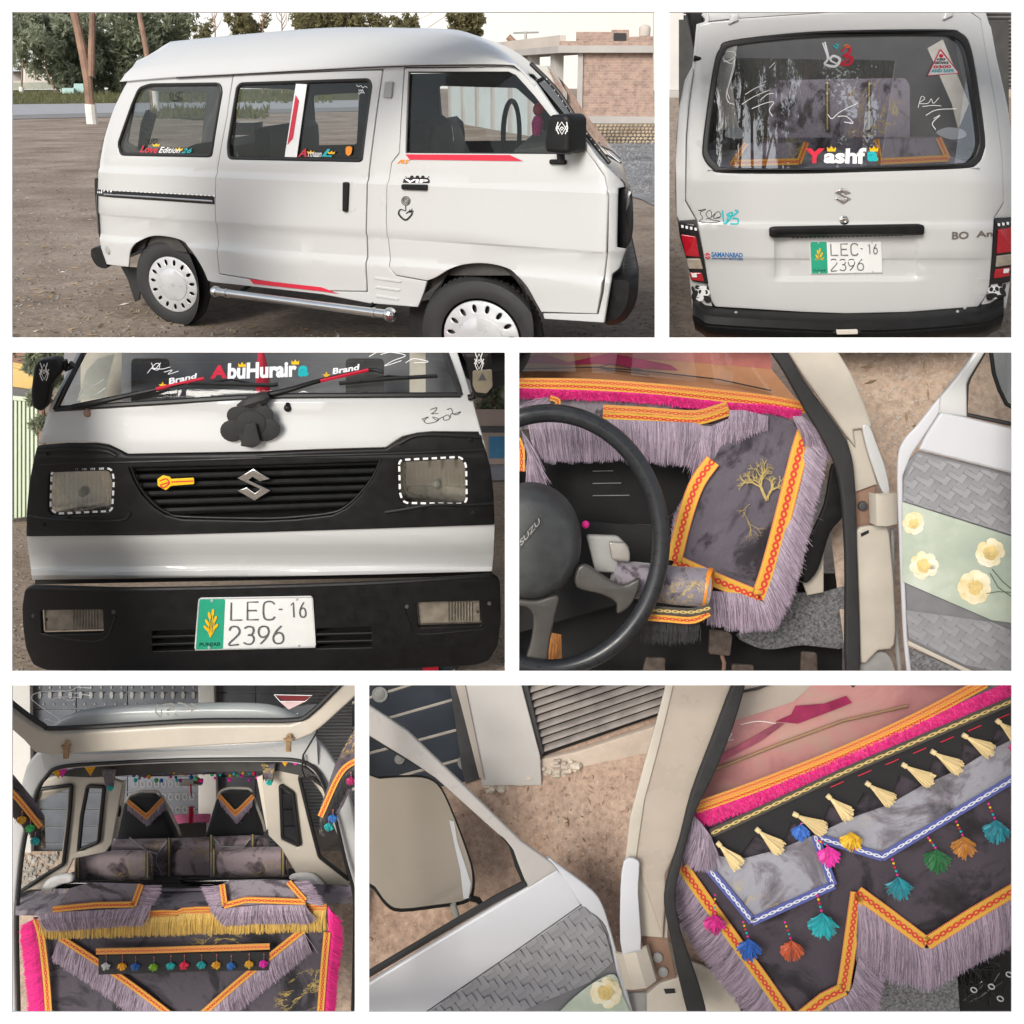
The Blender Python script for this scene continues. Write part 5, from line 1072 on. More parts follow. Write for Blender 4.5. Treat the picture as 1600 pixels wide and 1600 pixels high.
# headlamps
M['lens'] = glassm('clear_lens', (.93, .93, .90), 1.0, rough=.03, base=.14)
for hl, lb in ((hlL, 'l'), (hlR, 'r')):
    cx = sum(p[0] for p in hl) / len(hl); cy = sum(p[1] for p in hl) / len(hl)
    hp = B('headlight', M.setdefault('reflector', plain('lamp_reflector', (.82, .81, .78), .2, .9, var=.04, vs=8)), van3, lambda x, y, z: S3.p(x, -y, e3(cx, cy) - 22 + 10 * ((x - cx) ** 2 + (-y - cy) ** 2) / 2600, z), [hl], 1, cuts=grid_cuts(60, 760, 690, 830, 6))
    MB().ball(S3.p(cx, cy + 2, e3(cx, cy) - 16), .020, 10, 7).build('bulb', M['grey'], hp)
    B('lens', M['lens'], hp, lambda x, y, z: S3.p(x, -y, e3(cx, cy) + 1 + 4 * (1 - ((x - cx) / 50) ** 2 - ((-y - cy) / 36) ** 2), z), [inset(hl, 1)], 2, .6, cuts=grid_cuts(60, 760, 690, 830, 8))
    rb3 = MB()
    for k in range(13):
        x = cx - 42 + 7 * k; rb3.tube([S3.p(x, cy + yy, e3(cx, cy) + 2 + 4 * (1 - ((x - cx) / 50) ** 2 - (yy / 36) ** 2)) for yy in (-30, -10, 10, 30)], .55 * S3.px, 5)
    rb3.build('lens_flute', M['lens'], hp, kind='stuff')
    q = [Vector(p) for p in resample(hl + hl[:1], 120)]; wt_ = MB(); bk_ = MB()
    for k in range(0, 119):
        a, b2 = q[k], q[k + 1]; n_ = Vector((-(b2 - a).y, (b2 - a).x)).normalized() * 1.6; tgt = wt_ if (k % 5) < 3 else bk_
        u0, v0 = a; tgt.add([S3.p(*(a - n_), e3(u0, v0) + 10.6), S3.p(*(b2 - n_), e3(u0, v0) + 10.6), S3.p(*(b2 + n_), e3(u0, v0) + 10.6), S3.p(*(a + n_), e3(u0, v0) + 10.6)], [(0, 1, 2, 3)])
    wt_.build('dashed_tape', M['white'], hp, smooth=False, kind='stuff'); bk_.build('dashed_tape', M['ink'], hp, smooth=False, kind='stuff')
for x, y, f in ((197, 517, D3), (300, 824, D3), (185, 858, D3), (1028, 455, X3), (803, 783, X3), (1045, 808, X3)):
    u, v = f((x, y))[0]; MB().lathe(lambda a, b2, z: S3.p(u + a, v + b2, e3(u, v) + 10 + z), [(4, 0), (3.8, 1.5), (2, 2), (1.6, .8), (0, .8)], 12).build('screw', M['black'], van3)
# bumper
bo = D3((100, 1160), (128, 1146), (600, 1160), (1231, 1150)) + X3((600, 1130), (1135, 1092), (1160, 1105), (1172, 1130), (1178, 1300), (1162, 1430), (1120, 1500), (1060, 1520), (600, 1545)) + D3((1231, 1560), (600, 1556), (200, 1545), (140, 1520), (105, 1440), (90, 1330), (88, 1240))
fgL = D3((176, 1258), (474, 1254), (478, 1368), (182, 1376)); fgR = X3((772, 1220), (1080, 1212), (1086, 1332), (782, 1342))
slL = [D3((708, 1358 + 36 * k), (930, 1352 + 36 * k), (925, 1376 + 36 * k), (712, 1382 + 36 * k)) for k in range(3)]; slR = [X3((296, 1346 + 36 * k), (556, 1338 + 36 * k), (560, 1364 + 36 * k), (296, 1370 + 36 * k)) for k in range(3)]
def eb(u, v): return 26 - 34 * abs((u - 404) / 372) ** 4 - 10 * sm((905 - v) / 25) - .0009 * max(v - 960, 0) ** 2 * 1.6
mb3 = lambda k=0: wmap(S3, eb, k)
bmp = B('front_bumper', M['black'], van3, mb3(0), [rnd(bo, 6, 3), rnd(fgL, 4, 3), rnd(fgR, 4, 3)] + slL + slR, 10, 1.6, 3, cuts=grid_cuts(20, 800, 890, 1060, 16))
MB().tube([S3.p(u, v, eb(u, v) + 7) for u, v in cat(D3((130, 1165), (600, 1172), (1231, 1160)) + X3((600, 1140), (1130, 1106)), 6)], 4 * S3.px, 8).build('bumper_lip', M['black'], bmp)
B('bumper_void', M['seal'], bmp, mb3(-14), [box4(220, 970, 600, 1030)], 2)
for q, lip in ((fgL, D3((170, 1384), (320, 1412), (470, 1410), (530, 1300))), (fgR, X3((706, 1244), (740, 1340), (790, 1386), (1095, 1362)))):
    fl = B('fog_lamp', M['grey'], bmp, mb3(-8), [q], 3, .5); cx = sum(p[0] for p in q) / 4; cy = sum(p[1] for p in q) / 4
    B('lens', M.setdefault('fog_lens', plain('smoky_fog_lens', (.20, .175, .14), .2, var=.3, vs=18, coat=.4)), fl, mb3(-3), [rnd(inset(q, 2), 3)], 5, 1.2)
    rb = MB()
    for k in range(9): x = cx - 2 + k * 4.6; rb.tube([S3.p(x, cy - 15, eb(x, cy) + 3), S3.p(x, cy + 15, eb(x, cy) + 3)], .9 * S3.px, 5)
    rb.build('lens_rib', M['fog_lens'], fl, kind='stuff')
    for s_ in (-1, 1): MB().ball(S3.p(cx + s_ * 44, cy + 1, eb(cx, cy) + 3), .007, 8, 5).build('screw', M['seal'], fl)
    MB().tube([S3.p(u, v, eb(u, v) + 9) for u, v in cat(lip, 5)], 2.6 * S3.px, 8).build('lamp_lip', M['black'], bmp)
for x, y, f in ((515, 1280, D3), (130, 1300, D3), (725, 1255, X3), (1122, 1240, X3)):
    u, v = f((x, y))[0]; MB().lathe(lambda a, b2, z: S3.p(u + a, v + b2, eb(u, v) + 10 + z), [(3.4, 0), (3.2, 1.4), (0, 1.6)], 12).build('bolt', M['darkgrey'], bmp)
plate(van3, mb3(11), [(313.5, 928), (491, 925), (496, 1005), (307, 1009.5)], 2.2)
B('undertray', M['seal'], van3, lambda x, y, z: S3.p(x, -y, -75, z), [box4(60, 1000, 740, 1062)], 6)
# windscreen, frame, inside
wsq = D3((392, 20), (245, 300), (700, 268), (1231, 238)) + X3((500, 232), (968, 228), (905, 20))
B('windscreen', M['glass'], van3, m3(0), [wsq], 1, cuts=cut3)
for P, r in ((D3((385, 10), (300, 175), (236, 308)), 4.2), (D3((236, 304), (700, 276), (1231, 246)) + X3((500, 240), (982, 238)), 4.6), (X3((905, 10), (945, 120), (984, 238)), 4.2)):
    MB().tube([S3.p(u, v, e3(u, v) + 4) for u, v in cat(P, 5)], r * S3.px, 8).build('windscreen_gasket', M['seal'], van3)
bk3 = lambda u, v, d: S3.p(u, v, 0) + ray(u, v).normalized() * d
B('cabin_wall', plain('cabin_grey', (.22, .22, .23), .8, var=.2, vs=2), van3, lambda x, y, z: bk3(x, -y, 1.5 - z), [box4(100, 535, 740, 660)], .02)
for q, mt in ((box4(126, 545, 190, 640), 'paint_in'), (box4(640, 545, 665, 640), 'paint_in'), (rnd(box4(205, 560, 265, 640), 8), 'interior'), (rnd(box4(540, 560, 600, 640), 8), 'interior')): B('cabin_trim', M[mt], van3, lambda x, y, z: bk3(x, -y, 1.2 - z), [q], .06)
MB().loft([[S3.p(u, v, -52) for u, v in D3((250, 292), (700, 262), (1231, 232)) + X3((960, 225),)], [S3.p(u, v - 6, -52) + FW * .45 for u, v in D3((300, 285), (700, 250), (1231, 215)) + X3((900, 210),)]], 14).build('dashboard', plain('rose_cloth', (.45, .10, .12), .8, var=.5, vs=5), van3)
B('side_glow', plain('pale_window_light', (.60, .60, .52), .8), van3, lambda x, y, z: bk3(x, -y, 1.0 - z), [D3((385, 120), (440, 60), (520, 40), (470, 250), (340, 265))], .04)  # pale panel stands for daylight seen through the side windows
hc3 = thing('hanger', 'red plush charm hanging behind the windscreen above the grille', 'charm', bk3(410, 612, .5))
MB().tube([bk3(408, 548, .5), bk3(410, 580, .5), bk3(411, 612, .5)], [.012, .03, .035], 10).build('plush', M['red'], hc3)
# lettering on the windscreen
gm3 = m3(2.2); f3 = lambda *p: D3(*p)
MB().text(gm3, 'A', [(331, 571), (356, 569), (355, 590), (329, 591)], .5, .05).build('lettering', M['red'], van3)
MB().text(gm3, 'buHurair', [(357, 567), (464, 563), (464, 588), (356, 592)], .5, .04).build('lettering', M['white'], van3)
MB().text(gm3, 'a', [(467, 571), (483, 570), (482, 587), (466, 588)], .5, .05).build('lettering', M['teal'], van3)
for x, y in ((379, 569), (462, 565)): B('crown', M['yellow'], van3, m3(3), [crown_pts(x, y, 5.5)], .5)
MB().text(m3(6), 'Brand', D3((780, 152), (922, 126), (926, 148), (788, 180)), .5, .03, .2).build('lettering', M['white'], van3)
MB().text(m3(6), 'Brand', X3((366, 104), (500, 82), (505, 110), (372, 132)), .5, .03, .2).build('lettering', M['white'], van3)
def star(x, y, r): return [(x + (r if k % 2 == 0 else r * .42) * math.sin(k * math.pi / 5), y - (r if k % 2 == 0 else r * .42) * math.cos(k * math.pi / 5)) for k in range(10)]
for x, y in (D3((757, 186))[0], X3((342, 138))[0]): B('star', M['yellow'], van3, m3(6), [star(x, y, 6.5)], .5)
sc3 = MB()
for P in ([(680, 130), (720, 85), (740, 90), (730, 115), (700, 105), (750, 110), (790, 100)], [(760, 125), (800, 115), (780, 135), (830, 120)], [(700, 80), (715, 110), (745, 80)]): sc3.stroke(gm3, D3(*P), .9)
for P in ([(600, 40), (650, 30), (720, 45), (660, 70), (620, 95), (700, 70)], [(720, 80), (760, 60), (830, 75), (760, 80)], [(545, 50), (580, 30)]): sc3.stroke(gm3, X3(*P), .9)
for P in ([(350, 250), (380, 200), (420, 190), (470, 160)], [(360, 215), (420, 235), (480, 200)]): sc3.stroke(gm3, D3(*P), .9)
sc3.build('scribble', M['white'], van3, kind='stuff')
cal = MB()
for P in ([(800, 345), (830, 335), (812, 350), (820, 365), (860, 360), (880, 345), (850, 335), (870, 350), (900, 335), (905, 350), (930, 345), (925, 325), (900, 335)], [(840, 300), (870, 290), (860, 310), (845, 320), (878, 318)], [(920, 300), (940, 295), (950, 320), (985, 310), (965, 325), (940, 320), (935, 340)], [(800, 345), (815, 362)]): cal.stroke(m3(6.5), X3(*P), .9)
cal.build('calligraphy', M['ink'], van3, kind='stuff')
# wipers
for arm, bl, rd_ in ((D3((320, 296), (560, 245), (720, 210), (950, 160)), D3((860, 178), (1231, 190)) + X3((105, 186),), D3((720, 208), (950, 158))), (X3((-20, 252), (150, 215), (310, 168), (540, 118), (610, 128)), X3((400, 182), (640, 160), (872, 146)), X3((310, 170), (540, 117)))):
    P = cat(arm, 4); w_ = MB().tube([S3.p(u, v, e3(u, v) + 10) for u, v in P], [4.6 * S3.px * (1 - .5 * i / (len(P) - 1)) for i in range(len(P))], 8).build('wiper', M['black'], van3)
    MB().tube([S3.p(u, v, e3(u, v) + 8) for u, v in cat(bl, 4)], 3.6 * S3.px, 6).build('wiper_blade', M['seal'], w_)
    a_, b_ = bl[0], bl[-1]; md = ((a_[0] + b_[0]) / 2, (a_[1] + b_[1]) / 2 - 6); MB().tube([S3.p(u, v, e3(u, v) + 10) for u, v in [(a_[0] * .8 + b_[0] * .2, a_[1] * .8 + b_[1] * .2), md, (a_[0] * .25 + b_[0] * .75, a_[1] * .25 + b_[1] * .75)]], 1.7 * S3.px, 6).build('wiper_yoke', M['black'], w_)
    MB().tube([S3.p(u, v, e3(u, v) + 12) for u, v in rd_], 2.8 * S3.px, 6).build('red_sleeve', M['red'], w_)
for x, y, f, mt in ((390, 326, D3, M['bark']), (152, 300, X3, M['black'])):
    u, v = f((x, y))[0]; c = S3.p(u, v, e3(u, v) + 6); nz = MB().ball(c, .017, 10, 7); nz.tube([c, S3.p(u, v - 7, e3(u, v) + 8)], .009, 8); nz.build('washer_nozzle', mt, van3, kind='stuff')
# black flower ornament in the middle of the bonnet
fo = thing('flower_ornament', 'black rubber flower ornament stuck on the bonnet above the grille', 'ornament', S3.p(390, 660))
fp3 = lambda k: (lambda x, y, z: S3.p(x, -y, e3(392, 662) + 17 + k, z))
for i, (x, y, rx, ry, ro) in enumerate(((390, 642, 22, 18, 0), (372, 650, 18, 15, .3), (363, 673, 19, 17, .2), (412, 650, 16, 16, .2), (417, 672, 22, 17, -.3), (389, 680, 15, 18, 0), (392, 662, 24, 20, 0))):
    B('petal', M['rubber'], fo, fp3(i * .45), [[(px, py) for k, (px, py) in enumerate(ell(x, y, rx, ry, 18, ro))]], 1.4, .6)
MB().tube([S3.p(u, v, e3(u, v) + 18) for u, v in ((372, 636), (392, 628), (412, 622), (420, 618))], [.012, .03, .03, .018], 8).build('bow', M['rubber'], fo)
B('tail', M['rubber'], fo, fp3(8), [rnd([(384, 662), (400, 660), (408, 692), (396, 699), (376, 696)], 3)], 3, 1)
# wing mirrors
for o_, lw, em, cl in ((D3((165, 70), (190, 48), (255, 42), (290, 62), (300, 95), (270, 130), (240, 170), (215, 280), (190, 292), (155, 270), (148, 200)), None, D3((185, 125)), 0), (X3((985, 10), (1128, 10), (1138, 120), (1140, 195), (1112, 232), (1055, 226), (1038, 190), (1015, 60)), 1, X3((1075, 75)), 1)):
    mr = B('mirror', M['black'], van3, lambda x, y, z: S3.p(x, -y, -40, z), [rnd(o_, 5)], 26, 6, 3)
    if lw: B('mirror_foot', plain('dusty_plastic', (.20, .17, .12), .6), mr, lambda x, y, z: S3.p(x, -y, -13, z), [rnd(X3((1042, 118), (1134, 112), (1138, 195), (1110, 228), (1058, 222), (1042, 190)), 3)], 3, 1); B('mirror_arrow', M['darkgrey'], mr, lambda x, y, z: S3.p(x, -y, -9.8, z), [X3((1088, 130), (1108, 166), (1068, 168))], .6)
    x, y = em[0]; st_ = MB(); mp_ = lambda a, b2, z: S3.p(a, -b2, -13 + (3.2 if lw and False else 0), z + .6)
    for P in ([(-9, -14), (-5, -4), (-9, 6), (-4, 14)], [(6, -14), (2, -4), (7, 6), (3, 14)], [(-11, 4), (-1, -12), (9, 4)], [(-10, -4), (-1, 12), (9, -4)], [(-1, -3), (2, 0), (-1, 3), (-4, 0), (-1, -3)]): st_.stroke(mp_, [(x + a * .75, y + b2) for a, b2 in P], 1.3, .5, 0)
    st_.build('mirror_sticker', M['white'], mr, kind='stuff')
MB().tube([S3.p(u, v, -30) for u, v in D3((275, 70), (290, 110), (320, 90))], 6 * S3.px, 8).build('mirror_arm', M['black'], van3); MB().tube([S3.p(u, v, -30) for u, v in X3((1050, 225), (1045, 245), (1020, 250))], 5 * S3.px, 8).build('mirror_arm', M['black'], van3)
# surroundings
G3 = Plane.by3((20, 1060, 5.0), (800, 1060, 5.0), (404, 700, 14))
gsheet('ground', dirt('yard_dirt_front', ((.26, .195, .145), (.34, .265, .20), (.41, .33, .265), (.50, .45, .39)), 1.0), [(8, 700), (800, 700), (800, 1060), (8, 1060)], 0, G3)
gsheet('road', M['asphalt'], [(690, 728), (800, 728), (800, 752), (690, 754)], .012, G3)
scatter('pebbles', M['stone'], G3, [(10, 820), (60, 820), (46, 1055), (10, 1055)], 220, .006, .022, 8); scatter('pebbles', M['stone'], G3, [(764, 760), (800, 760), (800, 1055), (778, 1055)], 120, .006, .02, 9)
k3 = Plane(G3.p(60, 818), -FW); K3 = lambda d: (lambda x, y, z: k3.p(x, -y, -d, z))
ct_ = thing('shipping_container', 'pale green corrugated container standing at the left of the van nose', 'container', k3.p(40, 815))
M['pale_green'] = plain('pale_green_paint', (.46, .52, .38), .55, var=.08, vs=3)
for k in range(9):
    u0 = 4 + k * 6.4; B('rib', M['pale_green'], ct_, K3(0), [[(u0, 622 + k * .7), (u0 + 4.6, 622.5 + k * .7), (u0 + 4.6, 812 - k * .9), (u0, 813 - k * .9)]], 3, 1)
B('panel', M['pale_green'], ct_, K3(3), [[(-6, 620), (60, 626), (60, 804), (-6, 814)]], 2); B('top_rail', M['pale_green'], ct_, K3(0), [[(-6, 616), (60, 622), (60, 629), (-6, 624)]], 5, 1)
tk3 = thing('truck', 'rusty yellow tipper body above the green container at top left', 'truck', k3.p(40, 612)); M['truck_y'] = plain('truck_yellow', (.52, .34, .08), .55, var=.2, vs=4)
B('tipper_side', M['truck_y'], tk3, K3(20), [[(0, 562), (56, 573), (56, 610), (0, 602)]], 8, 1); B('tipper_rail', M['truck_y'], tk3, K3(14), [[(0, 566), (58, 577), (58, 582), (0, 571)]], 4, 1); B('underside', M['seal'], tk3, K3(22), [[(0, 602), (56, 610), (56, 624), (0, 618)]], 6)
rdm = random.Random(4); lg = MB()
for k in range(26): u, v = rdm.uniform(0, 54), rdm.uniform(548, 566); lg.tube([k3.p(u, v, -16), k3.p(u + rdm.uniform(8, 22), v + rdm.uniform(-4, 4), -14)], .012, 5)
lg.build('load', M['bark'], tk3, kind='stuff')
def tr3(label, u, v, d, trunk, blobs, mat, sz, n, seed, r0):
    pp = lambda x, y: W3(x, y, d); T_ = [([pp(*q) for q in P], r0, r0 * .5) for P in trunk]
    return tree(label, T_, [(pp(x, y), r * d / FP, q) for x, y, r, q in blobs], mat, sz, n, seed, pp(u, v))
tr3('green bushy tree filling the gap between the green container and the mirror', 66, 700, 8.6, [[(66, 720), (66, 640), (64, 560)]], [(66, 560, 22, 1), (80, 590, 14, .6), (66, 660, 12, .6), (62, 620, 12, .6), (95, 550, 18, .8)], M['euc'], .06, 900, 51, .03)
tr3('dark green tree behind the mirror at the right of the van nose', 775, 735, 12.5, [[(768, 738), (766, 660), (775, 560)], [(762, 736), (757, 650), (752, 600)]], [(775, 575, 22, 1.2), (770, 610, 16, .8), (790, 640, 14, .7), (756, 640, 9, .5)], M['dkgreen'], .07, 1000, 52, .05)
w3_ = Plane(G3.p(760, 726), -FW)
wl3 = thing('wall', 'pinkish plastered wall with a blue shop front beyond the road at right', 'wall', w3_.p(770, 726)); B('wall_face', plain('pink_plaster', (.36, .28, .24), .9, var=.15, vs=1), wl3, wmap(w3_), [[(690, 640), (800, 640), (800, 726), (690, 726)]], 5); B('shop_front', plain('shop_blue', (.03, .16, .30), .5), wl3, wmap(w3_, None, 5), [[(764, 682), (800, 682), (800, 716), (764, 716)]], 2)
B('coping', M['darkgrey'], wl3, wmap(w3_, None, 5), [[(690, 666), (800, 666), (800, 676), (690, 676)]], 5)
wb = Plane(W3(400, 600, 22), -FW); struct(B('hill', M['dkgreen'], None, wmap(wb), [[(-10, 560), (820, 560), (820, 720), (-10, 720)]], 3)); struct(B('sky', bpy.data.materials['evening_sky'], None, wmap(wb, None, -4), [[(-20, 520), (820, 520), (820, 640), (-20, 640)]], 1))
rt = MB().tube([S3.p(640, 1016, -130), S3.p(720, 1016, -130)], .13, 20).build('tyre', M['rubber'], van3); B('tow_hook', M['red'], van3, lambda x, y, z: S3.p(x, -y, -20, z), [rnd(X3((800, 1530), (880, 1535), (875, 1580), (805, 1580)), 2)], 4, 1); B('tow_hook', M['red'], van3, lambda x, y, z: S3.p(x, -y, -20, z), [rnd(D3((490, 1546), (600, 1550), (600, 1580), (490, 1580)), 2)], 4, 1)
# ================================================================ PICTURE 4: driver's side of the cab, door open
def offpath(P, d):
    """path moved sideways by d (mitred)"""
    P = [Vector(p) for p in P]; out = []
    for i in range(len(P)):
        t0 = (P[i] - P[i - 1]).normalized() if i > 0 else None; t1 = (P[i + 1] - P[i]).normalized() if i < len(P) - 1 else None
        t0 = t0 or t1; t1 = t1 or t0; n0 = Vector((-t0.y, t0.x)); n1 = Vector((-t1.y, t1.x)); m = (n0 + n1).normalized(); k = max(m.dot(n0), .4)
        out.append(tuple(P[i] + m * (d / k)))
    return out
def line(pl, P, w=0.0, sm=0): return [pl.p(u, v, w(u, v) if callable(w) else w) for u, v in (cat(P, sm) if sm else P)]
def trim_along(name, mat, par, pl, P, wd, w=0.0, sm=4, rep=1.0):
    """woven trim laid along a path of the cloth"""
    Q = cat(P, sm) if sm else P
    Q = [tuple(p) for p in resample([(*q, 0) for q in Q], max(14, len(Q)))]; Q = [(q[0], q[1]) for q in Q] if sm else [(p[0], p[1]) for p in P]
    return ribbon(name, mat, par, line(pl, offpath(Q, -wd / 2), w), line(pl, offpath(Q, wd / 2), w), 1.6 * pl.px, pl.n, rep)
def hang(name, mat, par, pl, P, E_, n, w=0.0, wd=1.0, jit=.05, seed=1, lift=4, sag=.08): return fringe(name, mat, par, line(pl, P, w), line(pl, E_, w), n, wd * pl.px, jit, pl.n, seed, 3, lift * pl.px, sag)
def cloth(name, mat, par, pl, pts, w=0.0, amp=2.0, sc_=.02, T=1.2, d=14, seed=0):
    us = [p[0] for p in pts]; vs = [p[1] for p in pts]
    f = lambda u, v: (w(u, v) if callable(w) else w) + amp * mnoise.fractal(Vector((u * sc_, v * sc_, seed)), 1.0, 2.0, 3)
    return MB().shape(wmap(pl, f), [pts], T, cuts=grid_cuts(min(us), max(us), min(vs), max(vs), d)).build(name, mat, par, 60)
def solid(name, mat, par, pl, pts, w=0.0, T=6, bev=1.5, holes=(), d=0, ef=None):
    us = [p[0] for p in pts]; vs = [p[1] for p in pts]
    return MB().shape(wmap(pl, ef, w) if ef else wmap(pl, lambda u, v: w), [pts] + list(holes), T, bev, 3, cuts=grid_cuts(min(us), max(us), min(vs), max(vs), d) if d else ()).build(name, mat, par, 35)
F4, G4_ = (lambda *p: ZF(*p)), (lambda *p: ZG(*p))
Q4 = Plane(W3(1195, 800, 4.75), (0, -1, .22))
cab4 = thing('van_cab', 'cab of a van with its door wide open, black dashboard, steering wheel and pillar', 'van cab', Q4.p(1200, 1060))
M['tweed'] = (lambda: (lambda r: r)(plain('tweed_mat', (.14, .14, .145), .95, var=.75, vs=75, bmp=.6, bs=90)))()
M['cream'] = plain('cream_panel', (.50, .455, .385), .4, var=.08, vs=5, coat=.15); M['door_white'] = plain('door_white', (.52, .53, .555), .3, var=0, coat=.3)
# ground outside
GR4 = Plane.by3((1200, 540, 5.3), (1600, 540, 5.3), (1300, 1060, 5.05))
M['dirt4'] = dirt('trodden_dirt', ((.40, .29, .21), (.48, .36, .275), (.55, .43, .34), (.64, .58, .5)), 1.2)
gsheet('ground', M['dirt4'], [(1262, 538), (1592, 538), (1592, 1060), (1325, 1060)], 0, GR4)
scatter('pebbles', plain('pale_stone', (.48, .42, .36), .9, var=.3, vs=3), GR4, ZG((380, 0), (1100, 0), (650, 600), (560, 400)), 260, .005, .016, 10); scatter('straw', M['leaf'], GR4, ZG((380, 0), (1100, 0), (650, 600), (560, 400)), 24, .008, .02, 11, leaf=True)
# windscreen: reflected pink cloth painted as sheets behind the pane, tan ground, wiper
far4 = -150
solid('windscreen_view', plain('rose_reflection', (.62, .26, .24), .8, var=.25, vs=2.5), cab4, Q4, ZF((-10, -10), (1240, -10), (1255, 60), (1255, 110), (800, 70), (300, 40), (-10, 30)), -200, 2, 0)
solid('sandy_ground_view', plain('sandy_ground_view', (.52, .31, .17), .8, var=.2, vs=4), cab4, Q4, ZF((-10, 20), (300, 35), (800, 60), (1255, 100), (1420, 300), (1255, 260), (-10, 190)), -190, 2, 0)  # tan sheet stands for the ground seen through the glass
cl4 = cloth('magenta_streak', plain('magenta_reflection', (.40, .03, .12), .8, var=.4, vs=8), cab4, Q4, ZF((-10, 40), (150, 28), (260, 66), (470, 20), (560, 40), (760, 78), (800, 105), (620, 96), (400, 72), (250, 78), (-10, 66)), -185, 2)  # magenta reflection in the glass, built as a strip
wp4 = MB(); wp4.tube(line(Q4, ZF((0, 100), (400, 90), (650, 110), (1000, 150), (1255, 205)), -170), 1.4 * Q4.px, 6); wp4.tube(line(Q4, ZF((400, 92), (470, 75), (655, 112), (655, 130), (420, 96)), -168), .9 * Q4.px, 6); wp4.build('wiper', M['darkgrey'], cab4)
MB().shape(wmap(Q4, None, -140), [ZF((-10, -10), (1260, -10), (1420, 300), (-10, 190))], 0).build('windscreen', glassm('rosy_reflection_glass', (.95, .86, .84), .8, base=.05), cab4, smooth=False)  # pink tint stands for the cloth reflected in the pane
# dashboard body
solid('dashboard', M.setdefault('void', plain('dull_black', (.006, .006, .0065), .75, var=.3)), cab4, Q4, ZF((-20, 500), (920, 500), (920, 830), (660, 860), (330, 845), (-20, 830)), -120, 4, 1)  # dull black also carries the shade of the cavity
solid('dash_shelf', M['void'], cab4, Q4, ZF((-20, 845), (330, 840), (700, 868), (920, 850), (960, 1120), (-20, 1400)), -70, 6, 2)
solid('dash_side', M['black'], cab4, Q4, ZF((880, 540), (980, 500), (960, 700), (800, 830), (760, 1050), (700, 860), (880, 700)), -60, 6, 2)
for k in range(3): MB().tube(line(Q4, ZF((380, 600 + 60 * k), (480 + 40 * k, 598 + 60 * k)), -112), .8 * Q4.px, 5).build('gauge_line', M['grey'], cab4)
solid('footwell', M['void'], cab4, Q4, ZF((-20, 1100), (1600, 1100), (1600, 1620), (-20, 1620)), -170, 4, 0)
# cloth over the dashboard
dc = thing('dashboard_cover', 'grey marbled dashboard cloth with orange braid, pink plush and long lilac fringe above the steering wheel', 'cloth', Q4.p(1000, 700))
dc['label'] = 'grey marbled dashboard cloth with orange braid and lilac fringe around the steering wheel'
cloth('top_cloth', M['cloth'], dc, Q4, ZF((-10, 190), (700, 250), (1255, 290), (1480, 430), (1255, 400), (1000, 370), (880, 370), (500, 350), (-10, 400)), -40, 3)
trim_along('braid', M['braid_or'], dc, Q4, ZF((-10, 158), (350, 162), (700, 186), (1000, 215), (1255, 245), (1420, 276)), 10, -34); trim_along('braid', M['braid'], dc, Q4, ZF((-10, 178), (350, 186), (700, 212), (1000, 243), (1255, 272), (1420, 300)), 11, -33)
def plush(name, mat, par, pl, P, wd, n, w, seed, ln=6):
    """dense short fur along a strip"""
    rd = random.Random(seed); A = resample([(*p, 0) for p in offpath(cat(P, 4), -wd / 2)], 120); Bq = resample([(*p, 0) for p in offpath(cat(P, 4), wd / 2)], 120); b = MB()
    for _ in range(n):
        t = rd.random() * 118.9; k = int(t); a = A[k].lerp(A[k + 1], t - k); c = Bq[k].lerp(Bq[k + 1], t - k); q = a.lerp(c, rd.random()); p = pl.p(q.x, q.y, w)
        d = (pl.p(*(c - a + q).to_2d(), w) - p).normalized(); d = (d * rd.uniform(.3, 1) + pl.n * rd.uniform(.2, .9) + Vector((rd.gauss(0, .5), 0, rd.gauss(0, .3)))).normalized() * ln * rd.uniform(.6, 1.3) * pl.px
        s_ = d.cross(pl.n).normalized() * .55 * pl.px; b.add([p - s_, p + s_, p + d * .6 + s_ * .8, p + d], [(0, 1, 2), (0, 2, 3)])
    return b.build(name, mat, par, smooth=False, kind='stuff')
pk4 = ZF((-10, 212), (300, 222), (650, 240), (1000, 278), (1255, 296), (1400, 322))
ribbon('plush_base', M['pink'], dc, line(Q4, offpath(cat(pk4, 4), -6.5), -32), line(Q4, offpath(cat(pk4, 4), 6.5), -32), .004, Q4.n)
plush('plush', M['fringe_pink'], dc, Q4, pk4, 13, 5200, -30, 3)
b1 = ZF((430, 308), (620, 318), (870, 336), (960, 318), (1045, 290)); trim_along('braid', M['braid_or'], dc, Q4, offpath(b1, -5), 12, -24); trim_along('braid', M['braid'], dc, Q4, offpath(b1, 6), 12, -24)
hang('fringe', M['fringe'], dc, Q4, ZF((60, 350), (450, 345), (880, 362), (930, 380)), ZF((100, 548), (450, 545), (880, 572), (900, 600)), 3400, -22, .75, .025, 4)
hang('fringe', M['fringe'], dc, Q4, ZF((20, 330), (60, 270), (160, 235), (175, 280)), ZF((-40, 300), (30, 290), (90, 300), (80, 330)), 500, -18, .8, .08, 5)
hang('fringe', M['fringe'], dc, Q4, ZF((30, 400), (60, 440), (70, 520)), ZF((120, 640), (128, 690), (90, 730)), 420, -14, .8, .06, 6)
trim_along('braid', M['braid'], dc, Q4, ZF((10, 440), (30, 500), (30, 600)), 11, -12); trim_along('braid', M['braid'], dc, Q4, ZF((170, 240), (210, 255), (200, 290)), 8, -12)
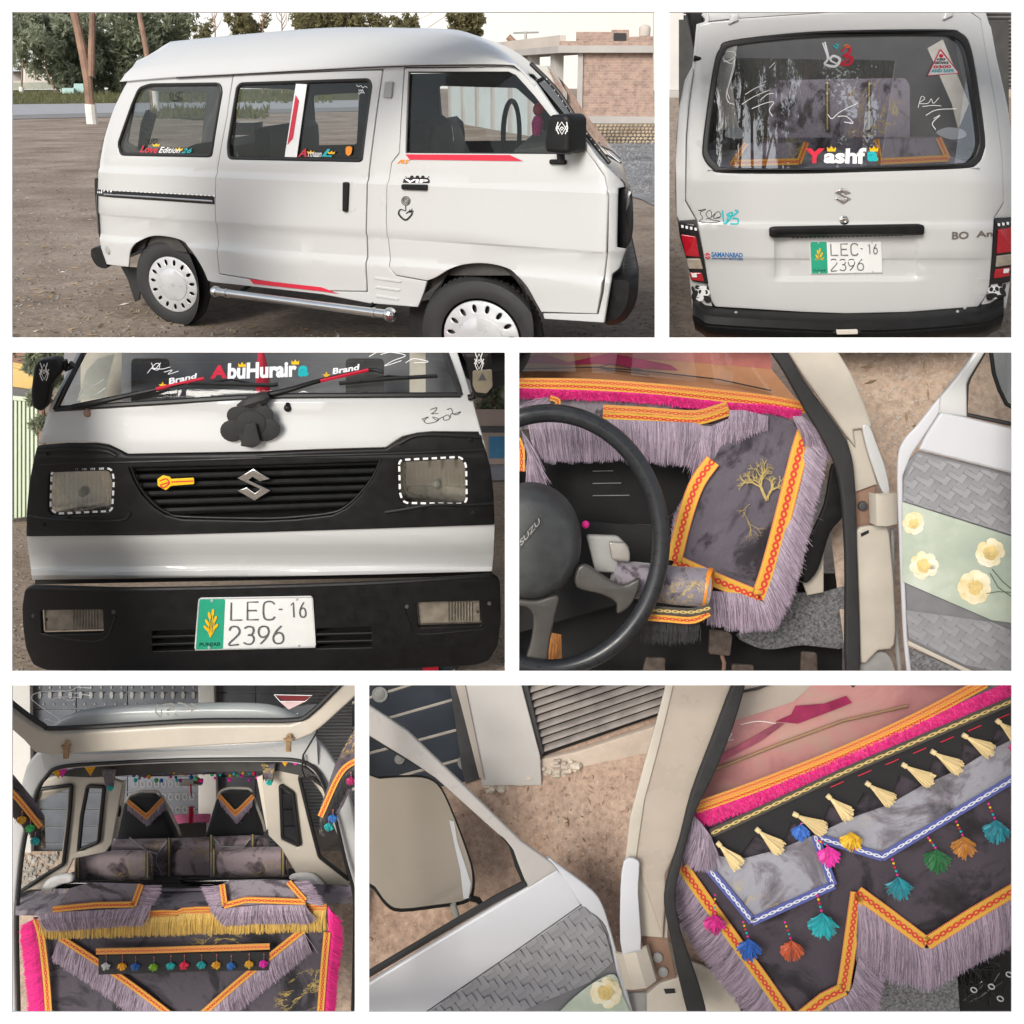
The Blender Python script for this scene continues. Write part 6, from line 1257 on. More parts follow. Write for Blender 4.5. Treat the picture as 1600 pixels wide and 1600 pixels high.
# the hanging panel on the right
panel = ZF((975, 545), (1040, 400), (1090, 330), (1240, 318)) + ZG((100, 340), (200, 405), (200, 420), (0, 1190)) + ZF((1170, 1195), (790, 1030))
hp = lambda u, v: -20 + 26 * sm((v - 650) / 120)
M['cloth_dark'] = marble('marbled_cloth_dark', 4.0, dark=(.010, .008, .011), mid=(.04, .033, .04), light=(.125, .105, .13))
cloth('side_cloth', (lambda *k: marble('marbled_cloth_dusk', 2.4, gold=False, dark=(.010, .008, .011), mid=(.032, .026, .033), light=(.105, .09, .112)))(marble('marbled_cloth_dark', 4.0, dark=(.010, .008, .011), mid=(.04, .033, .04), light=(.125, .105, .13))), dc, Q4, panel, hp, 4, .015, seed=3)
gt = MB(); rdg = random.Random(12)
def twig(p, a, l, w_, dpt):
    q = (p[0] + math.cos(a) * l, p[1] + math.sin(a) * l); m_ = ((p[0] + q[0]) / 2 + rdg.uniform(-1, 1) * l * .12, (p[1] + q[1]) / 2 + rdg.uniform(-1, 1) * l * .12)
    gt.stroke(lambda x, y, z: Q4.p(x, -y, hp(x, -y) + 7.5 + z), [p, m_, q], w_, .2, 3)
    if dpt:
        for s_ in (-1, 1, .2): twig(q if s_ != .2 else m_, a + s_ * rdg.uniform(.35, .8), l * rdg.uniform(.55, .8), w_ * .62, dpt - 1)
twig(ZF((1235, 745))[0], -2.0, 24, 4.2, 5); twig(ZF((1235, 745))[0], -1.2, 18, 3.4, 4); twig(ZF((1150, 760))[0], 2.2, 12, .8, 3); twig(ZF((1120, 800))[0], 1.1, 22, .8, 3)
pR = ZG((215, 405), (180, 520), (90, 880), (30, 1100), (-15, 1225)); pB = ZF((1200, 1222), (1000, 1140), (778, 1040)); pL = ZF((778, 1040), (830, 830), (890, 660), (968, 548))
gt.build('gold_print', plain('gold_print', (.44, .33, .11), .5, var=.25), dc, kind='stuff')
hp2 = lambda u, v: hp(u, v) + 9
for P, wd in ((pR, 27), (pB, 23), (pL, 24)): trim_along('braid', M['braid'], dc, Q4, P, wd, hp2, 4, 2.1)
hang('fringe', M['fringe'], dc, Q4, offpath(pR, -8), [(u + a, v + b) for (u, v), (a, b) in zip(offpath(pR, -8), ((26, 30), (30, 30), (30, 34), (30, 38), (18, 48)))], 2600, hp2, .75, .04, 7, 5)
hang('fringe', M['fringe'], dc, Q4, ZF((1215, 1240), (1100, 1195), (940, 1185)), ZF((1262, 1372), (1120, 1385), (950, 1345)), 1200, hp2, .8, .04, 8)
hang('fringe', M['fringe'], dc, Q4, ZF((1050, 300), (1120, 300), (1240, 330)), ZF((1060, 470), (1150, 420), (1230, 400)), 500, -12, .8, .12, 9); hang('fringe', M['fringe'], dc, Q4, ZF((900, 375), (960, 380), (1050, 340)), ZF((890, 640), (950, 560), (1010, 470)), 800, -10, .8, .06, 10)
hang('fringe', M['fringe'], dc, Q4, ZF((775, 1000), (810, 860), (850, 740)), ZF((768, 930), (780, 800), (830, 720)), 260, 0, .8, .05, 12); hang('fringe', M['fringe'], dc, Q4, ZG((150, 330), (200, 330), (260, 380)), ZG((250, 470), (270, 470), (330, 560)), 420, 0, .8, .1, 13)
# steering wheel
w4 = 120
cx, cy = ZF((170, 940))[0]; rx, ry = 545 / 3.1375, 625 / 3.1375
ring = [(cx + rx * math.cos(a), cy + ry * math.sin(a)) for a in [(-128 + 270 * k / 90) * math.pi / 180 for k in range(91)]]; ring = [p for p in ring if p[0] > 798]
sw4 = thing_part('steering_wheel', cab4, None)
MB().tube(line(Q4, ring, w4), 13.6 * Q4.px * .96, 16).build('rim', plain('wheel_black', (.02, .022, .025), .32, var=.15, vs=30), sw4)
hubm = plain('hub_grey', (.045, .048, .05), .6, var=.2, vs=25, bmp=.25, bs=120); M['hubm'] = hubm
hc4 = ZF((78, 965))[0]; mh = lambda z0: (lambda x, y, z: Q4.p(hc4[0] + x, hc4[1] - y * 1.12, w4 - 10 + z0, z))
hb_ = MB().lathe(lambda x, y, z: Q4.p(max(hc4[0] + x, 797), hc4[1] + y * 1.12, w4 + 2) + Q4.n * (z * Q4.px), [(82, -46), (80, -20), (74, -4), (66, 6), (60, 10), (30, 15), (0, 16)], 48); hb_.build('horn_pad', hubm, sw4, 50)
MB().text(wmap(Q4, None, w4 + 18), 'SUZU', ZF((20, 940), (116, 828), (124, 852), (28, 968)), .8, .02).build('lettering', M['grey'], sw4)
fr4 = ZF((16, 935), (112, 822), (130, 850), (20, 985)); MB().stroke(wmap(Q4, None, w4 + 18), fr4[:3] + [fr4[3]], 1.2, .8, 0).build('badge_frame', M['darkgrey'], sw4)
M['spoke'] = plain('spoke_brown', (.075, .07, .064), .35, .2, var=.15, vs=12)
solid('spoke', M['spoke'], sw4, Q4, cat(ZF((300, 1075), (345, 1050), (420, 1100), (520, 1150), (610, 1120), (570, 1240), (500, 1290), (490, 1235), (420, 1195), (300, 1160)), 4, True), w4 - 16, 12, 4)
solid('spoke', M['spoke'], sw4, Q4, cat(ZF((-20, 1215), (100, 1225), (210, 1200), (195, 1300), (165, 1450), (140, 1610), (20, 1610), (70, 1450), (88, 1320), (60, 1260), (-20, 1245)), 4, True), w4 - 16, 12, 4)
# column, stalk in a cloth sleeve
solid('column_shroud', M['grey'], cab4, Q4, rnd(ZF((345, 905), (500, 910), (560, 970), (500, 1090), (390, 1085)), 6), w4 - 70, 14, 4)
solid('ignition', plain('lock_metal', (.38, .36, .33), .35, .5), cab4, Q4, rnd(ZF((455, 940), (540, 945), (560, 990), (560, 1040), (470, 1030)), 5), w4 - 54, 10, 3)
MB().ball(Q4.p(*ZF((345, 862))[0], w4 - 60), .018, 10, 7).build('key_tag', M['pink'], cab4)
sv = thing('cloth_sleeve', 'grey marbled tube of cloth with an orange lined end behind the steering wheel rim', 'sleeve', Q4.p(*ZF((720, 1160))[0], w4 - 60))
MB().tube(line(Q4, ZF((480, 1110), (600, 1135), (780, 1160), (942, 1172)), 60), [24 * Q4.px, 28 * Q4.px, 29.5 * Q4.px, 30 * Q4.px], 20).build('tube', M['cloth'], sv)
e_, p_ = Q4.p(*ZF((946, 1173))[0], 60), Q4.p(*ZF((930, 1171))[0], 60); ax = (e_ - p_).normalized(); ax = (ax + Q4.n * .35).normalized(); o1 = Q4.n.cross(ax).normalized(); o2 = ax.cross(o1)
mpr = frame(e_, o1, o2, ax, Q4.px); MB().lathe(mpr, [(31, -4), (32, 0), (31, 3), (27, 4), (26, 0), (24, -14), (0, -16)], 28).build('lining', M['orange'], sv)
trim_along('braid', M['braid_gold'], sv, Q4, ZF((610, 1275), (750, 1285), (870, 1290), (955, 1268)), 12, 92); trim_along('braid', M['braid'], sv, Q4, ZF((610, 1312), (750, 1322), (870, 1330), (950, 1292)), 11, 90)
hang('fringe', M['fringe_black'], sv, Q4, ZF((620, 1320), (760, 1330), (900, 1330)), ZF((620, 1440), (760, 1455), (890, 1440)), 240, 60, .8, .05, 15)
hang('fringe', fib('rust_fringe', (.45, .18, .04)), sv, Q4, ZF((170, 1390), (225, 1400)), ZF((140, 1600), (210, 1600)), 240, 10, .8, .05, 14)
# floor, pedals, mat
solid('floor_mat', M['tweed'], cab4, Q4, cat(ZF((1080, 1400), (1200, 1340)) + ZG((120, 1210), (300, 1190), (440, 1180), (440, 1450), (200, 1450), (60, 1470)) + ZF((1180, 1460),), 3, True), -90, 4, 1, d=12)
for q, nm in ((ZF((950, 1370), (1040, 1380), (1062, 1400), (1050, 1500), (945, 1490)), 'pedal'), (ZF((640, 1505), (735, 1510), (730, 1600), (615, 1600)), 'pedal'), (ZF((1060, 1540), (1165, 1545), (1165, 1600), (1055, 1600)), 'pedal'), (ZG((190, 1480), (265, 1485), (270, 1600), (185, 1600)), 'pedal')):
    pd = solid(nm, plain('worn_pedal', (.10, .075, .06), .6, var=.5, vs=25, bmp=.5, bs=50), cab4, Q4, rnd(q, 4), -60, 8, 2)
MB().tube(line(Q4, ZF((1010, 1490), (1025, 1540), (1020, 1610)), -64), 3.4 * Q4.px, 8).build('pedal_arm', M['bark'], cab4)
# pillar, seal, sill, hinge
solid('door_seal', M['rubber'], cab4, Q4, cat(ZG((20, -20), (95, -20), (200, 150), (330, 330), (420, 480), (450, 680), (460, 1000), (472, 1580), (405, 1580), (400, 1000), (370, 640), (300, 460), (200, 290), (100, 110)), 4, True), 24, 12, 4, d=20)
solid('pillar', M['cream'], cab4, Q4, ZG((95, -20), (345, -20), (430, 120), (495, 270), (532, 372), (520, 385), (440, 395), (450, 480), (400, 420), (330, 320), (200, 140)), 10, 12, 4, d=16)
solid('pillar_inner', M['cream'], cab4, Q4, ZG((400, 395), (480, 385), (500, 470), (540, 600), (560, 660), (450, 700), (440, 560)), 6, 8, 2)
solid('pillar_trim', M['paint'], cab4, Q4, cat(ZG((490, 385), (522, 375), (560, 470), (600, 580), (622, 700), (590, 705), (545, 590), (515, 500)), 4, True), 20, 6, 2)
solid('pillar_lower', M['cream'], cab4, Q4, cat(ZG((448, 890), (540, 860), (605, 870), (625, 1000), (640, 1200), (640, 1440), (560, 1470), (480, 1530), (466, 1300), (458, 1050)), 3, True), 14, 12, 4, d=14)
solid('pillar_slot', M['ink'], cab4, Q4, ZG((486, 905), (524, 888), (526, 902), (488, 922)), 27, .6, 0); solid('hinge_recess', M['bark'], cab4, Q4, ZG((450, 690), (550, 660), (560, 860), (450, 890)), 2, 6, 1)
MB().lathe(lambda x, y, z: Q4.p(ZG((495, 770))[0][0] + x, ZG((495, 770))[0][1] + y, 9) + Q4.n * z * Q4.px, [(8, 0), (7, 4), (3, 5), (0, 5)], 16).build('hinge_bolt', M['darkgrey'], cab4)
solid('kick_panel', M['cream'], cab4, Q4, ZG((200, 1150), (270, 980), (300, 960), (300, 1190), (220, 1205)), -60, 6, 2); solid('dash_end', M['black'], cab4, Q4, cat(ZG((340, 560), (390, 640), (400, 800), (330, 900), (270, 1080), (200, 1140), (220, 950), (300, 760)), 4, True), -40, 8, 3)
hs4 = [[Q4.p(u, v, w) for u, v, w in zip((x0, x1), (y0, y1), (ww, ww))] for (x0, y0), (x1, y1), ww in ((ZG((530, 705))[0], ZG((535, 855))[0], 34), (ZG((560, 712))[0], ZG((565, 868))[0], 46), (ZG((610, 720))[0], ZG((615, 870))[0], 48), (ZG((665, 708))[0], ZG((665, 858))[0], 40))]
MB().loft([hs4[0], hs4[1], hs4[2], hs4[3], [p - Q4.n * .012 for p in hs4[3]], [p - Q4.n * .014 for p in hs4[1]], [p - Q4.n * .014 for p in hs4[0]]], 6, close=True).build('hinge_strap', M['cream'], cab4)
solid('hinge', M['grey'], cab4, Q4, cat(ZG((480, 1530), (560, 1480), (620, 1500), (640, 1600), (490, 1610)), 3, True), 0, 8, 2)
MB().tube(line(Q4, ZG((640, 880), (640, 1200), (660, 1400), (680, 1610)), 4), 3.5 * Q4.px, 8).build('door_cable', M['grey'], cab4)
# the open door
def door(label, pl, seed): return thing('van_door', label, 'door', pl.p(1480, 1060))
d4 = Plane(W3(1480, 800, 4.45), (-.25, -1, .2))
dr4 = thing_part('door', cab4, None); dr4['label'] = 'open white van door with grey woven panel and four printed cream roses'
edge = ZG((1082, -20), (1000, 70), (870, 230), (760, 370), (690, 450), (662, 560), (670, 900), (690, 1380), (712, 1610))
solid('door_edge', M['door_white'], dr4, d4, cat(edge, 4) + ZG((735, 1610), (712, 1400), (692, 900), (690, 620), (730, 520), (865, 315), (905, 250), (1115, -20)), 0, 9, 3)
solid('window_frame', M['paint'], dr4, d4, ZG((870, 232), (1000, 72), (1060, -20), (1110, -20), (1010, 145), (1000, 170), (1002, 330), (985, 330), (862, 312)), 2, 12, 4)
gl4 = ZG((1112, -20), (1240, -20), (1240, 350), (1015, 318), (1012, 150)); MB().shape(wmap(d4, None, 2), [gl4], 0).build('window_glass', M['glass'], dr4, smooth=False)
MB().tube(line(d4, ZG((1110, -20), (1018, 140), (1004, 180), (1002, 322), (1240, 372)), 8), 3.6 * d4.px, 8).build('window_seal', M['seal'], dr4)
mi4 = dr4; MB().tube(line(d4, ZG((1120, -20), (1138, 120), (1165, 200), (1200, 270), (1250, 300)), -20), 3.2 * d4.px, 8).build('mirror_rim', M['black'], mi4); solid('mirror_glass', plain('mirror_silver', (.52, .54, .55), .12, .8, var=.05), mi4, d4, ZG((1122, -20), (1240, -20), (1240, 295), (1200, 265), (1165, 195), (1140, 120)), -26, 3, 0)
solid('door_top', M['door_white'], dr4, d4, rnd(ZG((872, 308), (985, 330), (1240, 392), (1240, 612), (764, 492), (800, 420)), 4), 3, 12, 4, d=18)
pq = ZG((762, 498), (1240, 618), (1240, 1620), (1000, 1560), (718, 1425), (690, 900), (690, 640), (710, 560))
M['vinyl'] = plain('grey_vinyl', (.25, .25, .265), .34, var=.08, vs=10, spec=.4)
solid('panel', M.setdefault('vinyl_dark', plain('dark_vinyl', (.17, .17, .18), .5, var=.1)), dr4, d4, rnd(pq, 5), 2, 5, 1.5)
solid('panel_border', M['cream'], dr4, d4, ZG((718, 1428), (1000, 1562), (1120, 1612), (1060, 1612), (990, 1580), (716, 1450)), 6, 3, 1); solid('panel_carpet', M['tweed'], dr4, d4, ZG((716, 1462), (1040, 1600), (1040, 1620), (716, 1620)), 2, 4, 0)
def weave(name, mat, par, pl, poly, o, a, b_, na, nb, w, seed):
    """basket weave embossed in the vinyl: each strap end tucks under its neighbour"""
    mbx = MB(); o = Vector(o); a = Vector(a); b_ = Vector(b_); poly = [Vector(p) for p in poly]
    ar = sum(poly[i - 1].x * poly[i].y - poly[i].x * poly[i - 1].y for i in range(len(poly)))
    if ar < 0: poly = poly[::-1]
    for i in range(-na, na):
        for j in range(-nb, nb):
            s = (i + j) % 2 == 0; c = o + a * i + b_ * j; A, Bv = (a * .95, b_ * .45) if s else (a * .45, b_ * .95)
            P = [c - A - Bv, c + A - Bv, c + A + Bv, c - A + Bv]
            for k in range(len(poly)):
                e0, e1 = poly[k - 1], poly[k]; d = e1 - e0; f = lambda p: d.x * (p.y - e0.y) - d.y * (p.x - e0.x); Q = []
                for q in range(len(P)):
                    p0, p1 = P[q - 1], P[q]; f0, f1 = f(p0), f(p1)
                    if (f0 >= 0) != (f1 >= 0): Q.append(p0.lerp(p1, f0 / (f0 - f1)))
                    if f1 >= 0: Q.append(p1)
                P = Q
                if not P: break
            if len(P) < 3: continue
            det = A.x * Bv.y - A.y * Bv.x; n = len(P); top = []
            for p in P:
                r = p - c; t_ = ((A.x * r.y - A.y * r.x) / det) if not s else ((r.x * Bv.y - r.y * Bv.x) / det); top.append(pl.p(p.x, p.y, w + 2.6 * (1 + t_)))
            mbx.add([pl.p(p.x, p.y, w - .8) for p in P] + top, [tuple(range(n, 2 * n))] + [(k, (k + 1) % n, n + (k + 1) % n, n + k) for k in range(n)])
    return mbx.build(name, mat, par, smooth=False, kind='stuff')
green = ZG((690, 750), (1240, 925), (1240, 1345), (1130, 1330), (690, 1140))
up_ = [p for p in ZG((764, 515), (1236, 630), (1236, 915), (694, 745), (700, 640))]; lo_ = ZG((696, 1150), (1130, 1340), (1236, 1355), (1236, 1600), (1000, 1550), (722, 1415))
for P, s_ in ((up_, 1), (lo_, 2)): weave('weave', M['vinyl'], dr4, d4, P, (1480, 790), (16, 10), (-9.5, 13), 30, 30, 7.2, s_)
m, t, b = nt('pale_green_print'); b.inputs['Roughness'].default_value = .4; L(t, ramp(t, noise(t, 3, 4, .6, objco(t)), [(.35, (.33, .39, .33)), (.5, (.40, .46, .37)), (.65, (.52, .57, .49))]), b.inputs['Base Color']); M['print'] = m
solid('print_band', M['print'], dr4, d4, green, 12.6, .8, 0)
def rose(par, pl, x, y, r, w, seed):
    rd = random.Random(seed); f_ = MB(); mid = MB()
    cols = (M['petal'], M['petal_in'])
    for ringi, (n, rr, pr) in enumerate(((8, .70, .36), (7, .50, .33), (5, .30, .26), (3, .12, .18))):
        bb = f_ if ringi < 2 else mid
        for k in range(n):
            a = 2 * math.pi * (k + .5 * ringi) / n + rd.uniform(-.25, .25); pr = pr * rd.uniform(.85, 1.15); q = ell(x + rr * r * math.cos(a), y + rr * r * math.sin(a), pr * r, pr * r * .8, 10, a + math.pi / 2)
            bb.shape(wmap(pl, None, w + ringi * 1.1 + .35 * (k % 3)), [q], .7, .2)
    rs_ = f_.build('rose', M['petal'], par, kind='stuff'); mid.build('rose_heart', M['petal_in'], rs_, kind='stuff')
m, t, b = nt('rose_petal'); b.inputs['Roughness'].default_value = .5; L(t, ramp(t, noise(t, 9, 3, .6, objco(t)), [(.35, (.66, .54, .27)), (.52, (.76, .69, .48)), (.65, (.78, .75, .62))]), b.inputs['Base Color']); M['petal'] = m
M['petal_in'] = plain('rose_heart', (.66, .50, .20), .5, var=.25, vs=20)
for x, y, r in ((745, 858, 62), (795, 1062, 88), (1122, 1000, 84), (1045, 1170, 94)): rose(dr4, d4, *ZG((x, y))[0], r * .86 / 3.1375, 13.6, int(x))
stm = MB()
for P in ([(1100, 1200), (1160, 1190), (1240, 1195)], [(1130, 1080), (1180, 1140), (1240, 1190)], [(1120, 1100), (1160, 1170), (1240, 1225)]): stm.tube(line(d4, ZG(*P), 14), .9 * d4.px, 5)
stm.build('rose_stem', plain('stem_green', (.10, .15, .09), .6), dr4, kind='stuff')
# ================================================================ PICTURE 5: rear of a van with its tailgate raised
H5, I5 = (lambda *p: ZH(*p)), (lambda *p: ZI(*p))
Q5 = Plane(W3(287, 1325, 4.95), (0, -1, .12))
van5 = thing('van', 'open rear of a white van, tailgate raised above decorated seats and draped boot', 'van', Q5.p(287, 1590))
# yard behind
bkw = -420
yd = Plane(Q5.p(287, 1325, bkw), Q5.n)
w5 = thing('wall', 'white plastered pillars between steel gates seen round the open tailgate', 'wall', yd.p(40, 1400))
solid('pillar', M['whitewash'], w5, Q5, [(0, 1050), (52, 1050), (54, 1370), (0, 1370)], bkw + 8, 14, 2); solid('pillar', M['whitewash'], w5, Q5, I5((100, -20), (176, -20), (190, 640), (100, 640)), bkw + 8, 14, 2)
g5 = thing('gate', 'blue black steel gate of wide panels behind the van with the raised tailgate', 'gate', yd.p(150, 1400))
for k in range(13):
    for u0, u1 in ((50, 120), (121, 200), (201, 313), (314, 400), (401, 480)): solid('gate_panel', M.setdefault('gate5', plain('grey_blue_steel', (.12, .13, .15), .5, var=.3, vs=3)), g5, Q5, [(u0, 1056 + 26 * k), (u1, 1056 + 26 * k), (u1, 1080 + 26 * k), (u0, 1080 + 26 * k)], bkw - 4, 4, 1)
solid('gate_frame', plain('gate_strip', (.30, .30, .30), .6), g5, Q5, [(46, 1050), (484, 1050), (484, 1395), (46, 1395)], bkw - 8, 3, 0)
orn = MB()
for k in range(16):
    u = 62 + 16 * k; orn.shape(wmap(Q5, None, bkw + 2), [ell(u, 1086, 3, 6, 8)], .6); orn.shape(wmap(Q5, None, bkw + 2), [ell(u + 6, 1100, 1.4, 1.4, 6)], .6); orn.shape(wmap(Q5, None, bkw + 2), [ell(u, 1074, 1.6, 2.4, 6)], .6)
for k in range(9):
    for j in range(3): u, v = 212 + 11 * k, 1225 + 20 * j; q = ell(u, v, 3.6, 5, 8); orn.stroke(wmap(Q5, None, bkw + 2), q + q[:2], .9, .6, 0)
orn.build('scrollwork', M['grey'], g5, kind='stuff')
shutter('grey ribbed roller shutter at the right behind the raised tailgate', yd, I5((560, -30), (900, -30), (900, 700), (560, 700)), 46, plain('grey_slat', (.26, .265, .27), .5, .2, var=.15, vs=4), 4)
G5 = Plane.by3((20, 1600, 5.6), (560, 1600, 5.6), (287, 1340, 6.35)); gsheet('ground', M['dirt4'], [(8, 1330), (566, 1330), (566, 1600), (8, 1600)], 0, G5)
scatter('rubble', plain('pale_rubble', (.42, .38, .33), .9, var=.3, vs=4), G5, [(10, 1335), (90, 1335), (60, 1400), (10, 1420)], 160, .012, .04, 21)
# body frame
outer = cat(H5((165, 318), (120, 370), (95, 440), (50, 640), (32, 800), (20, 1100), (10, 1580)), 3); openg = cat(H5((60, 1580), (52, 1200), (58, 1010), (90, 740), (150, 520), (190, 455), (240, 412), (400, 392)) + I5((0, 372), (400, 368), (560, 374), (640, 410), (690, 490), (740, 640), (790, 850), (832, 1010), (835, 1200), (825, 1580)), 4)
outR = cat(I5((860, 1580), (862, 1100), (850, 700), (800, 480), (720, 330), (650, 255)), 3)
solid('body_frame', M['paint'], van5, Q5, outer[::-1] + H5((300, 312), (853, 300)) [0:0] + [] + [p for p in []] + cat(H5((10, 1580),), 1)[0:0] + [] + list() + openg[::-1][0:0] + [], 0, 12, 4) if False else None
ring5 = outer[::-1][::-1] + openg + outR
solid('body_frame', M['paint'], van5, Q5, ring5, 0, 12, 4, d=20, ef=lambda u, v: -((abs(u - 287) / 268) ** 4) * 14)
MB().tube(line(Q5, openg, 12), 3.0 * Q5.px, 8).build('door_seal', M['seal'], van5)
top5 = [Q5.p(u, v, w) for u, v, w in [(*p, 6) for p in cat(H5((160, 320), (400, 322), (853, 306)) + I5((300, 296), (650, 258)), 4)]]
MB().loft([[p - Q5.n * .30 + Vector((0, 0, .02)) for p in top5], [p - Q5.n * .2 + Vector((0, 0, .03)) for p in top5], top5, line(Q5, cat(H5((165, 345), (400, 345), (853, 330)) + I5((300, 325), (655, 290)), 4), 16), line(Q5, cat(H5((185, 420), (400, 385), (853, 362)) + I5((300, 362), (660, 395)), 4), 10)], 30).build('roof', M['paint'], van5)
# raised tailgate with its glass
gq = H5((-10, 70), (60, 128), (170, 205), (265, 222), (853, 188)) + I5((300, 184), (540, 182), (625, 150), (800, -20)) + H5((-10, -20),)
tg5 = H5((-10, 165), (100, 262), (150, 318), (215, 332), (853, 296)) + I5((300, 280), (560, 266), (640, 232), (700, 185), (850, 48), (850, -20), (800, -20), (625, 152), (540, 186), (300, 188)) + H5((853, 192), (265, 228), (170, 212), (60, 135), (-10, 80))
tl5 = solid('tailgate', M['cream'], van5, Q5, tg5, 90, 12, 4, d=16)
MB().tube(line(Q5, cat(gq[:5] + gq[5:9], 4), 104), 3.6 * Q5.px, 8).build('window_gasket', M['seal'], tl5)
MB().shape(wmap(Q5, None, 98), [gq], 0).build('window_glass', M['glass'], tl5, smooth=False)
rw = H5((270, 206), (330, 140), (430, 118), (600, 102), (853, 96)) + I5((200, 92), (420, 98), (530, 135), (570, 168), (300, 180)) + H5((853, 185),)
solid('roof_top', M['paint'], van5, Q5, cat(rw, 3, True), 0, 20, 6, d=14, ef=lambda u, v: 50 - (1128 - v) * .2)
cal = MB()
for P in ([(720, 108), (712, 140), (735, 165), (740, 130)], [(745, 110), (790, 105), (800, 130), (765, 135), (800, 118)], [(815, 100), (850, 108), (870, 130), (830, 135)], [(765, 152), (775, 158)], [(800, 152), (815, 160)], [(880, 105), (905, 118), (880, 140)]): cal.stroke(wmap(Q5, None, 100), H5(*P), 2.4)
cal.build('calligraphy', plain('faded_print', (.22, .22, .2), .6), tl5, kind='stuff')
scb = MB()
for P in ([(180, 190), (190, 178), (240, 195), (252, 180), (210, 150), (140, 100), (118, 75), (150, 52), (250, 45), (400, 65)], [(240, 40), (300, 42), (350, 20)], [(215, 85), (260, 75), (300, 90), (330, 82)], [(250, 70), (350, 75)], [(330, 25), (400, 30)]): scb.stroke(wmap(Q5, None, 100), H5(*P), 1.1)
scb.build('scribble', M['white'], tl5, kind='stuff')
st5 = solid('warning_sticker', plain('dark_red_vinyl', (.16, .015, .02), .5), tl5, Q5, rnd(I5((452, 64), (632, 68), (600, 95), (510, 98)), 2), 99, .6, 0); solid('sticker_tip', plain('pinkish_vinyl', (.62, .45, .45), .5), tl5, Q5, I5((480, 96), (600, 94), (522, 132)), 99, .6, 0)
MB().stroke(wmap(Q5, None, 100.5), I5((452, 62), (634, 66), (600, 94), (480, 94), (452, 62)), 1.1, .3, 0).build('sticker_rim', M['white'], tl5)
rust = plain('rusty_steel', (.34, .22, .12), .7, .3, var=.4, vs=40)
for P in (H5((288, 318)), I5((522, 285))):
    u, v = P[0]; hg5 = solid('hinge', rust, van5, Q5, [(u - 8, v - 6), (u + 8, v - 7), (u + 4, v - 1), (u + 4, v + 14), (u - 4, v + 14), (u - 4, v - 1)], 104, 5, 1); MB().lathe(wmap(Q5, None, 0) if 0 else (lambda x, y, z: Q5.p(u + x, v - 8 + y, 106 + z)), [(4.4, 0), (4, 2), (1.5, 2.4), (0, 1)], 14).build('hinge_bolt', rust, hg5)
MB().tube(line(Q5, I5((660, 178), (655, 240), (620, 300), (590, 350), (600, 400), (640, 440)), 60) , 1.3 * Q5.px, 6).build('cable', M['seal'], van5)
MB().tube(line(Q5, I5((590, 350), (585, 420), (600, 462), (640, 455)), 20), 1.6 * Q5.px, 6).build('cable', M['seal'], van5)
# interior: headlining, side walls with windows, floor
I_ = -30
for nm, q, w, mt in (('headlining', H5((200, 440), (400, 395), (853, 376)) + I5((300, 374), (560, 380), (660, 440), (600, 445), (480, 420), (0, 425)) + H5((600, 440), (400, 450)), -60, 'interior'),):
    solid(nm, M[mt], van5, Q5, q, w, 4, 0)
wL = [H5((152, 512), (312, 492), (300, 640), (272, 868), (170, 930), (48, 1012), (70, 860), (90, 740)), H5((388, 496), (466, 500), (440, 762), (345, 802), (360, 640))]
wR = [I5((572, 452), (610, 440), (690, 500), (760, 700), (812, 945), (668, 832), (620, 650)), I5((482, 492), (540, 530), (572, 780), (492, 742))]
def ring_shell(name, q, holes, w): return solid(name, M['cream'], van5, Q5, q, w, 8, 2, holes, 0)
ring_shell('side_wall', H5((145, 560), (195, 455), (300, 425), (480, 440), (560, 470), (510, 760), (480, 800), (330, 830), (280, 930), (200, 1010), (40, 1030), (88, 740)), [rnd(wL[0], 5), rnd(wL[1], 3)], -70)
ring_shell('side_wall', I5((690, 520), (640, 430), (560, 395), (440, 410), (400, 470), (430, 720), (490, 780), (560, 900), (700, 960), (825, 1010), (780, 760)), [rnd(wR[0], 5), rnd(wR[1], 3)], -70)
for q in wL + wR: MB().tube(line(Q5, rnd(q, 4) + rnd(q, 4)[:2], -58), 3.2 * Q5.px, 8).build('window_seal', M['seal'], van5); MB().shape(wmap(Q5, None, -64), [q], 0).build('window_glass', M['glass'], van5, smooth=False)
for q, mt, w in ((H5((466, 480), (520, 470), (500, 800), (462, 800)), 'seal', -90), (I5((380, 440), (420, 450), (470, 745), (440, 745), (410, 600)), 'seal', -90), (H5((520, 470), (572, 465), (556, 620), (530, 740), (498, 740)), 'paint_in', -100), (I5((372, 450), (400, 440), (430, 690), (418, 700)), 'paint_in', -86)): solid('pillar_trim', M[mt], van5, Q5, q, w, 5, 1)
MB().loft([line(Q5, H5((40, 1020), (853, 1000)) + I5((832, 1015),), -20), line(Q5, H5((330, 900), (853, 880)) + I5((560, 890),), -200)], 12).build('load_floor', M['interior'], van5)
solid('front_glass_cloth', plain('rose_band', (.55, .12, .25), .8, var=.5, vs=6), van5, Q5, H5((590, 655), (853, 630)) + I5((150, 628), (150, 668), (0, 672)) + H5((590, 690),), -330, 3, 0)
solid('cowl', M['seal'], van5, Q5, H5((800, 680), (853, 672)) + I5((130, 668), (130, 740), (0, 740)) + H5((800, 740),), -300, 3, 0)
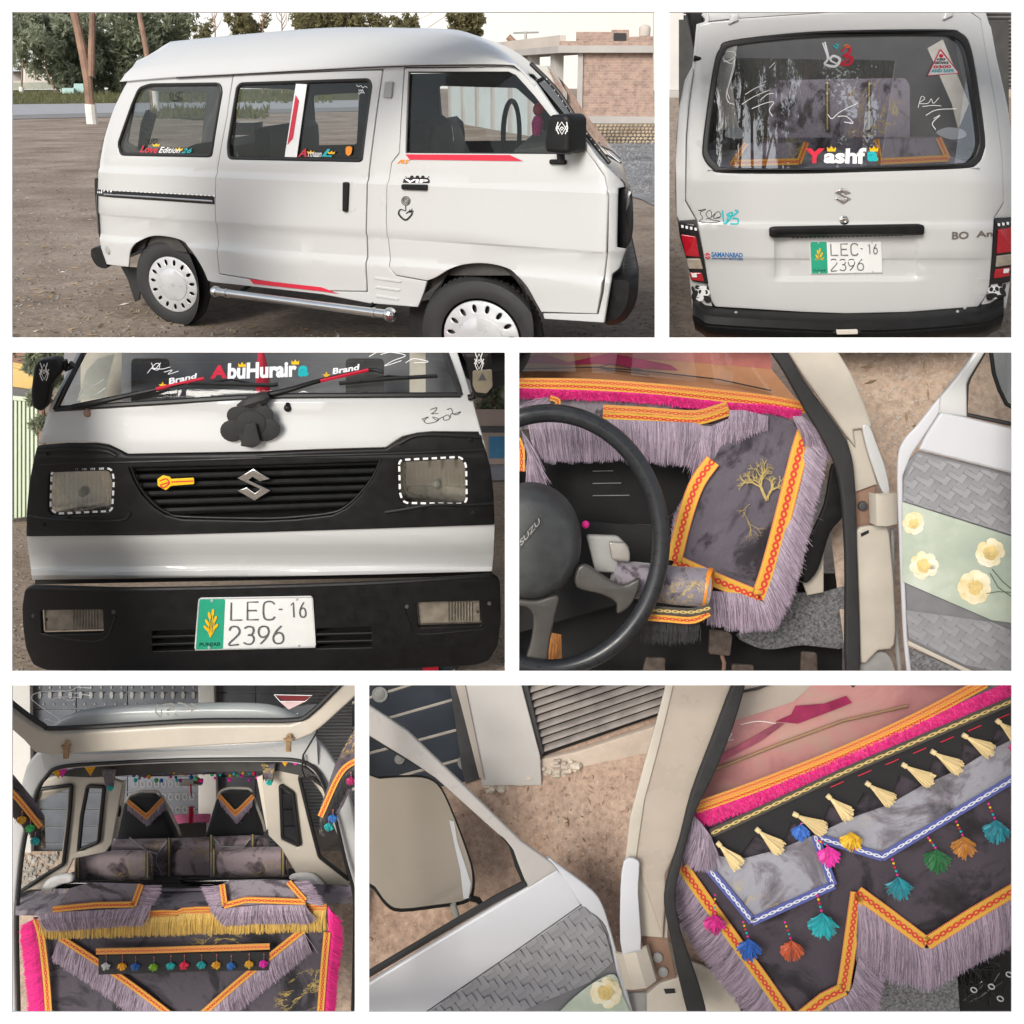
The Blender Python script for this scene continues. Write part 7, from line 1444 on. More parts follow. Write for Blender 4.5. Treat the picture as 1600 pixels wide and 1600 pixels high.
# front seats
def seat5(label, back, vee, tips, side):
    t_ = thing('car_seat', label, 'seat', Q5.p(*back[0], -200)); bp_ = rnd(back, 6)
    solid('backrest', plain('black_fabric', (.012, .012, .013), .85, var=.3, vs=30, sheen=.3) if 'bf' not in M else M['bf'], t_, Q5, bp_, -205, 26, 7, d=0)
    MB().tube(line(Q5, bp_[4:-4], -186), 2.4 * Q5.px, 8).build('piping', M['cream'], t_)
    k = thing('headrest_cloth', label.replace('seat', 'seat headrest') , 'cloth', Q5.p(*vee[1], -176)); k['label'] = side
    solid('cloth', M.setdefault('bf', plain('black_cloth', (.012, .012, .013), .85, sheen=.3)), k, Q5, [vee[0], vee[1], vee[2], (vee[2][0] - 4, back[2][1] + 2), (vee[0][0] + 6, back[2][1] + 2)], -178, 2, .5)
    trim_along('braid', M['braid_or'], k, Q5, offpath(vee, 0), 7, -173, 0)
    hang('fringe', M['fringe'], k, Q5, [(x, y + 2) for x, y in vee], tips, 900, -174, .8, .03, int(vee[0][0]), 3)
seat5('left black front seat with pale piping, next to the steering wheel side', H5((535, 742), (556, 620), (585, 540), (640, 520), (722, 522), (755, 570), (815, 690), (832, 742)), H5((578, 568), (668, 642), (748, 556)), H5((582, 612), (672, 688), (748, 612)), 'orange braided black headrest cloth with lilac fringe on the left front seat')
seat5('right black front seat with pale piping, beside the dark door pillar', I5((132, 728), (168, 610), (195, 520), (240, 505), (340, 508), (362, 570), (400, 670), (412, 722)), I5((188, 540), (268, 628), (354, 542)), I5((205, 590), (275, 676), (346, 590)), 'orange braided black headrest cloth with lilac fringe on the right front seat')
# middle bench and bolsters
be = thing('bench_seat', 'grey marbled bench back with silver chevrons and gold seams behind the front seats', 'seat', Q5.p(287, 1380, -150))
bp5 = rnd(H5((490, 930), (490, 760), (530, 742), (853, 735)) + I5((300, 724), (400, 722), (436, 745), (440, 930)), 5)
M['cloth_mauve'] = marble('marbled_cloth_mauve', 7, dark=(.03, .022, .026), mid=(.15, .115, .125), light=(.33, .265, .28))
solid('backrest', M['cloth_mauve'], be, Q5, bp5, -160, 24, 7)
for P in (H5((585, 742), (660, 800), (718, 822), (775, 745)), H5((718, 822), (712, 860), (742, 925)), I5((150, 730), (200, 785), (310, 785), (352, 728))): MB().tube(line(Q5, P, -134), 1.1 * Q5.px, 6).build('piping', M['silver'], be)
for q in (H5((775, 742), (775, 925)), I5((153, 730), (155, 925)), I5((350, 725), (350, 790))): trim_along('braid', M['braid_gold'], be, Q5, q, 6, -132, 0)
for lb, q, ends in (('grey marbled bolster cushion with gold ends, left of the two on the bench', H5((328, 935), (330, 815), (360, 798), (680, 800), (700, 830), (700, 945), (340, 945)), H5((340, 675), (0, 0))), ('grey marbled bolster cushion with gold ends, right of the two on the bench', I5((150, 930), (152, 800), (240, 785), (495, 782), (515, 810), (522, 920), (500, 930)), I5((158, 490), (0, 0)))):
    t_ = thing('bolster', lb, 'cushion', Q5.p(*q[0], -110)); us = [p[0] for p in q]; vs = [p[1] for p in q]; vm = (min(vs) + max(vs)) / 2; hh = (max(vs) - min(vs)) / 2
    MB().shape(wmap(Q5, lambda u, v: -125 + 22 * max(0, 1 - ((v - vm) / hh) ** 2) ** .5), [rnd(q, 4)], 6, 2, cuts=grid_cuts(min(us), max(us), min(vs), max(vs), 5)).build('cushion', M['cloth_mauve'], t_)
    for x in (min(us) + 5, max(us) - 9): trim_along('braid', M['braid_gold'], t_, Q5, [(x, min(vs) + 4), (x, max(vs) - 4)], 6, -96, 0)
solid('seat_edge', M['gloss_black'], van5, Q5, cat(H5((205, 1005), (270, 955), (340, 938), (853, 950)) + I5((0, 932), (300, 925), (520, 925), (660, 965), (600, 970), (300, 950), (0, 985)) + H5((853, 985), (500, 975)), 3, True), -70, 10, 4)
for q in (H5((178, 1000), (185, 950), (240, 912), (318, 905), (325, 938), (260, 955), (205, 1005)), I5((528, 925), (560, 902), (640, 905), (690, 950), (690, 968), (620, 945))): solid('plush_pad', plain('white_plush', (.70, .69, .67), .9, bmp=.8, bs=60), van5, Q5, cat(q, 3, True), -60, 12, 5)
# boot drapery
sh5 = thing('boot_cover', 'marbled cloth draped over the boot edge with gold fringe and pink plush sides', 'cloth', Q5.p(287, 1580, 30))
shp = H5((45, 1012), (230, 985), (853, 985)) + I5((0, 985), (600, 962), (820, 968), (832, 1050), (700, 1062), (0, 1075)) + H5((853, 1092), (180, 1112), (45, 1110))
cloth('shelf_cloth', M['cloth'], sh5, Q5, shp, lambda u, v: -30 + 60 * sm((v - 1388) / 40), 2)
tb = H5((130, 1120), (853, 1095)) + I5((0, 1080), (700, 1065), (700, 1200), (668, 1620)) + H5((205, 1620), (170, 1300))
cloth('tail_cloth', M.setdefault('cloth_dark2', marble('marbled_cloth_night', 3.6, dark=(.006, .006, .008), mid=(.022, .02, .026), light=(.075, .065, .08))), sh5, Q5, tb, 34, 3, .02)
trim_along('braid', M['braid'], sh5, Q5, H5((200, 1112), (500, 1104), (853, 1092)) + I5((0, 1082), (300, 1078), (702, 1066)), 7, 44); trim_along('braid', M['braid_or'], sh5, Q5, H5((200, 1126), (500, 1116), (853, 1104)) + I5((0, 1096), (300, 1092), (702, 1080)), 4, 44)
hang('fringe', M['fringe_gold'], sh5, Q5, H5((165, 1140), (500, 1128), (853, 1112)) + I5((0, 1102), (300, 1098), (700, 1086)), H5((155, 1222), (500, 1216), (853, 1204)) + I5((0, 1200), (300, 1196), (695, 1186)), 3200, 44, .85, .02, 31, 4)
for side_, br, o1, o2, sd_ in ((0, H5((142, 1128), (165, 1200), (190, 1400), (205, 1610)), H5((140, 1125), (150, 1200), (170, 1400), (190, 1620)), H5((75, 1130), (78, 1200), (100, 1400), (120, 1620)), 41), (1, I5((705, 1190), (690, 1350), (670, 1610)), I5((708, 1065), (708, 1200), (690, 1400), (685, 1620)), I5((760, 1090), (775, 1200), (750, 1380), (738, 1620)), 42)):
    trim_along('braid', M['braid'], sh5, Q5, br, 11, 46)
    hang('fringe', M['fringe_pink'], sh5, Q5, o1, [(u, v + 14) for u, v in o2], 2600, 40, 1.1, .05, sd_, 6)
vL = H5((255, 1215), (420, 1322), (600, 1445), (790, 1590)); vR = I5((590, 1180), (440, 1300), (280, 1430), (110, 1580))
for P, dx, s_ in ((vL, -1, 51), (vR, 1, 52)):
    trim_along('braid', M['braid'], sh5, Q5, P, 10, 42); q = offpath(P, 4 if dx < 0 else -4)
    hang('fringe', M['fringe'], sh5, Q5, q, [(u + dx * 8, v + 34) for u, v in q], 2200, 40, .85, .04, s_, 3)
hb5 = H5((428, 1282), (640, 1278), (853, 1272)) + I5((0, 1272), (200, 1266), (432, 1258)); trim_along('braid', M['braid_or'], sh5, Q5, hb5, 9, 50)
solid('black_band', M.setdefault('bf', plain('black_cloth', (.012, .012, .013), .85)), sh5, Q5, H5((440, 1300), (853, 1292)) + I5((0, 1292), (428, 1285), (425, 1372), (0, 1378)) + H5((853, 1380), (440, 1392)), 44, 1.5, .3)
def tassel(par, pl, x, y, r, w, c, ln, seed, string=None, name='tassel'):
    """shell shaped pompom of cut yarn on a string"""
    rd = random.Random(seed); b = MB(); top = pl.p(x, y - r * .8, w)
    for k in range(260):
        a = rd.uniform(-1.05, 1.05); L_ = r * 1.75 * (1 - .30 * abs(a) ** 1.5) * rd.uniform(.45, 1); e = rd.uniform(-.2, 1) * r * .55
        p = pl.p(x + math.sin(a) * L_, y - r * .8 + math.cos(a) * L_, w, e); s_ = Vector((rd.gauss(0, 1), rd.gauss(0, 1), rd.gauss(0, 1))).normalized() * r * .10 * pl.px; m_ = top.lerp(p, .5) + pl.n * r * .22 * pl.px
        b.add([top, m_ + s_, p + s_, p - s_, m_ - s_], [(0, 1, 4), (1, 2, 3, 4)])
    o = b.build(name, fib('yarn', c, .18), par, smooth=False, kind='stuff')
    if string:
        n = 5
        for k in range(n):
            t_ = (k + .5) / n; MB().ball(pl.p(string[0] + (x - string[0]) * t_, string[1] + (y - r * .8 - string[1]) * t_, w + 1), r * .1 * pl.px, 6, 4).build('bead', M[('pink', 'yellow', 'red', 'teal', 'pink')[k]], o)
    return o
C5 = ((.62, .62, .60), (.75, .36, .01), (.01, .12, .42), (.24, .50, .02), (.01, .45, .45), (.78, .02, .08), (.01, .45, .45), (.75, .40, .02), (.01, .14, .45), (.75, .42, .02), (.72, .01, .42))
T5 = [H5((475, 1352))[0], H5((552, 1352))[0], H5((615, 1354))[0], H5((702, 1356))[0], H5((783, 1350))[0]] + [I5((x, y))[0] for x, y in ((25, 1348), (107, 1346), (178, 1346), (248, 1350), (333, 1342), (403, 1340))]
for i, ((x, y), c) in enumerate(zip(T5, C5)): tassel(sh5, Q5, x, y, 7.2, 48, c, 0, 60 + i, (x, y - 17))
# two square flaps on the shelf
for lb, q, brs, fr_, s_ in (('marbled cloth flap with orange braid and lilac fringe, left on the boot shelf', H5((300, 985), (400, 955), (645, 962), (605, 1068), (220, 1092)), (H5((222, 1082), (420, 1062), (608, 1058)), H5((642, 962), (605, 1064))), (H5((150, 1112), (222, 1096), (608, 1076), (690, 1060)), H5((190, 1182), (300, 1182), (560, 1160), (640, 1160))), 71), ('marbled cloth flap with orange braid and lilac fringe, right on the boot shelf', I5((200, 965), (240, 945), (520, 945), (605, 1045), (210, 1068)), (I5((212, 1065), (320, 1036), (602, 1046)), I5((205, 962), (218, 1060)), I5((520, 950), (600, 1040))), (I5((160, 1060), (215, 1078), (400, 1060), (602, 1062)), I5((150, 1090), (210, 1160), (400, 1150), (640, 1150))), 72)):
    t_ = thing('cloth_flap', lb, 'cloth', Q5.p(*q[3], 50)); cloth('cloth', M['cloth'], t_, Q5, q, 46, 1.5)
    hang('fringe', M['fringe'], t_, Q5, fr_[0], fr_[1], 1900, 52, .85, .05, s_, 4)
    e1, e2_ = (H5((645, 965), (606, 1066)), H5((742, 985), (680, 1090))) if s_ == 71 else (I5((525, 950), (604, 1046)), I5((620, 955), (690, 1060)))
    hang('fringe', M['fringe'], t_, Q5, e1, e2_, 500, 50, .8, .08, s_ + 5, 3)
    if s_ == 72: hang('fringe', M['fringe'], t_, Q5, I5((202, 965), (214, 1066)), I5((110, 985), (150, 1080)), 420, 50, .8, .08, s_ + 6, 3)
    for B_ in brs: trim_along('braid', M['braid'], t_, Q5, B_, 9, 54, 0)
# curtains tied back either side
for lb, q, br, pms, s_ in (('dark marbled curtain with orange braid and pompoms at the left of the boot opening', H5((-10, 400), (40, 450), (130, 560), (182, 640), (188, 790), (168, 792), (110, 720), (-10, 600)), H5((-10, 485), (60, 560), (165, 690)), ((75, 655, (.75, .42, .02)), (115, 695, (.05, .55, .15)), (138, 757, (.01, .45, .45))), 81), ('dark marbled curtain with orange braid and pompoms at the right of the boot opening', I5((860, 190), (800, 280), (740, 400), (672, 600), (668, 720), (690, 735), (780, 590), (860, 420)), I5((860, 365), (770, 430), (672, 640)), ((712, 688, (.01, .45, .45)), (732, 648, (.02, .15, .45)), (818, 470, (.5, .02, .15))), 82)):
    f_ = H5 if s_ == 81 else I5; t_ = thing('curtain', lb, 'curtain', Q5.p(*q[3], 60)); cloth('cloth', M['cloth_dark'], t_, Q5, q, 70, 4, .05, d=8)
    trim_along('braid', M['braid'], t_, Q5, br, 9, 78); hang('fringe', M['fringe_black'], t_, Q5, [(u, v + 4) for u, v in br], [(u - (3 if s_ == 81 else -5), v + 30) for u, v in br], 600, 74, .9, .05, s_, 3)
    for i, (x, y, c) in enumerate(pms): u, v = f_((x, y))[0]; tassel(t_, Q5, u, v, 7.5, 80, c, 0, s_ * 3 + i, (u, v - 14))
# little things hung from the roof
rt5 = thing('roof_trim', 'row of bright pompoms and tassels hung across the roof lining behind the tailgate opening', 'garland', Q5.p(287, 1200, -150)); rd = random.Random(77)
rt5['label'] = 'garland of small bright pompoms hung along the roof lining inside the opening'
solid('band', M['cloth_dark'], rt5, Q5, H5((560, 400), (853, 388)) + I5((340, 386), (370, 410), (300, 432), (0, 440)) + H5((853, 440), (640, 450)), -150, 4, 1)
cs = ((.78, .02, .35), (.75, .36, .01), (.02, .12, .42), (.01, .45, .45), (.35, .03, .3), (.05, .45, .15), (.6, .02, .08))
for k in range(64):
    u = 205 + 195 * k / 63 + rd.uniform(-3, 3); v = 1198 + rd.uniform(-2, 22); MB().ball(Q5.p(u, v, -140 + rd.uniform(-40, 10)), rd.uniform(2.2, 4.0) * Q5.px, 8, 5).build('pompom', M['cy%d' % (k % 7)] if 'cy%d' % (k % 7) in M else M.setdefault('cy%d' % (k % 7), plain('yarn_%d' % (k % 7), cs[k % 7], .85, var=.3, vs=60)), rt5)
for u0, u1, c in ((280, 296, 'cy0'), (298, 312, 'cy2'), (312, 332, 'cy4')): solid('tassel_band', M[c], rt5, Q5, [(u0, 1188), (u1, 1188), (u1, 1203), (u0, 1203)], -120, 3, 1)
for q, c in ((H5((218, 425), (262, 418), (250, 458)), 'cy1'), (H5((248, 418), (292, 412), (268, 456)), 'cy0'), (H5((372, 402), (430, 396), (402, 446)), 'cy1'), (I5((488, 378), (520, 378), (505, 402)), 'cy1'), (I5((528, 372), (580, 374), (552, 398)), 'cy0')): solid('pennant', M[c], rt5, Q5, q, -40, 2, .3)
for x, y, f_ in ((495, 505, H5), (430, 478, I5)):
    u, v = f_((x, y))[0]; solid('grab_cloth', M['cloth_dark'], rt5, Q5, [(u - 12, v - 30), (u + 10, v - 30), (u + 6, v - 2), (u - 6, v - 4)], -50, 6, 2); tassel(rt5, Q5, u, v, 5.5, -38, (.01, .45, .42), 0, 90 + int(u), None)
rv = thing('rear_view_mirror', 'cream backed rear view mirror hanging under the roof between the front seats', 'mirror', Q5.p(*I5((55, 472))[0], -220))
solid('housing', M['cream'], rv, Q5, rnd(I5((5, 462), (118, 458), (114, 488), (2, 490)), 3), -225, 6, 2); solid('mirror_glass', M['darkgrey'], rv, Q5, rnd(I5((70, 462), (112, 461), (110, 486), (68, 486)), 2), -217, 1, 0); MB().tube(line(Q5, I5((55, 460), (58, 430)), -222), 1.4 * Q5.px, 6).build('stem', M['seal'], rv)
rc = thing('hanger', 'red furry charm on a red cord below the rear view mirror', 'charm', Q5.p(*I5((57, 640))[0], -215))
MB().tube(line(Q5, I5((55, 490), (58, 545)), -215), 1.6 * Q5.px, 6).build('cord', M['red'], rc); MB().tube(line(Q5, I5((58, 598), (56, 670)), -215), 4.4 * Q5.px, 8).build('plush', M['red'], rc)
for P in (H5((525, 535), (520, 570), (540, 600), (535, 640)), I5((440, 700), (470, 720), (462, 780))): MB().tube(line(Q5, cat(P, 4), -80), 2.4 * Q5.px, 6).build('belt', M['seal'], van5)
# ================================================================ PICTURE 6: passenger's side, door open over the yard
J6, K6 = (lambda *p: ZJ(*p)), (lambda *p: ZK(*p))
Q6 = Plane(W3(1080, 1325, 4.75), (0, -1, .25))
# yard: dirt, white pillar, steel gate, shutter
GR6 = Plane.by3((577, 1240, 5.28), (1100, 1240, 5.28), (800, 1600, 5.05))
M['dirt6'] = dirt('reddish_dirt', ((.40, .275, .205), (.54, .39, .30), (.64, .49, .39), (.66, .6, .53)), 1.3, .7)
gsheet('ground', M['dirt6'], [(566, 1180), (1110, 1100), (1110, 1600), (566, 1600)], 0, GR6)
scatter('pebbles', bpy.data.materials['pale_stone'], GR6, J6((20, 480), (600, 520), (1250, 400), (1240, 1300), (1200, 1100), (870, 800), (400, 900), (20, 1300)), 260, .003, .011, 12); scatter('straw', M['leaf'], GR6, J6((560, 520), (1250, 420), (1240, 1200), (870, 800)), 70, .004, .011, 13, leaf=True)
scatter('clods', plain('dirt_clod', (.42, .29, .22), .95, var=.3, vs=6), GR6, J6((20, 480), (600, 520), (1250, 400), (1240, 1300), (1200, 1100), (870, 800), (400, 900), (20, 1300)), 160, .006, .018, 14, .8)
W6 = Plane(W3(760, 1200, 5.3), (.1, -1, .1))
w6 = thing('wall', 'white plastered pillar with crumbling foot between the blue gate and the shutter', 'wall', W6.p(780, 1215))
solid('pillar', M['whitewash'], w6, W6, J6((425, -20), (738, -20), (830, 330), (838, 470), (560, 470), (500, 250)), 6, 16, 2, d=16)
solid('pillar_return', M['plaster'], w6, W6, J6((425, -20), (470, -20), (570, 465), (545, 455)), 23, 2, .5)
solid('sill', plain('cream_sill', (.60, .50, .41), .85, var=.1), w6, W6, J6((830, 355), (1000, 320), (1460, 170), (1460, 310), (1020, 425), (1000, 360), (838, 440)), 0, 12, 2)
rd = random.Random(66); rb6 = MB(); Pq = J6((560, 470), (640, 530), (800, 480), (1010, 430), (1010, 370), (840, 440))
for k in range(150):
    t_ = rd.random(); x = 560 + 450 * t_; y = 530 - 120 * t_ + rd.uniform(-60, 10); u, v = J6((x, y))[0]; rb6.ball(W6.p(u, v, rd.uniform(4, 16)), rd.uniform(.008, .034), 6, 4, (1, 1, .7))
rb6.build('crumbled_plaster', plain('crumbled_plaster', (.56, .49, .41), .95, var=.25, vs=8), w6, kind='stuff')
g6 = thing('gate', 'blue black steel gate of wide boards with pale strips behind the open door window', 'gate', W6.p(600, 1210))
solid('gate_edge', M['darkgrey'], g6, W6, J6((400, -20), (430, -20), (548, 450), (480, 475), (460, 400)), 3, 8, 1)
strips = [((-60, -60), (420, -190)), ((-60, 90), (430, -65)), ((-60, 210), (440, 68)), ((-60, 350), (465, 210)), ((-60, 500), (500, 345)), ((-60, 620), (520, 470))]
pst = plain('pale_strip', (.42, .38, .33), .6, var=.2)
for (a, b_), (c, d_) in zip(strips, strips[1:]):
    solid('gate_panel', M['blue_steel'], g6, W6, J6((a[0], a[1] + 14), (b_[0], b_[1] + 14), d_, c), 0, 5, 1); solid('gate_strip', pst, g6, W6, J6((c[0], c[1]), d_, (d_[0], d_[1] + 13), (c[0], c[1] + 13)), 1, 5, 1)
for x, y, r in ((72, 62, 38), (480, 385, 38), (165, 370, 24)):
    u, v = J6((x, y))[0]; MB().lathe(lambda a, b_, z: W6.p(u + a, v + b_, 7 + z), [(r / 3, 0), (r / 3.2, 1.5), (r / 4.6, 1), (r / 6, 2.4), (0, 2.6)], 20).build('gate_boss', M['grey'], g6)
s6 = thing('roller_shutter', 'dull ribbed roller shutter behind the door pillar, resting above a cream sill', 'shutter', W6.p(*J6((840, 340))[0]))
tl, bl, tr_, br_ = [Vector(p) for p in J6((742, -110), (850, 345), (1480, -350), (1480, 130))]
for k in range(13):
    a0, a1 = k / 13, (k + .8) / 13; rows = []
    for f, e in ((0, -2), (.25, 4), (.6, 6), (1, 0), (1.02, -3)):
        a = a0 + (a1 - a0) * f; p, q = tl.lerp(bl, a), tr_.lerp(br_, a); rows.append([W6.p(p.x, p.y, 6, e), W6.p(q.x, q.y, 6, e)])
    MB().loft(rows, 2).build('slat', M.setdefault('slat6', plain('worn_shutter', (.26, .23, .21), .55, .2, var=.35, vs=9)), s6, 60)
for ch in list(s6.children):
    trim(ch, 1063, False)
    if not ch.data.polygons: bpy.data.objects.remove(ch)
solid('backing', M['seal'], s6, W6, J6((742, -20), (1480, -20), (1480, 130), (850, 350)), 0, 2, 0); solid('guide', M['darkgrey'], s6, W6, J6((730, -20), (768, -20), (850, 330), (830, 345)), 8, 8, 1)
# cab: pillar, seal, hinge
cab6 = thing('van_cab', 'cab side of a van with cream door pillar, black seal and dark floor below the draped dash', 'van cab', Q6.p(1100, 1590)); cab6['label'] = 'cab opening of a van with brownish pillar and black seal beside the draped dash'
pil = J6((1445, -20), (1390, 200), (1320, 450), (1270, 640), (1240, 850), (1300, 870), (1310, 830), (1335, 720)) + K6((210, -20),)
M['taupe'] = plain('taupe_paint', (.42, .36, .30), .3, var=.06, vs=6, coat=.3)
def e6p(u, v): return 34 + 10 * math.sin(max(0, min(1, (u - 975 + (v - 1070) * .28) / 110)) * math.pi)
solid('pillar', M['taupe'], cab6, Q6, J6((1440, -20), (1390, 180), (1320, 430), (1265, 640), (1238, 850), (1300, 850), (1310, 900), (1415, 1210), (1430, 1000), (1428, 900)) + K6((130, 560), (190, 330), (240, 160), (300, -20)), 0, 14, 4, d=12, ef=lambda u, v: 34)
solid('pillar_flange', M['cream'], cab6, Q6, J6((1440, -20), (1475, -20), (1400, 300), (1330, 560), (1290, 840), (1238, 850), (1262, 640), (1318, 430), (1388, 180)), 47, 5, 1.5)
solid('pillar_inner', M['cream'], cab6, Q6, J6((1300, 840), (1330, 760), (1400, 850), (1440, 1080), (1440, 1210), (1310, 1200), (1300, 1000)), 30, 8, 2)
solid('door_seal', M['rubber'], cab6, Q6, cat(K6((310, -20), (360, -20), (300, 200), (210, 420), (140, 560), (95, 700), (60, 850), (40, 950), (60, 1100), (110, 1250), (160, 1400), (190, 1560), (120, 1560), (60, 1350), (20, 1150), (-10, 1000), (5, 880), (60, 700), (110, 500), (200, 260)), 3, True), 50, 12, 4, d=16)
solid('hinge_strap', M['door_white'], cab6, Q6, cat(J6((1232, 850), (1300, 845), (1305, 900), (1300, 1000), (1312, 1290), (1225, 1290), (1215, 1050)), 3, True), 60, 6, 2)
rows6 = []
for x0, y0, x1, y1, w in ((1195, 1292, 1240, 1465, 52), (1230, 1298, 1275, 1468, 66), (1290, 1288, 1340, 1460, 70), (1340, 1262, 1388, 1425, 60), (1352, 1255, 1392, 1410, 46)): rows6.append([Q6.p(*J6((x0, y0))[0], w), Q6.p(*J6((x1, y1))[0], w)])
MB().loft(rows6 + [[p - Q6.n * .012 for p in r] for r in rows6[::-1]], 6, close=True).build('hinge', M['cream'], cab6)
solid('hinge_recess', M['bark'], cab6, Q6, J6((1310, 1205), (1440, 1210), (1480, 1400), (1380, 1410), (1330, 1290)), 24, 6, 1)
for x, y in ((1395, 1312), (1420, 1380)):
    u, v = J6((x, y))[0]; MB().lathe(lambda a, b_, z: Q6.p(u + a, v + b_, 32) + Q6.n * z * Q6.px, [(8, 0), (7.4, 3), (3.5, 4), (0, 4)], 16).build('hinge_bolt', M['grey'], cab6)
solid('pillar_lower', M['cream'], cab6, Q6, J6((1340, 1470), (1400, 1420), (1560, 1370), (1600, 1600), (1340, 1600)), 20, 10, 2); solid('pillar_slot', M['ink'], cab6, Q6, J6((1424, 1464), (1475, 1462), (1480, 1482), (1432, 1486)), 31, .6, 0)
solid('sill_rail', M['grey'], cab6, Q6, J6((1250, 1475), (1340, 1470), (1340, 1600), (1285, 1600)), 10, 6, 1)
solid('kick_panel', M['cream'], cab6, Q6, cat(K6((0, 1180), (80, 1250), (200, 1300), (300, 1400), (330, 1560), (0, 1560)), 3, True), -60, 6, 2)
solid('footwell', M['gloss_black'], cab6, Q6, K6((0, 900), (1600, 900), (1600, 1600), (0, 1600)), -110, 4, 0); solid('floor_mat', M['tweed'], cab6, Q6, K6((700, 1400), (1000, 1330), (1320, 1300), (1340, 1600), (560, 1600)), -90, 5, 1, d=14)
jk = thing('wire_bundle', 'tangle of dark wires and small metal pieces on the floor below the fringe', 'wires', Q6.p(1560, 1530, -70)); rd = random.Random(8)
for k in range(14):
    P = [(1500 + rd.uniform(0, 70), 1500 + rd.uniform(0, 70)) for _ in range(4)]; MB().tube(line(Q6, cat(P, 5), -80), rd.uniform(1, 2) * Q6.px, 6).build('wire', M['gloss_black'], jk)
for x, y in ((1480, 1385), (1560, 1330), (1400, 1400), (1520, 1440)): u, v = K6((x, y))[0]; q = ell(u, v, 5, 3.4, 12, .5); MB().stroke(wmap(Q6, None, -72), q + q[:2], 2, 1, 0).build('ring', M['silver'], jk)
# windscreen: its pink, tan and magenta tones as coloured sheets behind the pane
m, t, b = nt('rosy_screen_tone'); b.inputs['Roughness'].default_value = .75; n_ = noise(t, 2.2, 5, .6, objco(t), 1.2); L(t, ramp(t, n_, [(.3, (.52, .40, .33)), (.46, (.62, .33, .32)), (.6, (.50, .24, .26)), (.72, (.48, .34, .24))]), b.inputs['Base Color']); M['rosy'] = m
solid('windscreen_view', M['rosy'], cab6, Q6, K6((230, -20), (1440, -20), (1400, 60), (150, 560), (100, 500)), -60, 3, 0)
solid('pale_screen_sheet', plain('pale_screen_tone', (.50, .46, .41), .8, var=.08, vs=3), cab6, Q6, K6((260, -20), (700, -20), (580, 90), (300, 180), (180, 300)), -57, 2, 0)
cloth('magenta_streak', plain('magenta_streak', (.33, .02, .10), .8, var=.4, vs=8), cab6, Q6, K6((500, 180), (570, 150), (590, 110), (720, 100), (820, 65), (845, 95), (760, 130), (600, 190)), -52, 1.5)
cloth('magenta_streak', plain('magenta_streak_2', (.40, .10, .17), .8, var=.4, vs=8), cab6, Q6, K6((180, 370), (330, 290), (500, 190), (540, 190), (430, 270), (260, 360), (150, 430)), -52, 1.5)
MB().tube(line(Q6, K6((200, 410), (500, 290), (800, 180), (1100, 110)), -50), 2.6 * Q6.px, 6).build('ledge', M['sandy'] if 'sandy' in M else plain('tan_trim', (.36, .24, .14), .7), cab6)
MB().tube(line(Q6, K6((300, 55), (420, 30), (520, -10)), -46), 2.4 * Q6.px, 6).build('wiper', M['seal'], cab6)
scw = MB()
for P in ([(340, 195), (420, 180), (500, 190)], [(250, 260), (300, 235), (285, 265), (310, 262)]): scw.stroke(wmap(Q6, None, -30), K6(*P), 1)
scw.build('scribble', M['white'], cab6, kind='stuff')
MB().shape(wmap(Q6, None, -32), [K6((250, -20), (1440, -20), (1400, 60), (150, 560), (90, 520))], 0).build('windscreen', glassm('clear_screen', (.95, .92, .9), .7, base=.05), cab6, smooth=False)
# dash drapery
dd = thing('dashboard_drape', 'marbled dash drape with pink plush, chain trim and zigzag orange braid by the pillar', 'cloth', Q6.p(1300, 1590))
lw = K6((80, 620), (400, 560), (1000, 300), (1600, 20), (1600, 930), (1380, 1060), (1190, 1180), (870, 960), (830, 1200), (800, 1400), (640, 1500), (570, 1520), (330, 1180), (75, 850))
M['cloth6'] = marble('marbled_cloth_plum', 3.0, gold=False, dark=(.012, .010, .013), mid=(.030, .025, .031), light=(.066, .054, .068))
cloth('lower_cloth', M['cloth6'], dd, Q6, lw, -6, 6, .018, d=12, seed=2)
d1 = K6((135, 572), (420, 470), (800, 320), (1150, 160), (1450, 0))
trim_along('braid', M['braid_or'], dd, Q6, offpath(d1, -4), 9, 6); trim_along('braid', M['braid'], dd, Q6, offpath(d1, 5), 9, 7)
pk6 = K6((140, 628), (420, 530), (800, 370), (1150, 215), (1600, 15)); ribbon('plush_base', M['pink'], dd, line(Q6, offpath(cat(pk6, 4), -11), 6), line(Q6, offpath(cat(pk6, 4), 11), 6), .004, Q6.n); plush('plush', M['fringe_pink'], dd, Q6, pk6, 22, 6500, 8, 5, 7)
ch6 = K6((205, 690), (420, 590), (800, 415), (1150, 265), (1600, 75))
bandp = offpath(cat(ch6, 4), -6); lowp = K6((225, 745), (330, 800), (400, 700), (520, 760), (570, 640), (690, 690), (740, 560), (830, 620), (900, 500), (1010, 560), (1060, 420), (1170, 470), (1215, 350), (1330, 400), (1350, 280), (1460, 320), (1500, 210), (1600, 250))
cloth('black_band', M['bf'], dd, Q6, bandp + [tuple(p) for p in reversed(lowp)], 10, 1.5, .03, d=10)
trim_along('braid', M['braid_gold'], dd, Q6, ch6, 13, 16, rep=.8)
rdsh = MB()
for k in range(9):
    x, y = 800 + 125 * k - 20, 470 - 51 * k; a_, b_ = K6((x - 30, y + 10), (x + 30, y - 16)); rdsh.tube([Q6.p(*a_, 17), Q6.p(*b_, 17)], .8 * Q6.px, 5)
rdsh.build('red_stitching', M['red'], dd, kind='stuff')
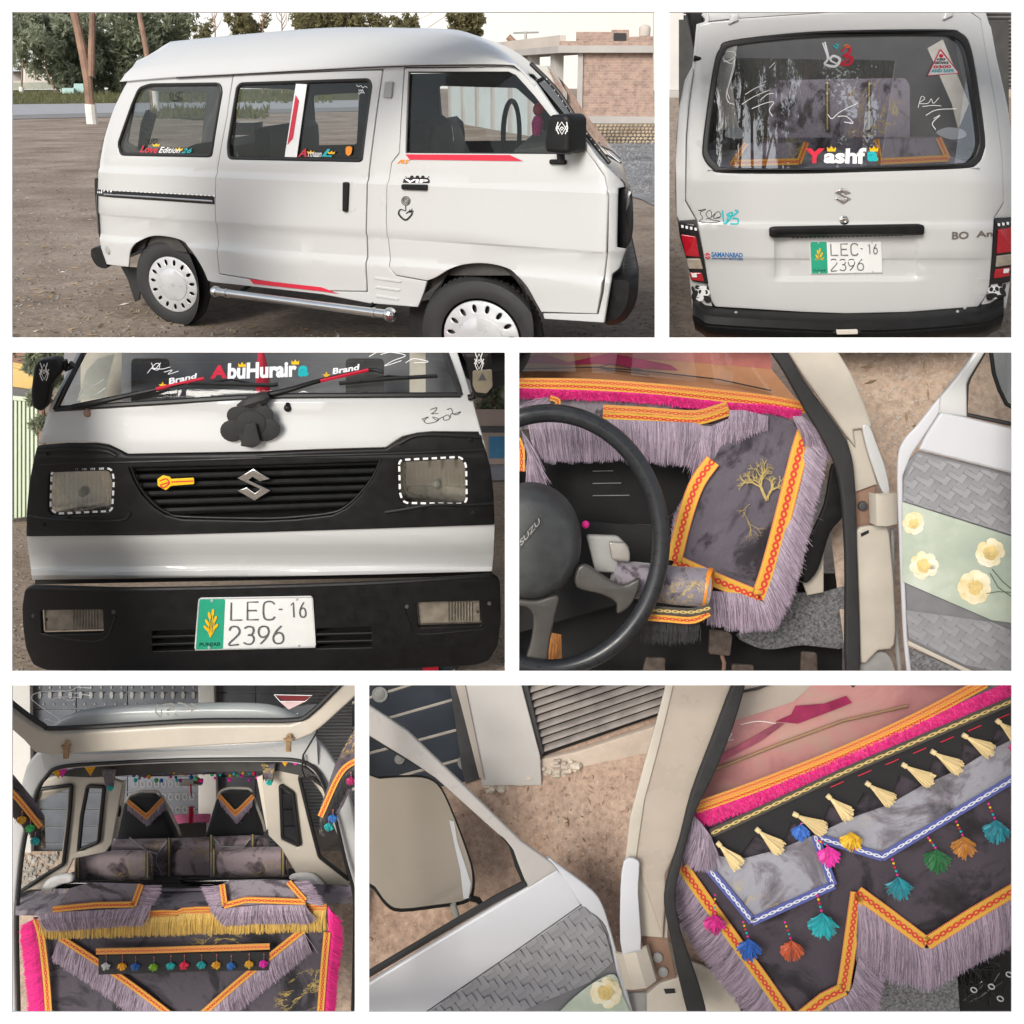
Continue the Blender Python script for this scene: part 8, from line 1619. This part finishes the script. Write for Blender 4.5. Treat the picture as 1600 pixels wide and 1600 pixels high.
# pale upper flap edged in blue
uf = thing('dash_flap', 'pale grey marbled flap edged with blue braid lying over the dash drape', 'cloth', Q6.p(1300, 1400, 20))
ufp = K6((190, 780), (330, 810), (520, 760), (690, 690), (840, 620), (1010, 560), (1170, 470), (1330, 400), (1460, 320), (1600, 250), (1600, 430), (980, 795), (680, 702), (760, 920), (395, 1088), (180, 830))
cloth('cloth', marble('marbled_cloth_pale', 3.4, dark=(.07, .068, .08), mid=(.20, .185, .21), light=(.33, .33, .37)), uf, Q6, ufp, 8, 2.5, .03, d=12)
for P in (K6((180, 830), (395, 1090)), K6((390, 1090), (765, 922)), K6((760, 925), (678, 700)), K6((680, 704), (985, 796)), K6((980, 798), (1600, 428))): trim_along('braid', M['braid_blue'], uf, Q6, P, 13, 14, 0)
# cream tassels
for i, (a_, b_) in enumerate((((238, 735), (335, 835)), ((415, 672), (525, 762)), ((585, 602), (722, 672)), ((738, 520), (838, 612)), ((915, 462), (1028, 542)), ((1080, 378), (1205, 452)), ((1212, 318), (1338, 395)), ((1355, 244), (1480, 318)), ((1508, 178), (1610, 262)))):
    h_, t_ = Vector(K6(a_)[0]), Vector(K6(b_)[0]); dr_ = t_ - h_; nn = Vector((-dr_.y, dr_.x)).normalized(); rd = random.Random(i + 200); tb_ = MB()
    for k in range(150):
        s_ = rd.gauss(0, .5); s_ = max(-1, min(1, s_)); en = h_ + dr_ * rd.uniform(.8, 1.02) + nn * s_ * 12; mid = h_ + dr_ * .3 + nn * s_ * 3.4; e = rd.uniform(2, 12) * (1 - abs(s_) * .6)
        p0, p1, p2 = Q6.p(*h_, 22), Q6.p(*mid, 22, e * .6), Q6.p(*en, 22, e); sd_ = (p2 - p0).cross(Q6.n).normalized() * .7 * Q6.px; tb_.add([p0 - sd_, p0 + sd_, p1 + sd_, p2 + sd_, p2 - sd_, p1 - sd_], [(0, 1, 2, 5), (5, 2, 3, 4)])
    o = tb_.build('tassel', M['fringe_cream'], dd, smooth=False, kind='stuff'); MB().tube([Q6.p(*(h_ - dr_ * .04), 24), Q6.p(*(h_ + dr_ * .12), 26)], 4 * Q6.px, 8).build('knot', M['fringe_cream'], o)
# pompoms
for i, (x, y, r, c, s_) in enumerate(((738, 788, 52, (.75, .03, .38), (690, 720)), (612, 680, 42, (.04, .16, .55), (640, 640)), (840, 722, 50, (.72, .45, .01), (860, 770)), (222, 1098, 52, (.62, .01, .25), (225, 960)), (376, 1212, 56, (.01, .10, .42), (350, 1085)), (570, 1218, 54, (.55, .10, .03), (540, 1085)), (710, 1102, 66, (.01, .38, .42), (688, 965)), (1056, 935, 60, (.01, .26, .32), (1028, 800)), (1230, 808, 60, (.01, .15, .04), (1190, 705)), (1352, 748, 56, (.50, .20, .02), (1318, 630)), (1498, 676, 60, (.01, .26, .33), (1465, 548)), (1590, 300, 34, (.6, .02, .15), (1590, 250)))):
    u, v = K6((x, y))[0]; tassel(dd, Q6, u, v, r / 2.909, 22, c, 0, 300 + i, K6(s_)[0], 'pompom')
# zigzag braid and fringe of the lower cloth
zz = K6((870, 955), (1000, 1050), (1185, 1190), (1380, 1065), (1600, 935)); zl = K6((870, 955), (850, 1100), (825, 1280), (805, 1400)); zb = K6((812, 1395), (720, 1440), (620, 1520)); zL = K6((75, 840), (150, 950), (330, 1200), (460, 1380), (570, 1540))
for P in (zz[:3], zz[2:], zl, zb, zL): trim_along('braid', M['braid'], dd, Q6, P, 21, 4, 0, 1.9)
hang('fringe', M['fringe'], dd, Q6, [(u, v + 8) for u, v in zz], K6((890, 1240), (1010, 1350), (1200, 1400), (1390, 1290), (1600, 1180)), 3800, 2, .8, .035, 91, 5)
hang('fringe', M['fringe'], dd, Q6, offpath(zL, 9), K6((10, 920), (90, 1150), (260, 1380), (400, 1540), (500, 1640)), 3000, 4, .8, .05, 92, 6)
hang('fringe', M['fringe'], dd, Q6, K6((880, 1230), (850, 1380), (830, 1420), (740, 1470)), K6((990, 1330), (960, 1500), (900, 1560), (800, 1600)), 1500, -4, .8, .05, 93, 5)
hang('fringe', M['fringe'], dd, Q6, K6((120, 600), (160, 640), (205, 700)), K6((60, 780), (130, 850), (205, 860)), 900, 26, .85, .08, 94, 8)
# the open door
d6 = Plane(W3(800, 1400, 4.6), (.2, -1, .25))
dr6 = thing_part('door', cab6, None); dr6['label'] = 'open white van door with wing mirror behind its window and one printed cream rose'
solid('window_frame', plain('frame_grey', (.40, .38, .36), .3, var=.03, coat=.3), dr6, d6, J6((-20, 75), (110, 160), (205, 225), (560, 570), (740, 745), (890, 850), (915, 880), (770, 970), (700, 790), (660, 740), (330, 445), (200, 360), (-20, 225)), 4, 12, 4, d=18)
solid('door_edge', M['door_white'], dr6, d6, cat(J6((860, 820), (930, 870), (1080, 985), (1130, 1060), (1165, 1170), (1210, 1330), (1285, 1640), (1245, 1640), (1170, 1250), (1125, 1130), (1030, 1060), (925, 900)), 3, True), 6, 9, 3)
solid('door_top', M['door_white'], dr6, d6, J6((-20, 1440), (400, 1185), (760, 968), (905, 878), (965, 930), (1030, 1058), (660, 1320), (270, 1585), (200, 1640), (-20, 1640)), 4, 11, 4, d=18)
MB().tube(line(d6, J6((-20, 1415), (350, 1195), (620, 1035), (765, 960)), 15), 5.4 * d6.px, 8).build('window_seal', M['seal'], dr6); MB().tube(line(d6, J6((765, 968), (725, 880), (695, 780), (640, 715), (330, 440), (-20, 232)), 12), 3.4 * d6.px, 8).build('window_seal', M['seal'], dr6)
MB().shape(wmap(d6, None, 4), [J6((-20, 232), (330, 440), (690, 780), (760, 965), (350, 1195), (-20, 1415))], 0).build('window_glass', glassm('clear_glass', (.95, .95, .94), .6, base=.02), dr6, smooth=False)
pq6 = J6((290, 1572), (660, 1325), (1030, 1064), (1120, 1120), (1165, 1200), (1240, 1480), (1275, 1640), (200, 1640))
solid('panel', M['vinyl_dark'], dr6, d6, rnd(pq6, 4), 8, 5, 1.5)
weave('weave', M['vinyl'], dr6, d6, pq6[:3] + J6((1110, 1128), (1150, 1210), (1195, 1380), (1100, 1420), (960, 1530), (880, 1600), (230, 1620)), (800, 1500), (17, -11), (10.5, 14), 34, 34, 13.4, 6)
solid('print_band', M['print'], dr6, d6, cat(J6((900, 1600), (1000, 1500), (1110, 1420), (1190, 1395), (1222, 1480), (1255, 1620), (1000, 1640)), 3), 18.8, .7, 0); rose(dr6, d6, *J6((1148, 1480))[0], 78 / 3.048, 19.8, 9)
MB().tube(line(d6, J6((1030, 1062), (660, 1322), (280, 1580)), 14.5), 1.2 * d6.px, 6).build('panel_seam', M['seal'], dr6)
mg = J6((-20, 462), (60, 450), (200, 442), (300, 450), (365, 500), (430, 640), (490, 800), (520, 910), (515, 1010), (470, 1050), (350, 1068), (170, 1088), (100, 1060), (40, 980), (-20, 900))
mir6 = solid('mirror', M['black'], dr6, d6, cat(mg, 3, True), -44, 8, 2.5); m, t, b = nt('mirror_glass'); b.inputs['Base Color'].default_value = (.44, .40, .35, 1); b.inputs['Roughness'].default_value = .22; b.inputs['Metallic'].default_value = .55; M['mirror6'] = m
solid('mirror_glass', plain('painted_ground_reflection', (.40, .355, .30), .22, .35, var=.06, vs=1.5), dr6, d6, cat(inset(mg, 4), 3, True), -36, 2, 0)  # tan-grey colour stands for the ground reflected in the mirror
solid('van_reflection', M['door_white'], dr6, d6, J6((402, 660), (425, 665), (440, 760), (470, 850), (505, 960), (495, 1030), (470, 1035), (455, 900), (430, 790)), -33.5, .6, 0)  # white strip laid on as the van's own reflection
MB().tube(line(d6, J6((500, 1030), (540, 1040), (560, 1070)), -30), 5 * d6.px, 8).build('mirror_arm', M['black'], dr6); MB().tube(line(d6, J6((420, 1060), (440, 1120)), -30), 5 * d6.px, 8).build('mirror_arm', M['grey'], dr6)
